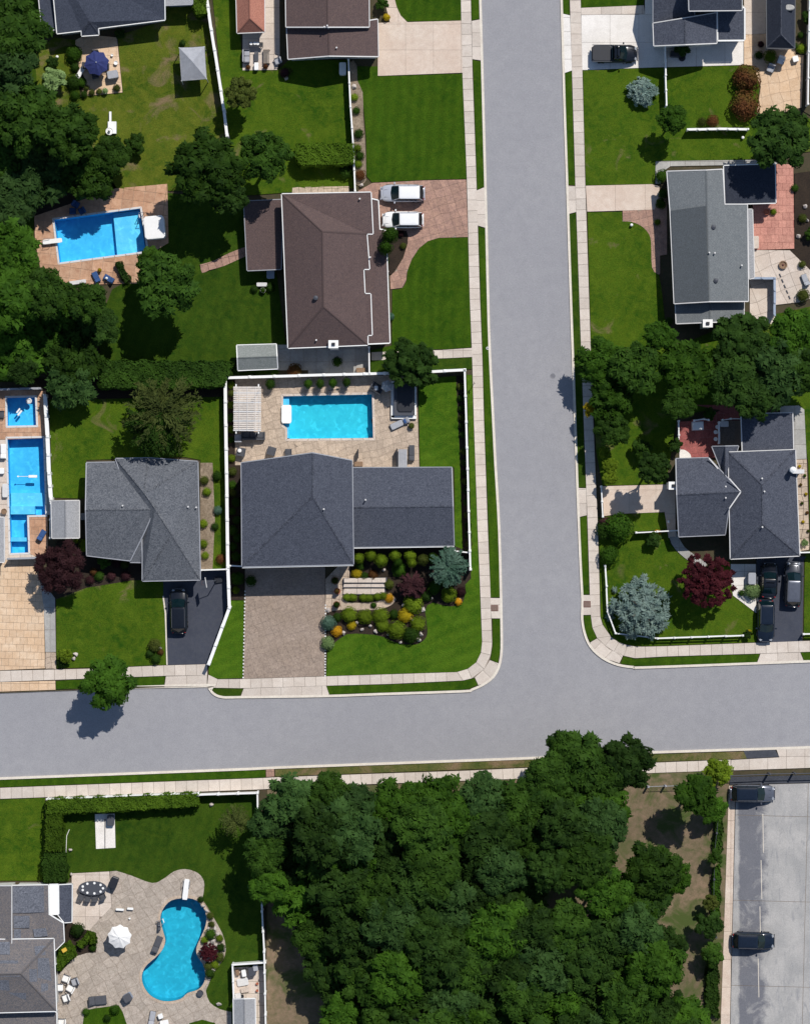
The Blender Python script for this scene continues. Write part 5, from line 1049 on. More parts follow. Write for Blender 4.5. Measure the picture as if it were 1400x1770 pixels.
CR['bushdark'] = [crown(415 + i, 'leaf_dark', lobes=16, per=170, leaf=.17, lob=(.26, .38), name='foliage') for i in range(2)]
CR['sage'] = [crown(420, 'leaf_sage', lobes=22, per=150, leaf=.15, lob=(.22, .3), name='foliage')]
CR['blue'] = [crown(501, 'leaf_blue', lobes=120, per=75, leaf=.12, lob=(.05, .13), flatz=.95, wide=.34, spread=.93, star=6, hv=(.82, 1.0))]
CR['bluesmall'] = [crown(502, 'leaf_blue', lobes=70, per=90, leaf=.17, lob=(.06, .16), flatz=.95, wide=.34, spread=.9, star=6, hv=(.82, 1.0))]
CR['wisp'] = [wispy(601, 'leaf_moss', 85, 64, leaf=.10)]
CR['wispgreen'] = [wispy(602, 'leaf_mid', 130, 60, leaf=.12)]
CR['teal'] = [wispy(603, 'leaf_teal', 80, 50, leaf=.15, wide=.2, height=.5)]
CR['purplewisp'] = [wispy(604, 'leaf_purple', 70, 46, leaf=.18, wide=.3, height=.45, name='foliage')]
for key, mat in (('b_green', 'leaf_bright'), ('b_mid', 'leaf_mid'), ('b_dark', 'leaf_dark'), ('b_lime', 'leaf_lime'), ('b_yellow', 'leaf_yellow'), ('b_orange', 'leaf_orange'), ('b_sage', 'leaf_sage'), ('b_teal', 'leaf_teal'), ('b_brown', 'leaf_brown'), ('b_purple', 'leaf_purple'), ('b_olive', 'leaf_olive')):
    CR[key] = [ball(700 + i * 3 + len(CR), mat) for i in range(2)]
TRUNK = [trunk_mesh(i) for i in range(3)]
NT = [0]
def mk(name, me, parent, loc=(0, 0, 0), sc=(1, 1, 1), rz=0.0):
    o = bpy.data.objects.new(name, me); COL.objects.link(o); o.parent = parent; o.location = loc; o.scale = sc; o.rotation_euler = (0, 0, rz); return o
def tree(label, px, py, r, kind='mid', h=None, name='tree', group=None, cat='tree', lift=None):
    """r: crown radius in px"""
    NT[0] += 1; k = NT[0]; rm = r / S; h = h or rm * 1.9 + 1.5; zc = max(h - rm * .72, rm * .25)
    t = thing(name, label, cat, px, py, zc + .3 * rm, .10, group=group); me = CR[kind][k % len(CR[kind])]; a = random.uniform(0, 6.28)
    crown_z = zc if kind not in ('blue', 'bluesmall') else .35
    sz = rm * random.uniform(.92, 1.12)
    mk('crown', me, t, (0, 0, crown_z), (rm * 1.04, rm * 1.04 * random.uniform(.94, 1.06), sz if crown_z == zc else rm * 1.05), a)
    th = zc + .2 * rm; mk('trunk', TRUNK[k % 3], t, (0, 0, 0), (rm * .95, rm * .95, th), a); return t
def shrub(label, px, py, r, kind='b_mid', h=None, ry=None, name='shrub', group=None, cat='shrub', z=.12, rz=None):
    NT[0] += 1; k = NT[0]; rm = r / S; ry = (ry or r) / S; h = h or rm * 1.5; me = CR[kind][k % len(CR[kind])]
    t = thing(name, label, cat, px, py, h * .7, z, rz if rz is not None else 0, group=group); body = h * .62
    b = kind.startswith('b_')
    mk('foliage', me, t, (0, 0, (h - rm * .85 if b else h - rm * .6) if h > rm else 0.05), (rm, ry, max(rm * .9, h * .5) if b else rm * 1.0), 0 if ry != rm else random.uniform(0, 6.28))
    mk('stem', TRUNK[k % 3], t, (0, 0, 0), (rm * .8, rm * .8, max(.15, h * .6)), 0); return t
def hedge(label, pts, h, mat='leaf_bright', leaf=.26, dens=95, group=None):
    P = PX(pts, h * .7); cx = sum(p[0] for p in P) / len(P); cy = sum(p[1] for p in P) / len(P)
    if area(P) < 0: P = P[::-1]
    t = thing('hedge', label, 'hedge', CX + cx * S, CY - cy * S, 0, .12, group=group); rng = np.random.default_rng(int(abs(cx * 13 + cy * 7)) + 5)
    Q = [(x - t.location.x, y - t.location.y) for x, y in P]; x0, x1 = min(p[0] for p in Q), max(p[0] for p in Q); y0, y1 = min(p[1] for p in Q), max(p[1] for p in Q)
    n = int((x1 - x0) * (y1 - y0) * dens) + 10; xy = rng.uniform((x0, y0), (x1, y1), (n, 2)); xy = np.array([p for p in xy if inside(p, Q)])
    lump = .10 * np.sin(xy[:, 0] * 2.1) * np.cos(xy[:, 1] * 2.7) + .07 * np.sin(xy[:, 0] * 5.3 + xy[:, 1] * 3.9)
    A = np.column_stack([xy, h + lump + rng.uniform(-.08, .04, len(xy))]); NA = norm(np.array([0, 0, 1.]) + rng.normal(size=A.shape) * .38)
    S_, NS = [], []
    for i in range(len(Q)):
        a, b = Q[i], Q[(i + 1) % len(Q)]; ln = math.hypot(b[0] - a[0], b[1] - a[1]); m = int(ln * h * 70); u = rng.random(m); nn = np.array([(b[1] - a[1]) / ln, -(b[0] - a[0]) / ln, .25])
        wob = rng.uniform(-.04, .12, m) + .10 * np.sin(u * ln * 3 + i)
        S_.append(np.column_stack([a[0] + (b[0] - a[0]) * u + nn[0] * wob, a[1] + (b[1] - a[1]) * u + nn[1] * wob, rng.uniform(.05, h, m)])); NS.append(norm(nn + rng.normal(size=(m, 3)) * .35))
    Pt = np.concatenate([A] + S_); N = np.concatenate([NA] + NS); r = rng.normal(size=Pt.shape); T = norm(r - N * np.sum(r * N, 1, keepdims=True)); L = leaf * rng.uniform(.6, 1.3, len(Pt))
    mk('foliage', np_mesh('foliage', leaves(rng, Pt, T, N, L, L * .55), [np.arange(len(Pt) * 4).reshape(-1, 4)], mat), t)
    c = MB().prism([[(x * .97 + sum(p[0] for p in Q) / len(Q) * .03, y * .97 + sum(p[1] for p in Q) / len(Q) * .03) for x, y in Q]], 0, h - .16); c.build('branches', mat, t)
    return t

# --- named trees
tree('round green street tree leaning over the kerb of the cross street', 187, 1180, 45, 'bright', 6.5)
tree('dark purple leaved tree at the corner of the tan driveway', 104, 980, 45, 'purple', 5)
tree('wine red maple on the corner lawn beside the blue spruce', 1222, 1004, 46, 'red', 5.5)
tree('big pale blue spruce on the street corner lawn', 1112, 1054, 52, 'blue', 6)
tree('small pale blue spruce below the pickup driveway', 1112, 154, 25, 'bluesmall', 3.2)
tree('bright tree at the end of the white picket fence', 1161, 207, 27, 'bright', 5)
tree('large dark round tree over the navy roof extension', 1347, 238, 60, 'bigdark', 9)
tree('tall tree overhanging the white fence above the hot tub', 712, 628, 52, 'bigdark', 5)
tree('sparse feathery tree with long branches north of the grey roof', 284, 716, 68, 'wisp', 6)
tree('deeper green tree behind the feathery tree', 272, 735, 52, 'wispgreen', 5.5)
tree('large tree between the two vinyl fenced back lawns', 358, 288, 72, 'big', 10)
tree('broad tree beside the clipped hedge block', 458, 268, 50, 'big', 9)
tree('thin yellow green tree near the slanting fence', 416, 160, 30, 'olive', 5)
tree('tree shading the lawn right of the slanted blue pool', 290, 492, 56, 'mid', 9)
tree('small tree tucked under the tree right of the pool', 262, 455, 28, 'bright', 6)
tree('dead looking twiggy tree by the southern white fence', 408, 1418, 28, 'wisp', 4.5)
tree('big crowned tree just above the fenced lawn edge', 395, 335, 40, 'bigdark', 8)
# north west grove
NW = [(18, 50, 62, 'mid', 'topmost tree of the western grove beside the navy roof'), (20, 118, 46, 'cool', 'dark tree on the western edge left of the mulch bed'), (42, 200, 62, 'big', 'wide tree below the pale green shrub'), (118, 228, 56, 'big', 'dark crown in the middle of the western grove'), (-5, 268, 52, 'mid', 'tree cut by the left edge above the pool'),
      (62, 300, 55, 'cool', 'shaded tree north west of the blue pool'), (150, 300, 52, 'big', 'crown hanging over the top of the blue pool deck'), (192, 268, 34, 'mid', 'outer tree of the grove nearest the white ornament'), (12, 345, 50, 'cool', 'low dark tree at the left edge beside the deck'),
      (20, 432, 48, 'bright', 'bright tree on the left edge level with the diving board'), (10, 510, 60, 'bright', 'large bright crown at the left edge'), (78, 505, 44, 'mid', 'tree just below the pool deck corner'), (100, 560, 58, 'bright', 'wide crown south of the blue pool'), (38, 598, 56, 'bright', 'full crown north of the small square pool'),
      (168, 560, 36, 'dark', 'dark small crown west of the shaded lawn'), (128, 618, 52, 'mid', 'crown at the western end of the long hedge'), (122, 668, 42, 'cool', 'tree shading the small square pool'), (40, 640, 26, 'dark', 'dark tree behind the blue grey fence'), (150, 520, 34, 'mid', 'tree beside the blue lounge chairs')]
for x, y, r, k, l in NW: tree(l, x, y, r * 1.08, k, 4.3 if y > 540 else 5.2 if 255 < y < 360 else 8 + r * .03, group='western grove')
# eastern grove
EG = [(1040, 628, 44, 'bright', 'lime tinted crown leaning over the east sidewalk'), (1100, 634, 46, 'mid', 'crown above the second from the street in the eastern grove'), (1058, 690, 42, 'bright', 'middle crown along the eastern sidewalk'), (1060, 742, 34, 'big', 'dense dark crown above the lime bushes'),
      (1188, 640, 54, 'bright', 'bright crown in the centre of the eastern grove'), (1172, 700, 30, 'mid', 'small crown touching the red brick patio'), (1285, 590, 56, 'bigdark', 'dark crown over the corner of the green grey roof'), (1350, 640, 60, 'cool', 'broad crown near the right edge of the eastern grove'),
      (1265, 650, 52, 'dark', 'dark crown north of the brown deck'), (1300, 690, 38, 'dark', 'low dark crown behind the slate roof wing'), (1372, 575, 42, 'bright', 'yellow green crown at the right edge below the pale patio'), (1395, 640, 40, 'mid', 'crown cut by the right edge of the grove'), (1130, 808, 32, 'bigdark', 'dark round crown at the shaded driveway'), (1140, 580, 26, 'bright', 'small crown above the eastern grove lawn')]
for x, y, r, k, l in EG: tree(l, x, y, r, k, 5.6 if x < 1080 else 7.5, group='eastern grove')
for x, y, r, k, l in ((1020, 707, 15, 'yellow', 'yellow bush beside the east sidewalk'), (1043, 783, 11, 'lime', 'uppermost of three lime bushes on the sidewalk edge'), (1054, 805, 15, 'lime', 'middle of three lime bushes on the sidewalk edge'), (1052, 826, 15, 'lime', 'lowest of three lime bushes beside the shaded driveway'),
                      (1108, 775, 19, 'bush', 'mid green bush left of the dark round crown'), (1226, 715, 12, 'bush', 'small bush above the red brick patio'), (1166, 770, 14, 'bushdark', 'dark bush left of the red brick patio'), (1048, 905, 14, 'b_purple', 'purple tinted bush at the white gate fence'),
                      (1070, 912, 26, 'b_green', 'large clipped bush below the white gate fence'), (1046, 917, 17, 'b_mid', 'darker bush tucked left of the large clipped bush'), (1053, 960, 18, 'b_green', 'round clipped bush at the start of the rail fence'), (1129, 933, 15, 'bushdark', 'dark shrub beside the white fence near the garage'), (1136, 922, 7, 'b_orange', 'orange shrub at the white fence near the garage')):
    shrub(l, x, y, r, k, 3.6 if k == 'yellow' else 2.6 if k == 'lime' else r / S * 1.6)
# the woods: crowns in rows back from the street, nearest row first
WOODP = [(440, 1420), (478, 1345), (640, 1340), (700, 1345), (830, 1345), (925, 1335), (945, 1285), (1000, 1268), (1120, 1268), (1128, 1330), (1105, 1385), (1070, 1448), (1055, 1500), (1125, 1455), (1188, 1500), (1192, 1550), (1160, 1575), (1165, 1640), (1210, 1715), (1230, 1800), (560, 1810), (532, 1720), (508, 1640), (478, 1590), (450, 1560), (432, 1500)]
EXPL = [(505, 1385, 46, 'cool'), (570, 1372, 40, 'mid'), (612, 1395, 46, 'cool'), (682, 1390, 46, 'bright'), (752, 1385, 48, 'bright'), (830, 1385, 52, 'cool'), (905, 1388, 48, 'mid'), (948, 1338, 40, 'mid'), (992, 1316, 60, 'mid'), (1076, 1322, 58, 'bigdark'), (960, 1385, 46, 'mid'), (1040, 1350, 44, 'mid'), (1042, 1402, 54, 'bright')]
ORD = ['first', 'second', 'third', 'fourth', 'fifth', 'sixth', 'seventh', 'eighth', 'ninth', 'tenth', 'eleventh', 'twelfth', 'thirteenth']
DESC = {'cool': 'blue green', 'mid': 'mid green', 'bright': 'fresh green', 'bigdark': 'fine leaved dark green', 'dark': 'deep green', 'big': 'fine leaved green'}
EXPL.sort()
for i, (x, y, r, k) in enumerate(EXPL): tree('%s tree, %s from the left along the street front of the woods' % (DESC[k], ORD[i]), x, y, r, k, 9.5, group='trees of the woods')
rows = [(1438, 460, 1060, 'second'), (1492, 462, 1040, 'third'), (1552, 488, 1130, 'fourth'), (1612, 520, 1130, 'fifth'), (1672, 545, 1150, 'sixth'), (1732, 575, 1180, 'seventh'), (1790, 590, 1215, 'eighth')]
kinds = ['mid', 'dark', 'cool', 'bigdark', 'mid', 'bright', 'dark']; ki = 0; rr = random.Random(5)
for yy, xa, xb, row in rows:
    n = int((xb - xa) / 66); got = []
    for i in range(n + 1):
        x = xa + (xb - xa) * (i + .5) / (n + 1) + rr.uniform(-12, 12); y = yy + rr.uniform(-14, 14)
        if (x - 958) ** 2 / 44 ** 2 + (y - 1562) ** 2 / 38 ** 2 < 1: continue
        got.append((x, y, rr.uniform(46, 60)))
    for i, (x, y, r) in enumerate(got):
        k = kinds[ki % 7]; ki += 1; tree('%s tree, %s from the left in the %s row of the woods' % (DESC[k], ORD[i], row), x, y, r, k, 6.5 if i == 0 else rr.uniform(8.5, 12), group='trees of the woods')
for x, y, r, k, l in ((1130, 1505, 52, 'mid', 'rounded tree bulging east out of the woods'), (1165, 1520, 30, 'bright', 'outer tree of the eastern bulge of the woods'), (1098, 1580, 44, 'bright', 'lighter tree below the eastern bulge of the woods'), (1185, 1765, 44, 'bright', 'bright tree at the lower right corner of the woods'), (1140, 1640, 44, 'dark', 'deep green tree at the eastern edge of the woods'),
                      (1205, 1372, 38, 'bright', 'bright tree casting shade on the bare earth by the lot'), (1240, 1335, 26, 'lime', 'yellow green tree beside the lot sidewalk'), (1232, 1400, 24, 'bright', 'small tree against the parking strip'), (1226, 1600, 26, 'bushdark', 'dark scrubby tree on the bank beside the lot'), (1236, 1480, 14, 'bush', 'small scrub tree on the bank halfway down the lot'), (1232, 1650, 22, 'bush', 'scrub tree low on the bank beside the lot'), (1228, 1560, 15, 'olive', 'olive scrub on the bank beside the lot'), (655, 1700, 40, 'bright', 'fresh green tree low in the left of the woods'), (458, 1478, 38, 'mid', 'tree spilling over the southern white fence'), (468, 1420, 40, 'cool', 'tree just inside the corner of the southern white fence'), (462, 1530, 34, 'bright', 'low tree touching the southern white fence'), (590, 1762, 38, 'bright', 'fresh tree at the bottom beside the dirt clearing')):
    tree(l, x, y, r, k, (5 + r / 12) if r >= 30 else 1.5 + r / 11, group='trees beside the woods')
# hedges
hedge('long dark hedge below the shaded back lawn', [(178, 624), (300, 626), (404, 626), (396, 650), (386, 668), (260, 672), (172, 670)], 2.4, 'leaf_mid', .34, 60)
hedge('clipped block hedge beside the long white fence', [(512, 251), (611, 250), (613, 284), (520, 287), (510, 270)], 2.2, 'leaf_hedge')
hedge('clipped hedge along the southern sidewalk', [(82, 1381), (220, 1377), (343, 1371), (345, 1392), (220, 1400), (110, 1405), (82, 1405)], 1.9, 'leaf_hedge')
hedge('clipped hedge running south from the corner', [(81, 1406), (109, 1406), (109, 1470), (80, 1470)], 1.9, 'leaf_hedge')
hedge('rough hedge end above the patched roof', [(80, 1471), (109, 1471), (118, 1500), (114, 1524), (78, 1524), (74, 1495)], 1.6, 'leaf_mid', .32)
hedge('short hedge beside the pale wall at the top', [(335, -40), (357, -40), (357, 26), (340, 28), (335, 10)], 2.2, 'leaf_hedge')
hedge('angled low hedge on the orange deck', [(200, 456), (209, 453), (226, 484), (217, 490)], .8, 'leaf_dark')
hedge('low hedge at the left of the round patio bed', [(134, 1632), (154, 1611), (160, 1618), (141, 1638)], .9, 'leaf_hedge')
hedge('curved hedge end at the round patio bed', [(155, 1609), (165, 1616), (166, 1630), (157, 1630)], .9, 'leaf_hedge')
hedge('clipped hedge against the brown roof corner', [(97, 1645), (121, 1626), (131, 1640), (130, 1652), (104, 1676), (97, 1676)], 1.0, 'leaf_hedge')
hedge('upper strip of scrub on the bank beside the parking lot', [(1236, 1400), (1248, 1395), (1246, 1470), (1234, 1475)], .6, 'leaf_mid', .34, 40)
hedge('middle strip of scrub on the bank beside the parking lot', [(1232, 1500), (1244, 1496), (1242, 1590), (1228, 1592)], .6, 'leaf_bright', .34, 40)
hedge('lower strip of scrub on the bank beside the parking lot', [(1222, 1660), (1240, 1650), (1240, 1760), (1218, 1740)], .7, 'leaf_mid', .34, 40)
# topiaries along the pool fence
for i, (x, y, r, l) in enumerate(((467.8, 664, 9, 'potted topiary ball beside the white pergola'), (533, 663.5, 7.5, 'first of four topiary balls above the turquoise pool'), (553.7, 663.5, 7.5, 'second of four topiary balls above the turquoise pool'), (575.6, 662, 7.5, 'third of four topiary balls above the turquoise pool'), (599.4, 661, 7.5, 'fourth topiary ball above the turquoise pool'))):
    t = shrub(l, x, y, r, 'b_mid' if i % 2 == 0 else 'b_green', 1.5, name='topiary', group='topiary balls by the pool', ry=r * 1.2)
    MB().lathe(0, 0, [(.26, 0), (.36, .42), (.30, .42), (.28, .36)], 14).build('pot', 'charcoal', t)
# front bed shrubs
FB = [(604, 1062.5, 13, 'b_lime', 'leftmost large green ball below the box row'), (631, 1066, 12.5, 'b_lime', 'second large green ball below the box row'), (658, 1064.5, 13.5, 'b_lime', 'third large green ball below the box row'), (661.5, 1081, 11, 'b_lime', 'green ball just under the third large ball'), (685, 1089, 15, 'b_lime', 'biggest green ball low in the front bed'),
      (710, 1098, 13.5, 'b_mid', 'darkest green ball at the lower right of the bed'), (723, 1078, 12.5, 'b_lime', 'light green ball beside the lawn bay'), (700.5, 1063.5, 12, 'b_yellow', 'golden ball left of the lawn bay'), (714, 1044.5, 16, 'b_lime', 'broad yellow green ball below the purple maple'), (608, 1081, 7.5, 'b_yellow', 'small golden ball under the leftmost large ball'),
      (582.5, 1091, 9, 'b_orange', 'orange yellow ball at the driveway side of the bed'), (568, 1077, 12.5, 'b_teal', 'blue green shrub spilling onto the driveway edge'), (566.5, 1112, 11, 'b_sage', 'pale sage ball at the tip of the bed'), (681, 1061.5, 8, 'b_mid', 'dull green ball in the centre of the bed'), (583, 1067, 7.5, 'b_mid', 'small dark ball above the blue green shrub'),
      (690, 984, 12, 'b_green', 'cone shaped evergreen below the east wing'), (616.6, 992, 8.5, 'b_yellow', 'golden mound above the garden steps'), (630, 996, 7, 'b_mid', 'green mound right of the golden mound'), (645, 994, 8, 'b_brown', 'russet mound above the garden steps'), (672.6, 1010, 8, 'b_olive', 'golden green shrub at the end of the steps'),
      (750, 1016, 11, 'b_green', 'dense shrub right of the purple maple'), (776, 1028, 13, 'b_lime', 'yellow green shrub in the far lobe of the bed'), (797, 1023, 8, 'b_purple', 'plum coloured shrub at the bed edge near the fence'), (737, 1030, 9, 'b_dark', 'dark shrub below the purple maple'), (762, 1005, 10, 'b_mid', 'shrub under the weeping blue green tree'), (792, 1040, 6, 'b_orange', 'orange tuft at the foot of the far lobe'),
      (620.8, 960.5, 8.5, 'b_lime', 'first ball along the east wing wall'), (641, 956, 9.5, 'b_lime', 'second ball along the east wing wall'), (658.5, 965, 10.5, 'b_lime', 'third and largest ball along the east wing wall'), (682.8, 956, 9.5, 'b_lime', 'fourth ball along the east wing wall'), (688, 968, 7, 'b_green', 'lower ball under the fourth wall ball'), (708.5, 956.5, 10, 'b_lime', 'fifth ball along the east wing wall'),
      (711.6, 969, 7.5, 'b_lime', 'lower ball under the fifth wall ball'), (731, 963.7, 9.5, 'b_olive', 'sixth ball along the east wing wall'), (748, 961, 9, 'b_green', 'seventh ball beside the weeping tree'), (621.6, 978, 8, 'b_mid', 'dark ball below the first wall ball'), (646, 1046, 5, 'b_green', 'tiny shrub on the curving stone walk')]
for x, y, r, k, l in FB: shrub(l, x, y + (4 if y < 972 and x < 760 else 0), r * 1.12, k, 1.9 if y < 972 and x < 760 else r / S * 1.5, group='clipped shrubs of the front bed')
for i, (x, y) in enumerate(((600, 1032.5), (610, 1032.5), (628, 1033), (638.5, 1033.5), (652.5, 1031.5), (662.5, 1030))): shrub('box ball, %s from the left in the row between steps and walk' % ORD[i], x, y, 8, 'b_lime', .7, group='box row below the garden steps', ry=7)
shrub('orange shrub at the right end of the box row', 673, 1034, 8.5, 'b_orange', .7)
tree('low spreading purple laceleaf maple in the front bed', 711, 1011, 24, 'purplewisp', 2.2)
tree('weeping blue green cedar by the corner of the fence', 775, 980, 33, 'teal', 4)
for i, (x, y, r) in enumerate(((579, 1003.5, 7), (583, 1022, 4.5), (582, 1045, 6))):
    t = shrub(('potted shrub in a red pot on the stone landing', 'small plant in the lower red pot on the landing', 'plant on a stone plinth at the driveway corner')[i], x, y, r, ('b_olive', 'b_brown', 'b_mid')[i], 1.0, name='potted_plant', cat='potted plant'); MB().lathe(0, 0, [(.22, 0), (.36, .45), (.3, .45), (.28, .38)], 14).build('pot', 'terracotta', t)
def rock(label, x, y, r, h=.35, mat='stone', group='stones in the beds'):
    t = thing('boulder', label, 'stone', x, y, h / 2, .12, random.uniform(0, 3), group=group); rm = r / S; v = ICO_V * [rm, rm * random.uniform(.65, .95), h] + np.random.default_rng(int(x * 7 + y)).normal(size=ICO_V.shape) * rm * .13
    me = bpy.data.meshes.new('rock'); me.from_pydata(v.tolist(), [], ICO_F.tolist()); me.materials.append(MT[mat]); mk('rock', me, t, (0, 0, h * .3)); return t
for x, y, r, l in ((648.7, 1091.5, 4.5, 'white stone between the bed and lawn curve'), (692, 1110, 4, 'round white stone at the lowest bed edge'), (724, 1106, 4.5, 'white stone beside the darkest green ball'), (727, 1096, 5, 'beige stone at the right edge of the bed'), (593.5, 1094, 5, 'pinkish stone beside the orange yellow ball'), (671, 1097, 3, 'small stone under the biggest green ball'),
                   (730, 1053, 6, 'long pale stone below the broad ball'), (712, 1070, 4.5, 'stone between the golden ball and light ball'), (640, 1082, 3.5, 'rusty stone between the green balls'), (626, 1088, 3.5, 'grey blue stone in the middle of the bed'), (617, 1076, 3, 'small white stone beside the small golden ball'), (697, 1046, 4, 'bright stone left of the broad ball'), (794, 1036, 3.5, 'white stone in the far lobe of the bed'), (746, 1034, 3, 'round stone near the purple maple'), (568, 1054, 5, 'pale rock at the walk and driveway corner'), (664, 985, 4, 'pale rock beside the cone evergreen')):
    rock(l, x, y, r)
# side beds of the central house
WB = [(400, 665, 7, 'b_lime'), (401, 680, 6, 'b_olive'), (400, 700, 7, 'b_lime'), (400, 722, 8, 'b_green'), (400, 742, 7, 'b_lime'), (400, 760, 6, 'b_green'), (401, 792, 7, 'b_lime'), (402, 815, 8, 'b_olive'), (402, 838, 8, 'b_green'), (403, 852, 7, 'b_olive'), (409, 868, 9, 'b_mid'), (402, 884, 7, 'b_green'), (410, 900, 8, 'b_dark'), (403, 917, 9, 'b_mid'), (411, 930, 8, 'b_dark'), (403, 945, 8, 'b_green'), (408, 963, 9, 'b_mid'), (411, 1000, 12, 'b_green'), (408, 1020, 7, 'b_lime')]
for i, (x, y, r, k) in enumerate(WB): shrub('shrub inside the tall west fence, number %s from the pergola corner' % (ORD + ['fourteenth', 'fifteenth', 'sixteenth', 'seventeenth', 'eighteenth', 'nineteenth'])[i], x, y, r, k, r / S * 1.5, group='shrubs inside the west fence')
shrub('clipped bush on the left corner of the paver driveway', 434, 1004, 10, 'b_mid', 1.0)
EB = [(795 + .055 * (y - 660), y) for y in (668, 688, 706, 722, 736, 751, 780, 800, 818, 832, 848, 868, 890, 908, 925, 940)]
for i, (x, y) in enumerate(EB): shrub('dark round shrub inside the east fence, %s from the north corner' % (ORD + ['fourteenth', 'fifteenth', 'sixteenth'])[i], x, y, 6.5, 'b_dark' if i % 3 else 'b_olive', .6, group='shrubs inside the east fence')
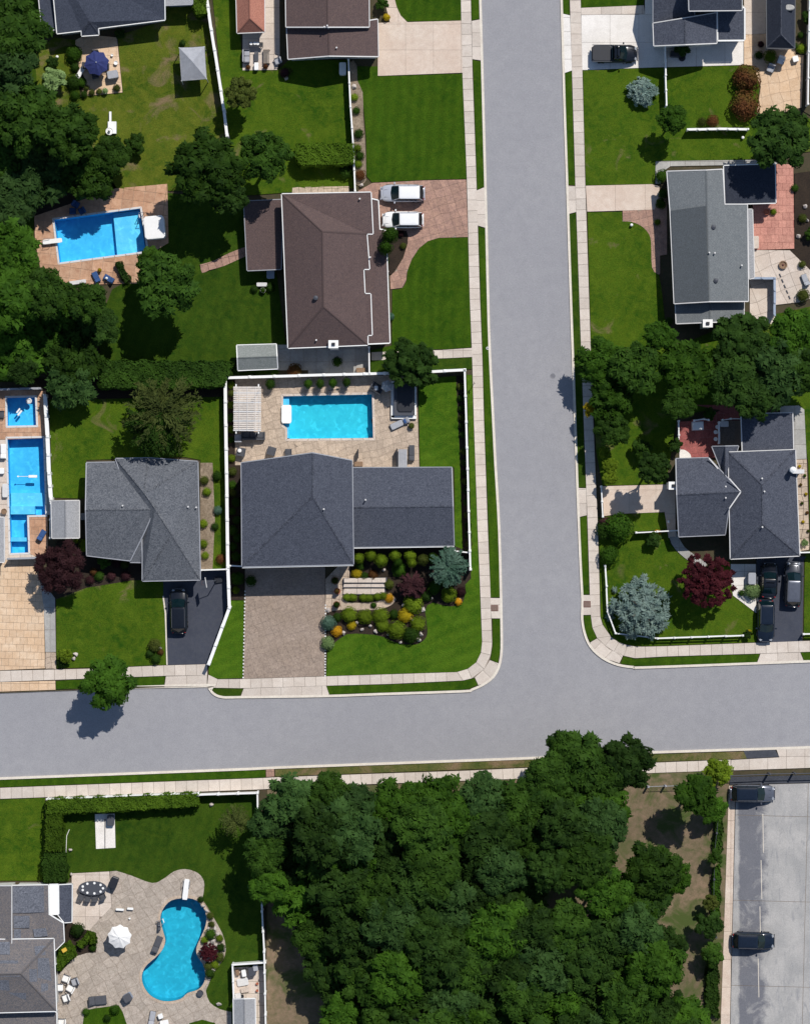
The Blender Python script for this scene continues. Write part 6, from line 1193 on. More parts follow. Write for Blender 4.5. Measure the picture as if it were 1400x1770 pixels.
# misc shrubs: (x, y, r, kind, label)
MS = [(95, 137, 24, 'sage', 'pale lime green tree like shrub west of the peach patio'), (92, 108, 12, 'bushdark', 'dark shrub above the pale lime shrub'), (128, 93, 15, 'b_green', 'big rounded evergreen left of the navy umbrella'), (130, 116, 8, 'b_mid', 'evergreen under the big rounded evergreen'), (127, 141, 14, 'b_mid', 'sprawling evergreen at the lower left of the peach patio'), (142, 142, 9, 'b_green', 'evergreen reaching onto the peach patio'), (130, 164, 9, 'b_green', 'evergreen at the bottom of the peach patio bed'),
      (150, 152, 5.5, 'b_olive', 'small ball on the patio corner above three others'), (146, 163, 7, 'b_mid', 'leftmost of three small balls on the patio edge'), (159.5, 160, 6, 'b_olive', 'middle of three small balls on the patio edge'), (172, 158, 5.5, 'b_olive', 'rightmost of three small balls on the patio edge'), (202.5, 152, 7, 'b_olive', 'ball shrub in the right corner of the peach patio'), (208, 59, 10, 'bushdark', 'dark bush at the house corner by the peach patio'), (235, 250, 20, 'bush', 'loose bush at the edge of the western grove'), (316, 74, 6, 'b_dark', 'tiny dark bush above the canopy'),
      (492, 126, 9, 'b_purple', 'dark plum bush at the patio corner'), (500, 122, 6, 'b_olive', 'olive plant beside the plum bush'), (597, 297, 12, 'b_mid', 'round bush under the clipped block hedge'), (613, 168, 7, 'b_lime', 'first plant in the pebble bed'), (616, 191, 7, 'b_green', 'second plant in the pebble bed'), (620, 231, 9, 'b_mid', 'third plant in the pebble bed'), (618.5, 256, 7, 'b_lime', 'fourth plant in the pebble bed'), (622, 269, 8.5, 'b_green', 'fifth plant in the pebble bed'), (620, 284, 7, 'b_lime', 'sixth plant in the pebble bed'), (623, 302, 10, 'b_brown', 'russet bush at the foot of the pebble bed'),
      (660, 5, 13, 'bush', 'bush at the top beside the brown roof'), (671, 30, 4, 'b_yellow', 'yellow plant at the foot of the curved walk'), (674, 408, 15, 'b_green', 'upper of two tall bushes beside the white cars'), (667, 430, 13, 'b_green', 'lower of two tall bushes beside the white cars'), (665, 450, 9, 'b_mid', 'small bush at the tip of the island bed'), (693, 404, 6, 'b_purple', 'plum plant in the island bed'), (697, 425, 6, 'b_olive', 'olive plant in the island bed'), (675, 547, 7, 'b_teal', 'blue green shrub right of the brown side roof'),
      (440, 499, 7, 'b_dark', 'dark ball left of the stone urn below the side wing'), (468, 497, 8, 'b_mid', 'square green plant right of the stone urn'), (404, 638, 14, 'bush', 'leafy bush left of the garden shed'), (383, 650, 9, 'b_yellow', 'yellow flowering plant by the fence corner'), (583, 625, 9, 'b_mid', 'round shrub in the shaded grey patio'), (510, 640, 13, 'b_brown', 'russet shrub between shed and patio'),
      (1113, 0, 1, 'b_dark', ''), (1291, 134, 25, 'b_brown', 'upper of two big russet shrubs on the lawn'), (1288, 181, 27, 'b_brown', 'lower of two big russet shrubs on the lawn'), (1231.5, 209, 11, 'b_brown', 'small russet ball above the low white fence'), (1213, 210, 8, 'b_olive', 'olive ball beside the small russet ball'), (1178, 84, 16, 'bushdark', 'dark bush below the layered dark roof'), (1311, 95, 8, 'b_dark', 'dark ball by the narrow garage'), (1331, 98, 12, 'b_lime', 'lime shrub at the foot of the narrow garage'), (1383, 61, 6, 'b_mid', 'small ball right of the narrow garage'), (1385, 84, 9, 'b_lime', 'lime plant below the small ball at the right'), (1396, 30, 13, 'bushdark', 'dark bush at the top right edge'), (1374, 80, 6, 'b_mid', 'plant at the garage corner'),
      (1143, 304, 12, 'b_green', 'upper clipped bush left of the green grey roof'), (1142, 352, 10, 'b_green', 'lower clipped bush left of the green grey roof'), (1146, 335, 9, 'b_mid', 'dark bush between the two clipped bushes'), (1136, 384, 6, 'b_lime', 'small lime plant beside the curved walk'), (1336, 366, 6, 'b_lime', 'plant in the corner of the salmon patio'), (1387, 377, 8, 'b_olive', 'olive plant in the right mulch bed'), (1399, 405, 12, 'bush', 'leafy bush cut by the right edge'), (1386, 457, 7, 'b_olive', 'grey plant at the edge of the pale patio'), (1388, 510, 12, 'b_olive', 'olive bush at the lower edge of the pale patio'), (1373, 325, 7, 'b_mid', 'bush beside the salmon patio top'), (1156, 555, 7, 'b_dark', 'dark bush beside the lower grey roof'),
      (1300, 1022, 15, 'b_sage', 'grey green mound on the white entry walk'), (1281, 1025, 6, 'b_dark', 'small dark shrub beside the grey green mound'), (1290, 1097, 9, 'bushdark', 'dark shrub at the end of the rail fence'), (1294, 1093, 5, 'b_yellow', 'yellow tuft on the dark shrub by the rail fence'), (1390, 938, 7, 'sage', 'pale spiky plant near the slate house corner'),
      (130, 930, 10, 'b_lime', 'lime bush below the pale shed'), (148, 942, 12, 'b_lime', 'lime bush at the corner of the grey roof'), (182, 970, 14, 'bush', 'bright leafy bush below the grey roof'), (203, 974, 8, 'b_purple', 'plum ball beside the bright leafy bush'), (216, 976, 8, 'b_olive', 'olive ball by the grey house step'), (218, 995, 9, 'b_purple', 'rightmost plum ball of the lower row'), (193, 996, 8, 'b_purple', 'middle plum ball of the lower row'), (172, 996, 9, 'b_mid', 'green ball of the lower row'), (156, 1003, 8, 'b_purple', 'leftmost plum ball of the lower row'), (163, 988, 7, 'b_brown', 'russet ball behind the lower row'),
      (113, 1133, 15, 'lime', 'lime bush at the sidewalk corner of the lawn'), (107, 1145, 9, 'b_dark', 'dark plant under the lime bush'), (268, 1115, 12, 'b_olive', 'grey olive shrub on the driveway corner of the lawn'), (270, 1139, 9, 'b_mid', 'green shrub below the grey olive shrub'), (259, 1130, 7, 'b_dark', 'dark plant left of the grey olive shrub'), (278, 1127, 6, 'b_brown', 'russet plant against the white kerb'),
      (354, 830, 8, 'b_olive', 'first plant down the east side of the grey house'), (358, 850, 8, 'b_lime', 'second plant down the east side of the grey house'), (376, 822, 9, 'b_mid', 'plant in the grass by the west fence'), (377, 882, 8, 'b_teal', 'blue plant in the grass by the west fence'), (352, 905, 8, 'b_lime', 'third plant down the east side of the grey house'), (352, 940, 8, 'b_lime', 'fourth plant down the east side of the grey house'), (355, 960, 7, 'b_lime', 'fifth plant down the east side of the grey house'), (382, 966, 9, 'b_brown', 'russet grass clump at the white fence corner'), (372, 910, 7, 'b_dark', 'low dark plant in the strip by the fence'),
      (361, 1646, 17, 'red', 'round red maple beside the peanut shaped pool'), (135, 1608, 13, 'b_dark', 'dark bush below the dining terrace'), (161, 1638, 7, 'b_green', 'round bush at the tip of the patio bed'), (149, 1749, 7, 'b_green', 'left of two balls on the lawn tongue'), (199, 1745, 9, 'b_green', 'right of two balls on the lawn tongue'), (186, 1760, 7, 'b_mid', 'low shrub on the lawn tongue'),
      (347, 1555, 6, 'b_dark', 'dark shrub beside the diving board'), (364, 1583, 7, 'b_olive', 'first shrub in the pool rock bed'), (366, 1598, 6, 'b_olive', 'second shrub in the pool rock bed'), (364, 1615, 10, 'b_green', 'broad green shrub above the red pool maple'), (354, 1625, 7, 'b_lime', 'lime shrub at the pool edge'), (380, 1622, 7, 'b_lime', 'outer lime shrub in the rock bed'), (382, 1638, 8, 'b_mid', 'outer green shrub right of the red pool maple'), (380, 1655, 9, 'b_olive', 'olive shrub below the outer green shrub'), (372, 1668, 8, 'b_lime', 'lime shrub below the red pool maple'), (360, 1670, 8, 'b_olive', 'olive shrub at the waist of the pool'), (363, 1683, 9, 'b_mid', 'last shrub in the pool rock bed')]
for x, y, r, k, l in MS:
    if l: shrub(l, x, y, r, k, 4.2 if 'beside the white cars' in l else r / S * 1.5 if r < 14 else r / S * 1.35)
for x, y, r, l in ((372, 1606, 6, 'first pale boulder by the teal pool'), (377, 1614, 6, 'second pale boulder by the teal pool'), (362, 1605, 5, 'small boulder at the pool rim'), (369, 1625, 7, 'large boulder above the red pool maple'), (360, 1630, 5, 'boulder between pool and red maple'), (374, 1634, 6, 'boulder right of the red pool maple'), (388, 1640, 4, 'outer small boulder in the rock bed'), (369, 1675, 5, 'boulder low in the rock bed'), (358, 1660, 4, 'boulder below the red pool maple'), (352, 1566, 4, 'boulder at the top of the rock bed'), (358, 1574, 4, 'second boulder at the top of the rock bed'), (379, 1735, 5, 'pinkish boulder at the lower patio edge'),
                   (131, 1131, 5, 'round white rock on the lawn corner'), (128, 1138, 4, 'second round white rock on the lawn corner'), (612, 150, 5, 'white rock high in the pebble bed'), (625, 320, 4, 'pale rock at the foot of the pebble bed'), (706, 1, 1, ''), (495, 134, 5, 'grey rock under the plum bush'), (277, 1120, 4, 'rock at the driveway lawn corner'), (147, 134, 1, ''), (669, 470, 4, 'white rock at the island bed tip'), (352, 1000, 1, ''), (124, 1511, 3.5, 'white globe at the terrace corner'), (123, 1469, 3.5, 'white ball on the lawn by the hedge'), (366, 1391, 4, 'white ball beside the hedge end')):
    if l: rock(l, x, y, r)

# ------------------------------------------------------------------ vehicles
def rr_loop(x0, x1, hw, z, n=5, r=.35, fx=1.0, rx=1.0):
    """rounded rectangle loop, ccw; hw half width at the back (x0) times rx and front (x1) times fx"""
    out = []
    for cx, cy, a0, k in ((x1 - r, -(hw * fx - r * .6), -90, 1), (x1 - r, hw * fx - r * .6, 0, 1), (x0 + r, hw * rx - r * .6, 90, 1), (x0 + r, -(hw * rx - r * .6), 180, 1)):
        for i in range(n):
            a = R(a0 + 90 * i / (n - 1)); out.append((cx + r * math.cos(a), cy + r * .6 * math.sin(a), z))
    return out
def loft(loops, cap0=False, cap1=True):
    m = MB(); k = len(loops[0])
    for l in loops: m.v += [tuple(p) for p in l]
    for a in range(len(loops) - 1):
        for i in range(k): j = (i + 1) % k; m.f.append((a * k + i, a * k + j, (a + 1) * k + j, (a + 1) * k + i))
    if cap1: m.f.append(tuple((len(loops) - 1) * k + i for i in range(k)))
    if cap0: m.f.append(tuple(k - 1 - i for i in range(k)))
    return m
def car(label, px, py, ang, L=4.7, Wd=1.9, paint='paint_black', kind='suv', roof=None, cat='car', z=.14, rails='charcoal', group='parked vehicles'):
    t = thing('parked_car' if kind != 'pickup' else 'pickup_truck', label, cat, px, py, .8, z, R(ang), group=group); h = Wd / 2; F = L / 2
    tall = {'suv': 1.68, 'pickup': 1.80, 'sedan': 1.44}[kind]; belt = {'suv': .98, 'pickup': 1.05, 'sedan': .86}[kind]
    # body from stacked loops: sill, bulge, shoulder, deck
    m = MB(); st = 22; ring = 14; X = [-F + L * i / (st - 1) for i in range(st)]
    for x in X:
        u = x / F; wf = h * (1 - .16 * abs(u) ** 6 - (.06 * max(0, u) ** 2 + .04 * max(0, -u) ** 2)); e = max(0, abs(u) - .93) / .07; wf *= 1 - .10 * e * e; e2 = max(0, abs(u) - .76) / .24; wf *= 1 - (.27 if u > 0 else .18) * e2 ** 2.4
        hood = F * .46; zt = belt if x < hood else belt - (x - hood) / (F - hood) * (.20 if kind != 'sedan' else .16) * (1 + .4 * u)
        if kind == 'sedan' and x < -F * .55: zt = belt - .02
        zt -= .16 * e * e; zb = .26 + .10 * e
        for k in range(ring):
            a = 2 * math.pi * k / ring + math.pi / ring; c, s_ = math.cos(a), math.sin(a); q = lambda v, p: math.copysign(abs(v) ** p, v)
            yy = wf * q(c, .42); zz = (zt + zb) / 2 + (zt - zb) / 2 * q(s_, .42); zz += .035 * (1 - (yy / wf) ** 2) if s_ > .5 else 0; m.v.append((x, yy * (1 - .05 * max(0, s_)), zz))
    for a in range(st - 1):
        for k in range(ring): j = (k + 1) % ring; m.f.append((a * ring + k, (a + 1) * ring + k, (a + 1) * ring + j, a * ring + j))
    m.f.append(tuple(ring - 1 - k for k in range(ring))); m.f.append(tuple((st - 1) * ring + k for k in range(ring)))
    m.f = [f[::-1] for f in m.f]; body = m.build('body', paint, t, smooth=True)
    # greenhouse
    if kind == 'suv': b0, b1, t0, t1 = -F * .93, F * .50, -F * .76, F * .17
    elif kind == 'sedan': b0, b1, t0, t1 = -F * .72, F * .42, -F * .40, F * .10
    else: b0, b1, t0, t1 = -F * .10, F * .50, -F * .04, F * .20
    hw, tw_ = h * .93, h * .74; zt = tall - .05
    def P(x, y, z_): return (x, y, z_)
    gl = {'windshield': [P(b1, -hw * .80, belt), P(b1 + .12, 0, belt + .01), P(b1, hw * .80, belt), P(t1, tw_ * .92, zt), P(t1 + .07, 0, zt + .03), P(t1, -tw_ * .92, zt)],
          'rear_window': [P(b0, hw * .82, belt + .06), P(b0 - .04, 0, belt + .06), P(b0, -hw * .82, belt + .06), P(t0, -tw_ * .92, zt), P(t0 - .02, 0, zt + .02), P(t0, tw_ * .92, zt)]}
    core = loft([rr_loop(b0 + .03, b1 - .04, hw * .95, belt - .05, r=.25, fx=.84, rx=.88), rr_loop(t0 + .03, t1 - .03, tw_ * .95, zt - .03, r=.16)]); core.build('cabin', 'glass', t)
    for nm, pts in gl.items():
        q = MB(); q.quad(*pts); q.build(nm, 'glass', t)
    for s_ in (-1, 1):
        q = MB(); a = [P(b0 + .12, s_ * hw * .95, belt + .02), P(b1 - .30, s_ * hw * .93, belt + .02), P(t1 - .05, s_ * tw_ * 1.02, zt - .05), P(t0 + .10, s_ * tw_ * 1.02, zt - .05)]
        q.quad(*(a if s_ < 0 else a[::-1])); q.build('side_window', 'glass', t)
        for xa, xb in ((b1 - .14, t1 - .0), (b0 + .05, t0 + .03)):   # pillars
            MB().tube((xa, s_ * hw * .86, belt - .03), (xb, s_ * tw_ * .97, zt), .045, .04, 6).build('pillar', paint, t)
        MB().tube(((b0 + b1) / 2 - .1, s_ * hw * .97, belt), ((t0 + t1) / 2, s_ * tw_ * 1.03, zt), .04, .035, 6).build('pillar', 'black', t)
    rf = loft([rr_loop(t0, t1, tw_ * 1.03, zt - .04, r=.20), rr_loop(t0 - .02, t1 + .02, tw_ * 1.04, zt + .01, r=.22), rr_loop(t0 + .06, t1 - .06, tw_ * .94, zt + .05, r=.2), rr_loop(t0 + .35, t1 - .3, tw_ * .6, zt + .075, r=.2)]); rfo = rf.build('roof_panel', roof or paint, t, smooth=True)
    if kind == 'suv' and rails:
        for s_ in (-1, 1): MB().box((t0 + t1) / 2, s_ * tw_ * .97, zt + .09, (t1 - t0) * .9, .05, .05).build('roof_rail', rails, t)
    if kind == 'pickup':
        MB().pillow((-F + b0) / 2 - .05, 0, belt + .02, (b0 + F) * .95, h * 1.72, .10, b=.06).build('bed_cover', 'black', t)
        for s_ in (-1, 1): MB().box((-F + b0) / 2 - .05, s_ * h * .91, belt + .03, (b0 + F) * .95, .07, .07).build('bed_rail', 'charcoal', t)
        MB().box(b0 - .06, 0, belt + .3, .05, h * 1.3, .5).build('cab_window', 'glass', t)
    MB().box(F * .70, -h * .42, belt - .085, F * .26, .03, .04, R(5)).box(F * .70, h * .42, belt - .085, F * .26, .03, .04, R(-5)).build('hood_crease', paint, t)
    for s_ in (-1, 1):
        MB().pillow(b1 - .32, s_ * (h + .09), belt + .06, .16, .22, .15).build('mirror', paint, t)
        MB().pillow(F - .24, s_ * h * .56, belt - .27, .26, .30, .14, R(-30 * s_)).build('headlight', 'lamp_clear', t)
        MB().pillow(-F + .16, s_ * h * .66, belt - .16, .14, .22, .20, R(20 * s_)).build('taillight', 'lamp_red', t)
        for x in (-F * .60, F * .62):
            wv = bpy.data.objects.new('wheel', None); COL.objects.link(wv); wv.parent = t; wv.location = (x, s_ * (h - .12), .34)
            MB().tube((0, -.12, 0), (0, .12, 0), .34, n=18).build('tyre', 'tyre', wv); MB().tube((0, s_ * .10, 0), (0, s_ * .13, 0), .21, n=12).build('rim', 'rim', wv)
    MB().box(F - .02, 0, .46, .10, h * 1.5, .18).box(-F + .02, 0, .46, .10, h * 1.5, .18).build('bumper', 'black' if 'black' in paint or 'navy' in paint else paint, t)
    MB().box(F - .02, 0, belt - .34, .06, h * .9, .14).build('grille', 'charcoal', t)
    return t
car('silver SUV nose to the house, the upper of two on the pink driveway', 696, 334, 180, 4.75, 1.92, 'paint_silver', 'suv', roof='paint_white', rails='paint_silver')
car('white SUV nose to the house, the lower of two on the pink driveway', 696.5, 380, 180, 4.4, 1.82, 'paint_white', 'suv', rails='paint_silver')
car('black pickup with covered bed on the white concrete driveway', 1062, 93, 0, 4.9, 1.95, 'paint_black', 'pickup', cat='truck')
car('black SUV parked alone on the asphalt driveway by the diagonal fence', 309.5, 1056, 91, 4.9, 1.92, 'paint_black', 'suv')
car('small black sedan nearest the slate house in the left lane of the driveway', 1329, 1003, 88, 3.85, 1.82, 'paint_black', 'sedan')
car('long black SUV parked behind the small sedan, nose to the sidewalk', 1323, 1073, -91, 4.55, 1.9, 'paint_navy', 'suv')
car('dark grey SUV with bright hood in the right lane by the slate house', 1370, 1010, 88, 4.9, 1.92, 'paint_charcoal', 'suv', roof='paint_grey')
car('grey hatchback at the top of the parking lot under the metal fence', 1300, 1371.5, 0, 4.8, 1.9, 'paint_grey', 'suv', roof='paint_navy')
car('dark blue car alone in the lower bay of the parking lot', 1301, 1626, -1, 4.6, 1.88, 'paint_navy', 'suv')

# ------------------------------------------------------------------ garden furniture
def umbrella(label, px, py, r, mat, n=8, h=2.5, rot=0.0, z=.15):
    t = thing('garden_umbrella', label, 'umbrella', px, py, h, z, R(rot)); r /= S; m = MB(); e = []
    for i in range(n):
        a = 2 * math.pi * i / n; b = 2 * math.pi * (i + 1) / n; md = (a + b) / 2; ra = r; rm = r * math.cos(math.pi / n) * .93
        A = (ra * math.cos(a), ra * math.sin(a), h - .55); M_ = (rm * math.cos(md), rm * math.sin(md), h - .50); Bq = (ra * math.cos(b), ra * math.sin(b), h - .55)
        A2 = (ra * .5 * math.cos(a), ra * .5 * math.sin(a), h - .20); M2 = (rm * .5 * math.cos(md), rm * .5 * math.sin(md), h - .23); B2 = (ra * .5 * math.cos(b), ra * .5 * math.sin(b), h - .20); T_ = (0, 0, h)
        m.quad(A, M_, M2, A2); m.quad(M_, Bq, B2, M2); m.quad(A2, M2, T_); m.quad(M2, B2, T_)
    m.build('canopy', mat, t); q = MB()
    for i in range(n): a = 2 * math.pi * i / n; q = MB().tube((0, 0, h - .02), (r * .985 * math.cos(a), r * .985 * math.sin(a), h - .56), .012, .01, 5); q.build('rib', 'white', t)
    MB().tube((0, 0, 0), (0, 0, h - .02), .028).build('pole', 'grey_wood', t); MB().lathe(0, 0, [(.06, h - .02), (.05, h + .08), (.01, h + .13)], 10).build('finial', 'white', t); MB().lathe(0, 0, [(.28, 0), (.26, .08), (.06, .12)], 16).build('base', 'charcoal', t); return t
def chair(label, px, py, rot=0, cush='fabric_white', frame='charcoal', sc=1.0, z=.15, group=None):
    t = thing('patio_chair', label, 'chair', px, py, .4, z, R(rot), group=group); a = .33 * sc
    MB().pillow(0, 0, .38, a * 2, a * 2, .14, b=.2).build('seat', cush, t); MB().pillow(-a * .95, 0, .66, .14, a * 2, .55, tilt=R(-12), b=.2).build('backrest', cush, t)
    for s_ in (-1, 1): MB().box(0, s_ * a * 1.05, .56, a * 1.9, .06, .05).build('armrest', frame, t)
    for x in (-1, 1):
        for y in (-1, 1): MB().box(x * a * .9, y * a * 1.02, .27 if x < 0 else .28, .05, .05, .55).build('leg', frame, t)
    return t
def sofa(label, px, py, L, D, rot=0, cush='fabric_grey', frame='charcoal', z=.15, n=3, arms=True):
    t = thing('sofa', label, 'sofa', px, py, .4, z, R(rot)); MB().box(0, 0, .17, D, L, .30).build('frame', frame, t)
    for i in range(n): MB().pillow(.08, -L / 2 + L * (i + .5) / n, .40, D * .75, L / n * .93, .16, b=.15).build('cushion', cush, t)
    MB().pillow(-D * .42, 0, .55, D * .2, L * .98, .55, b=.15).build('backrest', cush, t)
    if arms:
        for s_ in (-1, 1): MB().box(0, s_ * (L / 2 + .02), .42, D, .12, .5).build('armrest', frame, t)
    return t
def table(label, px, py, L, Wd, rot=0, top='grey_wood', leg='charcoal', h=.72, z=.15, cat='table'):
    t = thing('garden_table', label, cat, px, py, h, z, R(rot)); k = max(3, int(Wd / .16))
    for i in range(k): MB().box(0, -Wd / 2 + Wd * (i + .5) / k, h, L, Wd / k - .012, .03).build('slat', top, t)
    for x in (-1, 1):
        for y in (-1, 1): MB().box(x * (L / 2 - .08), y * (Wd / 2 - .08), h / 2, .06, .06, h).build('leg', leg, t)
    return t
def rtable(label, px, py, r, mat='glass', h=.7, z=.15):
    t = thing('round_table', label, 'table', px, py, h, z); MB().lathe(0, 0, [(r, h - .02), (r, h + .01)], 24).build('table_top', mat, t); MB().lathe(0, 0, [(r * .5, 0), (r * .45, .04), (.05, .07), (.04, h - .03)], 12).build('pedestal', 'charcoal', t); return t
def lounger(label, px, py, rot=0, cush='fabric_white', frame='charcoal', z=.15, L=1.95, Wd=.62, group=None):
    t = thing('sun_lounger', label, 'sun lounger', px, py, .35, z, R(rot), group=group); MB().box(0, 0, .26, L, Wd, .06).build('frame', frame, t)
    MB().pillow(L * .16, 0, .34, L * .64, Wd * .95, .10, b=.12).build('mattress', cush, t); MB().pillow(-L * .33, 0, .48, L * .36, Wd * .95, .10, tilt=R(28), b=.12).build('backrest', cush, t)
    MB().pillow(-L * .38, 0, .60, .26, Wd * .7, .09, tilt=R(28)).build('headrest', cush, t)
    for x in (-.42, .42):
        for y in (-1, 1): MB().box(x * L, y * (Wd / 2 - .05), .12, .05, .05, .25).build('leg', frame, t)
    return t
def pot(label, px, py, r=.28, mat='terracotta', plant='b_green', h=.45, z=.15):
    t = thing('planter', label, 'planter', px, py, h, z); MB().lathe(0, 0, [(r * .75, 0), (r, h), (r * .86, h), (r * .82, h - .08)], 16).build('pot', mat, t)
    if plant: mk('foliage', CR[plant][0], t, (0, 0, h - .05), (r * 1.15, r * 1.15, r * 1.3), 1.0)
    return t
def boxy(name, label, cat, px, py, L, Wd, h, rot=0, mat='white', lid=None, z=.15):
    t = thing(name, label, cat, px, py, h, z, R(rot)); MB().pillow(0, 0, h / 2, L, Wd, h, b=.04).build('body', mat, t); MB().pillow(0, 0, h + .02, L * 1.03, Wd * 1.04, .07, b=.1).build('lid', lid or mat, t)
    MB().box(L * .3, -Wd * .5, h * .6, .12, .03, .03).build('handle', 'charcoal', t); return t
def diving(label, px, py, L, rot, z=.15, Wd=.5):
    t = thing('diving_board', label, 'diving board', px, py, .5, z, R(rot)); MB().pillow(0, 0, .48, L, Wd, .06, b=.05).build('board', 'white', t)
    for x in (-.40, -.08): MB().box(x * L, 0, .22, .18, Wd * .85, .46).build('stand', 'trim', t)
    for s_ in (-1, 1): MB().tube((-L * .45, s_ * Wd * .62, 0), (-L * .45, s_ * Wd * .62, .85), .025).tube((-L * .45, s_ * Wd * .62, .85), (-L * .12, s_ * Wd * .62, .8), .022).tube((-L * .12, s_ * Wd * .62, .8), (-L * .12, s_ * Wd * .62, .1), .022).build('handrail', 'metal', t)
    return t
def ladder(label, px, py, rot):
    t = thing('pool_ladder', label, 'ladder', px, py, .5, .15, R(rot))
    for s_ in (-1, 1): MB().tube((-.35, s_ * .25, 0), (-.30, s_ * .25, .7), .03).tube((-.30, s_ * .25, .7), (.2, s_ * .25, .7), .03).tube((.2, s_ * .25, .7), (.3, s_ * .25, -.6), .03).build('rail', 'metal', t)
    for z in (-.15, -.4): MB().box(.27, 0, z, .08, .46, .03).build('rung', 'white', t)
    return t
# central patio
t = thing('pergola', 'white slatted pergola at the west end of the turquoise pool patio', 'pergola', 428, 706, 2.4, .15)
x0, y0 = W(407, 668, 2.4); x1, y1 = W(449, 745.5, 2.4); cx, cy = (x0 + x1) / 2 - t.location.x, (y0 + y1) / 2 - t.location.y; Lx, Ly = x1 - x0, y0 - y1
for sx in (-1, 1):
    MB().box(cx + sx * (Lx / 2 - .1), cy, 2.32, .12, Ly + .5, .18).build('beam', 'white', t)
    for sy in (-1, 0, 1): MB().box(cx + sx * (Lx / 2 - .1), cy + sy * (Ly / 2 - .2), 1.12, .13, .13, 2.24).build('post', 'white', t)
for i in range(24): MB().box(cx + random.uniform(-.02, .02), cy - Ly / 2 + Ly * (i + .5) / 24, 2.46, Lx + .35, .145, .10, random.uniform(-.008, .008)).build('slat', 'pale_slat' if i % 5 else 'trim', t)
for i in range(3): MB().box(cx - Lx / 2 + Lx * (i + .5) / 3, cy, 2.54, .05, Ly * .98, .05).build('purlin', 'trim', t)
sofa('dark sofa showing under the south edge of the pergola', 438, 753.5, 2.4, .85, 90, 'fabric_dark', n=3); chair('grey armchair with white cushion at the pergola corner', 412.5, 757, 90, 'fabric_grey', sc=1.15)
chair('dark armchair with round white cushion near the house corner', 417.6, 780.5, 80, 'fabric_dark', sc=1.25); chair('dark armchair turned slightly on the pool patio', 470, 779, 75, 'fabric_dark', sc=1.25); chair('dark chair tucked by the roof peak', 499, 781, 90, 'fabric_dark', sc=.95)
t = thing('cushion', 'round white cushion on the dark armchair by the house corner', 'cushion', 414.5, 779, .7, .72); MB().lathe(0, 0, [(.18, 0), (.22, .06), (.15, .12)], 14).build('pad', 'fabric_white', t)
boxy('pool_step', 'white slatted entry platform at the west end of the turquoise pool', 'pool step', 495.5, 716, 1.05, 1.9, .25, 0, 'white')
t = thing('hot_tub', 'dark covered hot tub with white surround at the patio corner', 'hot tub', 698, 690, .9, .15)
MB().box(0, 0, .40, 2.15, 3.5, .80).build('cabinet', 'charcoal', t); MB().pillow(.15, .15, .86, 1.75, 3.05, .14, b=.06).build('cover', 'black', t)
MB().box(-1.20, 0, .2, .36, 3.9, .4).box(0, -1.92, .2, 2.7, .36, .4).box(1.25, 0, .2, .18, 3.6, .4).build('surround', 'white', t)
sofa('black corner sofa with a white cushion by the hot tub', 651, 671, 1.2, 1.0, 60, 'black', n=2); t = thing('towel', 'white towel lying on the black corner sofa', 'towel', 650, 671, .6, .62); MB().pillow(0, 0, .06, .4, .5, .1).build('fold', 'fabric_white', t)
umbrella('folded grey umbrella leaning over the black corner sofa', 669, 667, 11, 'fabric_grey', 6, 2.0, 20)
lounger('pale lounger set at an angle below the hot tub', 691, 732, 205, 'fabric_grey', L=2.2, Wd=.68); t = thing('towel', 'striped blue towel heaped on the pale lounger', 'towel', 702, 727, .6, .66, .4); MB().pillow(0, 0, .04, .55, .45, .1).build('fold', 'fabric_blue', t)
pot('round potted plant beside the pale lounger', 711, 736, .30, 'wood', 'b_olive')
lounger('dark lounger against the lawn edge of the pool patio', 711.5, 783, 90, 'fabric_dark', L=1.7, Wd=.62); table('light grey low table beside the dark lounger', 696, 792, 1.9, .95, 90, 'fabric_grey', h=.4); boxy('screen', 'narrow black screen standing on the pool patio', 'screen', 686, 791, .12, 1.9, 1.2, 0, 'black'); boxy('screen', 'short black screen close to the east wing', 'screen', 618.6, 784, .12, .9, 1.1, 0, 'black')
boxy('storage_bench', 'small beige bench at the east wing corner', 'bench', 620, 802, .9, .5, .45, 0, 'wood'); 
for px, py, l in ((576, 675, 'dark pool skimmer tool on the patio rim'),): t = thing('pool_tool', l, 'pool tool', px, py, .1, .16); MB().tube((-.5, 0, .03), (.4, .1, .03), .025).box(.5, .12, .03, .3, .2, .04).build('head', 'black', t)
# basketball hoop at the black driveway
t = thing('basketball_hoop', 'basketball hoop leaning over the black driveway', 'basketball hoop', 372, 1004, 3, .14, R(190)); MB().tube((0, 0, 0), (0, 0, 2.6), .05).tube((0, 0, 2.6), (.9, 0, 3.0), .04).build('pole', 'charcoal', t); MB().box(.95, 0, 3.1, .05, 1.1, .75).build('backboard', 'trim', t)
m = MB()
for i in range(14): a, b = 2 * math.pi * i / 14, 2 * math.pi * (i + 1) / 14; m.tube((1.22 + .22 * math.cos(a), .22 * math.sin(a), 2.9), (1.22 + .22 * math.cos(b), .22 * math.sin(b), 2.9), .012, n=5)
m.build('hoop', 'rust', t); MB().pillow(-.2, 0, .12, .9, .7, .24).build('base', 'black', t)
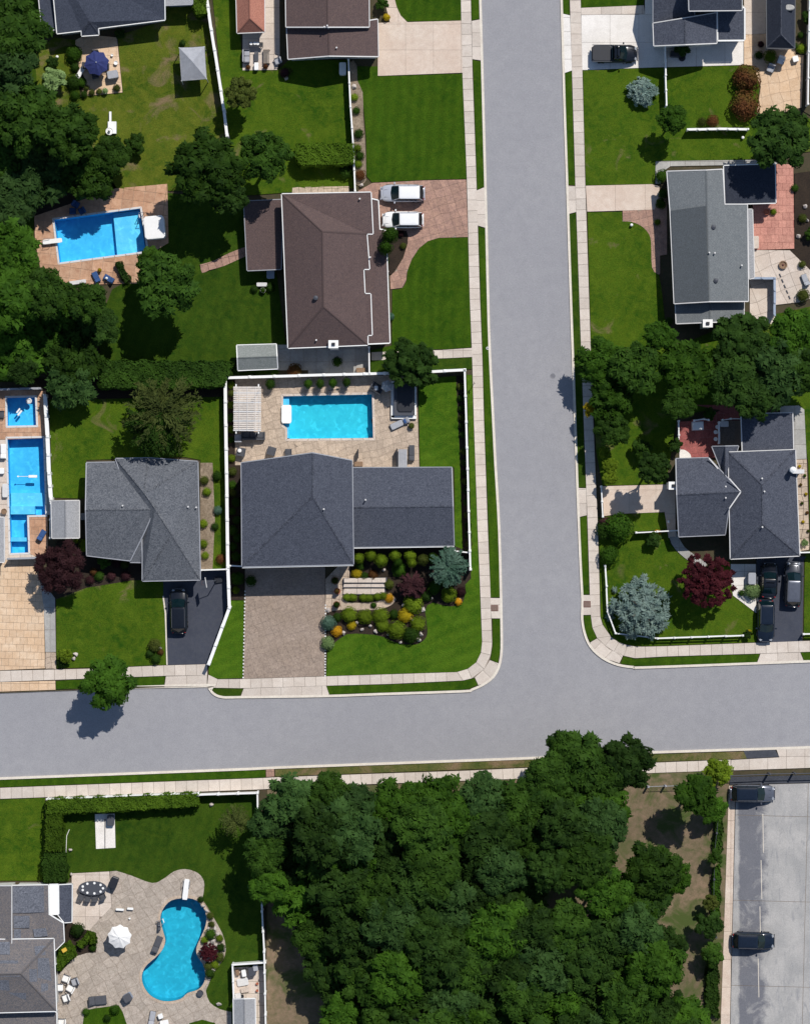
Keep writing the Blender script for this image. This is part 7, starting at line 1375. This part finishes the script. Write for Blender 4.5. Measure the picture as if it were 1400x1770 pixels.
# peach patio north west
umbrella('navy blue octagonal umbrella on the peach patio', 167, 108, 22, 'fabric_navy', 8, 2.7, 12); rtable('round table beneath the navy umbrella', 165, 113, .6, 'grey_wood')
for i, (x, y, a) in enumerate(((150, 114, 0), (166, 131, 100), (184, 116, 180), (166, 94, 270))): chair(('left', 'lower', 'right', 'upper')[i] + ' chair at the navy umbrella table', x, y, a, 'fabric_dark', group='chairs under the navy umbrella')
boxy('grill', 'grey covered grill on the right of the peach patio', 'grill', 195.5, 129, 1.1, .8, .9, 10, 'fabric_grey', 'fabric_grey'); pot('white planter on the lower rim of the peach patio', 182.5, 157.5, .30, 'white', 'b_sage'); pot('tiny white pot high on the peach patio', 194.5, 95.5, .14, 'white', None, .3); pot('larger white pot on the right of the peach patio', 201, 109, .22, 'white', None, .35)
lounger('white bench between the evergreens of the peach patio', 139.5, 126, 60, 'fabric_white', 'trim', L=1.4, Wd=.5)
# white ornament
t = thing('garden_ornament', 'white stone fountain with a long spout on the open lawn', 'fountain', 192, 222, .5, .12)
MB().box(.15, .1, .2, .9, 1.3, .4).build('plinth', 'white', t); MB().lathe(-.1, -.35, [(.30, .4), (.42, .75), (.38, .78), (.30, .70)], 18).build('bowl', 'white', t); MB().lathe(-.1, -.35, [(.08, .7), (.16, 1.0), (.05, 1.2)], 12).build('spire', 'trim', t); MB().box(-.05, 1.25, .3, .24, 1.15, .14).build('spout', 'white', t)
# rear patio at top
sofa('light grey sofa on the pale concrete patio', 426, 97.5, 1.35, .75, 0, 'fabric_grey', n=2); table('dark slatted coffee table on the pale concrete patio', 443.6, 97.5, 1.05, .45, 90, 'charcoal', h=.4); boxy('storage_box', 'white box at the patio edge below the coffee table', 'storage box', 443.5, 115, .45, .78, .5, 0, 'white')
t = thing('bench_swing', 'brown slatted bench on the pale concrete patio', 'bench', 461, 98, .5, .15)
for i in range(5): MB().box(-.28 + i * .13, 0, .45 + .05 * i, .10, 1.5, .03).build('slat', 'grey_wood', t)
for y in (-1, 1): MB().box(0, y * .72, .25, .7, .06, .5).build('side_frame', 'wood', t)
table('black table cluttered with white dishes by the red roof', 443, 77.5, 1.5, .5, 0, 'black')
for i, (x, y) in enumerate(((434.5, 75.5), (441, 75), (446, 75.5))): t = thing('plate', ('left', 'middle', 'right')[i] + ' white dish on the black table', 'dish', x, y, .8, .89); MB().lathe(0, 0, [(.10, 0), (.17, .03)], 14).build('rim', 'white', t)
pot('curved brown planter at the patio edge', 459.5, 115.5, .26, 'wood', 'b_brown'); pot('low rusty planter at the patio corner', 429.5, 116.5, .24, 'rust', 'b_brown', .25); chair('grey chair at the right edge of the pale patio', 480.5, 106, 200, 'fabric_grey')
boxy('storage_box', 'white upright box beside the long middle fence', 'storage box', 592.5, 119, .72, 1.3, .9, 0, 'white')
# north east patio
chair('grey white chair left of the pair on the peach stone patio', 1331, 119, 250, 'fabric_grey', sc=1.1); chair('white chair right of the pair on the peach stone patio', 1348.5, 105, 250, 'fabric_white', sc=1.1); boxy('side_table', 'white square table near the right patio corner', 'table', 1374, 102, .6, .6, .5, 15, 'white'); pot('red and white planter by the narrow garage', 1314, 77, .32, 'rust', 'b_purple'); boxy('grill', 'dark grill in the shade of the layered roof', 'grill', 1168, 93, 1.2, .6, .9, 0, 'black'); t = thing('tyre_swing', 'dark round ring on the shaded concrete', 'ring', 1178, 100.5, .1, .15); MB().lathe(0, 0, [(.32, 0), (.38, .12), (.2, .14), (.18, .03)], 18).build('ring', 'black', t)
# salmon and pale patio
t = thing('fire_bowl', 'round brown fire bowl on the pale patio', 'fire pit', 1352.5, 458, .3, .15); MB().lathe(0, 0, [(.42, 0), (.46, .28), (.36, .30), (.28, .18), (.05, .14)], 24).build('bowl', 'wood', t); MB().lathe(0, 0, [(.10, .14), (.12, .22), (.03, .30)], 8).build('logs', 'rust', t)
boxy('side_table', 'white side table at the salmon patio edge', 'table', 1305.5, 419, .6, 1.3, .4, 0, 'pale_tile'); pot('terracotta planter in the shaded patio corner', 1324, 366.5, .32, 'terracotta', None, .4); lounger('dark chair with white towel at the far edge of the pale patio', 1391, 484, 110, 'fabric_grey', L=1.3)
for i, (x, y) in enumerate(((1391, 357), (1393, 380), (1379, 408))): rock(('white rock high in the right mulch bed', 'white rock in the middle of the right mulch bed', 'white rock low in the right mulch bed')[i], x, y, 5)
for i in range(5): t = thing('paving_marker', 'low dark block, %s in the slanting line across the pale patio' % ORD[i], 'edging block', 1347.5 + i * 4, 476 + i * 9.5, .1, .15, R(-65), group='slanting line of dark blocks'); MB().box(0, 0, .04, .4, .12, .10, taper=.9).build('block', 'charcoal', t)
# orange deck pool
diving('white diving board over the slanted blue pool', 91.5, 417, 2.1, 6); ladder('steel ladder in the corner of the slanted blue pool', 245, 372, 190)
boxy('cabana_cover', 'cream square canopy box at the head of the slanted blue pool', 'canopy', 267.6, 393, 2.1, 2.35, 1.9, 5, 'fabric_white'); lounger('blue lounge chair with yellow towel on the orange deck', 167, 479, 115, 'fabric_blue', L=1.2); lounger('second blue lounge chair below the pool', 189, 482, 150, 'fabric_blue', L=1.2); pot('yellow flowers beside the blue lounge chair', 173, 467, .2, 'terracotta', 'b_yellow')
t = thing('pool_ball', 'white ball on the second blue lounge chair', 'ball', 185, 481, .7, .68); MB().lathe(0, 0, [(.06, 0), (.14, .08), (.14, .16), (.05, .24)], 12).build('shell', 'white', t)
for i, (x, y) in enumerate(((127, 365), (142.5, 365), (132.5, 354))): chair(('left', 'right', 'upper')[i] + ' shaded chair above the slanted blue pool', x, y, 90 + i * 120, 'fabric_blue')
boxy('bench', 'pale stone bench along the lower edge of the orange deck', 'bench', 135, 488, 1.8, .4, .4, 8, 'trim')
# west pools
chair('dark chair left of the small square pool', 3, 716, 0, 'fabric_dark'); boxy('side_table', 'white cube table left of the long pool', 'table', 2.5, 814, .7, .6, .45, 0, 'white'); lounger('white lounger along the long pool deck', 7, 780, 90, 'fabric_white', 'trim', L=1.6); pot('brown urn at the edge of the long pool', 8, 884, .32, 'wood', None, .5); boxy('bench', 'cream bench beside the long pool', 'bench', 10, 848, .6, 1.4, .4, 0, 'trim')
t = thing('pool_float', 'white float with a thin pole drifting on the long blue pool', 'pool float', 48, 823.5, 0, .0); MB().pillow(.6, 0, .06, .95, .30, .12).build('float', 'white', t); MB().tube((-1.0, 0, .05), (.2, 0, .05), .03).lathe(-1.0, 0, [(.09, .02), (.09, .10)], 8).build('pole', 'white', t)
t = thing('pool_float', 'white inflatable on the small square pool', 'pool float', 35, 714, 0, .0, .9); MB().pillow(0, 0, .06, .7, .22, .12).pillow(.1, .28, .06, .6, .18, .1).build('float', 'white', t)
t = thing('swim_ring', 'small ring floating in the corner of the square pool', 'swim ring', 51, 693, 0, .0); MB().lathe(0, 0, [(.25, 0), (.32, .08), (.2, .12), (.14, .04)], 16).build('ring', 'trim', t)
lounger('blue striped chair under the purple tree', 73, 925, 60, 'fabric_blue', L=1.2)
# slate house patio
t = thing('hot_tub', 'white square hot tub on the dark red patio', 'hot tub', 1205.5, 736, .8, .15, R(3)); MB().box(0, 0, .36, 1.25, .95, .72).build('cabinet', 'trim', t); MB().pillow(0, 0, .76, 1.15, .85, .1).build('cover', 'white', t); MB().box(0, .58, .5, 1.2, .22, .8).build('step', 'brick_red', t)
for x, y, l in ((1236, 747, 'upper white stool by the red patio railing'), (1236, 759, 'lower white stool by the red patio railing'), (1239, 738, 'topmost white stool by the red patio railing')): rtable(l, x, y, .22, 'white', .5)
b = sheet('deck', [(1244, 727), (1281, 727), (1281, 771), (1244, 769)], .34, 'joint', 'brown timber deck between red patio and roof wing')
pave(b, 'plank', [(1244.3, 727.3), (1269, 727.3), (1269, 769), (1244.3, 769)], .3, 3.0, .37, 'grey_wood'); boxy('grill', 'white topped grill on the brown deck', 'grill', 1251, 733, .9, .6, .9, 0, 'charcoal', 'trim')
for i in range(9): pot('small plant in the stone walk, %s from the top' % ORD[i], 1381 + (i % 2) * 8 + i, 806 + i * 16, .16, 'terracotta', ('b_yellow', 'b_green', 'b_brown')[i % 3], .2)
boxy('bin', 'grey lidded bin beside the entry walk', 'bin', 1299, 1000, .8, 1.2, 1.0, 0, 'grey_trim')
# south west patio
diving('white diving board over the peanut shaped pool', 322, 1537, 2.25, -97, Wd=.58); umbrella('white scalloped umbrella on the grey patio', 206.8, 1620, 21, 'fabric_white', 9, 2.5, 8); rtable('round table beneath the white umbrella', 205, 1623, .55)
for i, (x, y, a, c) in enumerate(((115, 1691, 160, 'fabric_white'), (103.7, 1706.5, 0, 'fabric_white'), (122.6, 1708, 150, 'fabric_white'), (115, 1724.6, 200, 'fabric_white'), (130.5, 1696.5, 200, 'fabric_grey'))): chair(('uppermost white', 'white wall side', 'rightmost white', 'lowest white', 'grey')[i] + ' armchair in the cluster by the patched roof', x, y, a, c, sc=1.15)
chair('white chair at the bottom edge by the house wall', 108, 1767, 180, 'fabric_white', sc=1.2)
lounger('wide dark daybed at the foot of the grey patio', 169.7, 1729, 5, 'fabric_dark', L=1.9, Wd=.95); boxy('grill', 'blue grey covered grill on the lower patio', 'grill', 221, 1724.5, .9, .8, .95, 30, 'siding_blue', 'fabric_dark'); lounger('dark lounger beside the waist of the teal pool', 272.5, 1632, 68, 'fabric_dark', L=1.8, Wd=.7)
pot('dark round bowl by the lower rim of the teal pool', 346.5, 1716.5, .36, 'charcoal', None, .4); lounger('grey lounger cut by the bottom edge', 263.5, 1760, 80, 'fabric_grey', L=1.6); boxy('side_table', 'white cube table beside the bottom lounger', 'table', 278, 1756.5, .5, .5, .45, 20, 'white'); lounger('white lounger at the bottom edge', 285, 1768, 10, 'fabric_white', 'trim', L=.9)
ladder('white ladder on the west rim of the teal pool', 278, 1594, 20); lounger('slim bench on the west rim of the teal pool', 275.5, 1600, 95, 'fabric_dark', L=.9, Wd=.3)
t = thing('dining_set', 'large oval dark dining table set with white plates', 'dining table', 161, 1535, .75, .2); MB().lathe(0, 0, [(1.0, .70), (1.0, .75)], 28, 1.55, .78).build('table_top', 'charcoal', t); MB().lathe(0, 0, [(.5, 0), (.12, .08), (.12, .70)], 10).build('pedestal', 'black', t)
for i in range(9): a = i * .698; t = thing('plate', 'white plate on the oval table, %s round from the right end' % ORD[i], 'plate', 161 + 18 * math.cos(a), 1535 - 9 * math.sin(a), .8, .95, group='plates on the oval table'); MB().lathe(0, 0, [(.08, 0), (.13, .02)], 12).build('rim', 'white', t)
for i, (x, y, a) in enumerate(((142, 1548, 70), (153, 1551, 80), (165, 1551, 95), (178, 1548, 110))): chair('dark dining chair, %s along the lower side of the oval table' % ORD[i], x, y, a, 'fabric_dark', z=.2, sc=.9)
boxy('grill', 'dark covered grill at the corner of the dining terrace', 'grill', 197, 1526, .8, 1.2, 1.0, -20, 'fabric_dark', 'black'); boxy('bench', 'left of two white stone benches above the umbrella', 'bench', 208, 1572, .85, .22, .3, -4, 'white'); boxy('bench', 'right of two white stone benches above the umbrella', 'bench', 226, 1570.5, .65, .22, .3, -4, 'white'); pot('white pot under the two stone benches', 225, 1587, .12, 'white', None, .25)
boxy('bench', 'cream stone seat on the clipped hedge by the roof', 'bench', 112, 1642, .5, .4, 1.1, 30, 'yellow')
b = sheet('pad', [(165, 1407), (199, 1406), (200.5, 1465), (167, 1467)], .16, 'white_concrete', 'white concrete pad on the lawn below the clipped hedge')
t = thing('net', 'thin dark pole lying down the middle of the white pad', 'pole', 182, 1442, .3, .17); MB().tube((0, -1.5, .05), (0, 1.5, .05), .035).lathe(0, 1.5, [(.12, 0), (.1, .12)], 8).build('tube', 'charcoal', t); boxy('storage_box', 'dark blue box on the upper corner of the white pad', 'storage box', 192, 1418, .75, 1.1, .5, 0, 'siding_blue', 'charcoal', .17)
t = thing('garden_hose', 'thin pale hose lying on the lawn beside the hedge', 'hose', 116, 1480, .1, .13); m = MB(); pp = [(0, -1.4, .02), (-.1, -.4, .02), (-.05, .8, .02), (0, 2.2, .02), (.3, 2.9, .02)]
for a, b_ in zip(pp, pp[1:]): m.tube(a, b_, .035, n=6)
m.build('tube', 'fabric_white', t)
slabs('patio', 'concrete yard with clutter inside the white utility fence', [(405, 1672), (456, 1669), (458, 1800), (443, 1800), (442, 1724), (406, 1726)], 1.3, 1.3, 'pale_tile', .14)
for x, y, L_, W_, h, m_, l in ((422, 1682, .45, .7, .6, 'white', 'white bin in the utility yard'), (436, 1679, .7, .9, .8, 'charcoal', 'grey draped bin in the utility yard'), (442, 1673, .5, .6, .9, 'fabric_grey', 'pale covered heap at the yard gate'), (411, 1681, .35, .6, .4, 'wood', 'tan crate in the utility yard corner'), (420, 1697, 1.2, .8, .15, 'trim', 'pile of pale boards in the utility yard'), (424, 1711, .9, .5, .2, 'pale_tile', 'lower pile of pale boards in the utility yard'), (412, 1721, .6, .5, .5, 'trim', 'pale box beside the utility shed')): boxy('storage_bin', l, 'storage box', x, y, L_, W_, h, 10, m_)
pot('black barrel beside the utility shed', 419, 1722, .2, 'black', None, .5); pot('terracotta pot along the utility yard fence', 445, 1700, .15, 'terracotta', None, .3); pot('second terracotta pot along the utility yard fence', 445, 1712, .15, 'terracotta', None, .3)
pot('round yellow planter at the top walk corner', 668, 30, .35, 'yellow', 'b_yellow', .3); pot('small stone urn below the brown side wing', 455, 502, .3, 'trim', 'b_green', .4); boxy('bench', 'white brick bench beside the stone urn', 'bench', 453, 492, 1.1, .4, .4, 0, 'trim'); boxy('air_conditioner', 'pale machine under the shade of the side wing', 'machine', 468, 474, .8, .9, .8, 0, 'siding_blue')
boxy('bench', 'beige bench in the corner of the shaded patio', 'bench', 624, 640, 1.0, .5, .45, 0, 'wood'); boxy('air_conditioner', 'grey unit on the west wall of the grey roofed shed side', 'machine', 144, 893, .6, .7, .7, 0, 'grey_trim')
# storm drains, lamp posts, hydrant like things
for x, y, l in ((854.5, 1051, 'rusty storm drain grate west of the street'), (1014, 1044.5, 'rusty storm drain grate east of the street')):
    t = thing('storm_drain', l, 'drain grate', x, y, 0, .138); MB().box(0, 0, .01, .78, .66, .02).build('frame', 'rust', t)
    for i in range(6): MB().box(-.28 + i * .112, 0, .024, .06, .54, .014).build('bar', 'joint', t)
for x, y, l in ((842.5, 602, 'round white utility cover in the long verge'),): t = thing('utility_cover', l, 'utility cover', x, y, 0, .125); MB().lathe(0, 0, [(.17, 0), (.16, .03)], 16).build('ring', 'trim', t); MB().lathe(0, 0, [(.09, .03), (.08, .035)], 12).build('lid', 'charcoal', t)
for x, y, h, l in ((819, 663, 1.6, 'thin dark sign post beside the sidewalk by the white fence'),): t = thing('sign_post', l, 'sign post', x, y, 0, .14); MB().tube((0, 0, 0), (0, 0, h), .035).build('pole', 'charcoal', t); MB().box(0, 0, h - .15, .03, .30, .35, .6).build('sign_plate', 'charcoal', t)
for x, y, l in ((1091, 389, 'white path light on the lawn near the curved walk'), (99.8, 98.5, 'white garden globe above the pale lime shrub'), (1283, 238, 'white ball on the lawn below the low fence'), (1155, 902, 'small white light at the shaded driveway end')): t = thing('garden_light', l, 'garden light', x, y, .3, .12); MB().tube((0, 0, 0), (0, 0, .25), .03).build('stake', 'charcoal', t); MB().lathe(0, 0, [(.08, .22), (.17, .32), (.14, .42), (.04, .47)], 12).build('globe', 'white', t)
for x, y, l in ((670, 5, ''),): pass
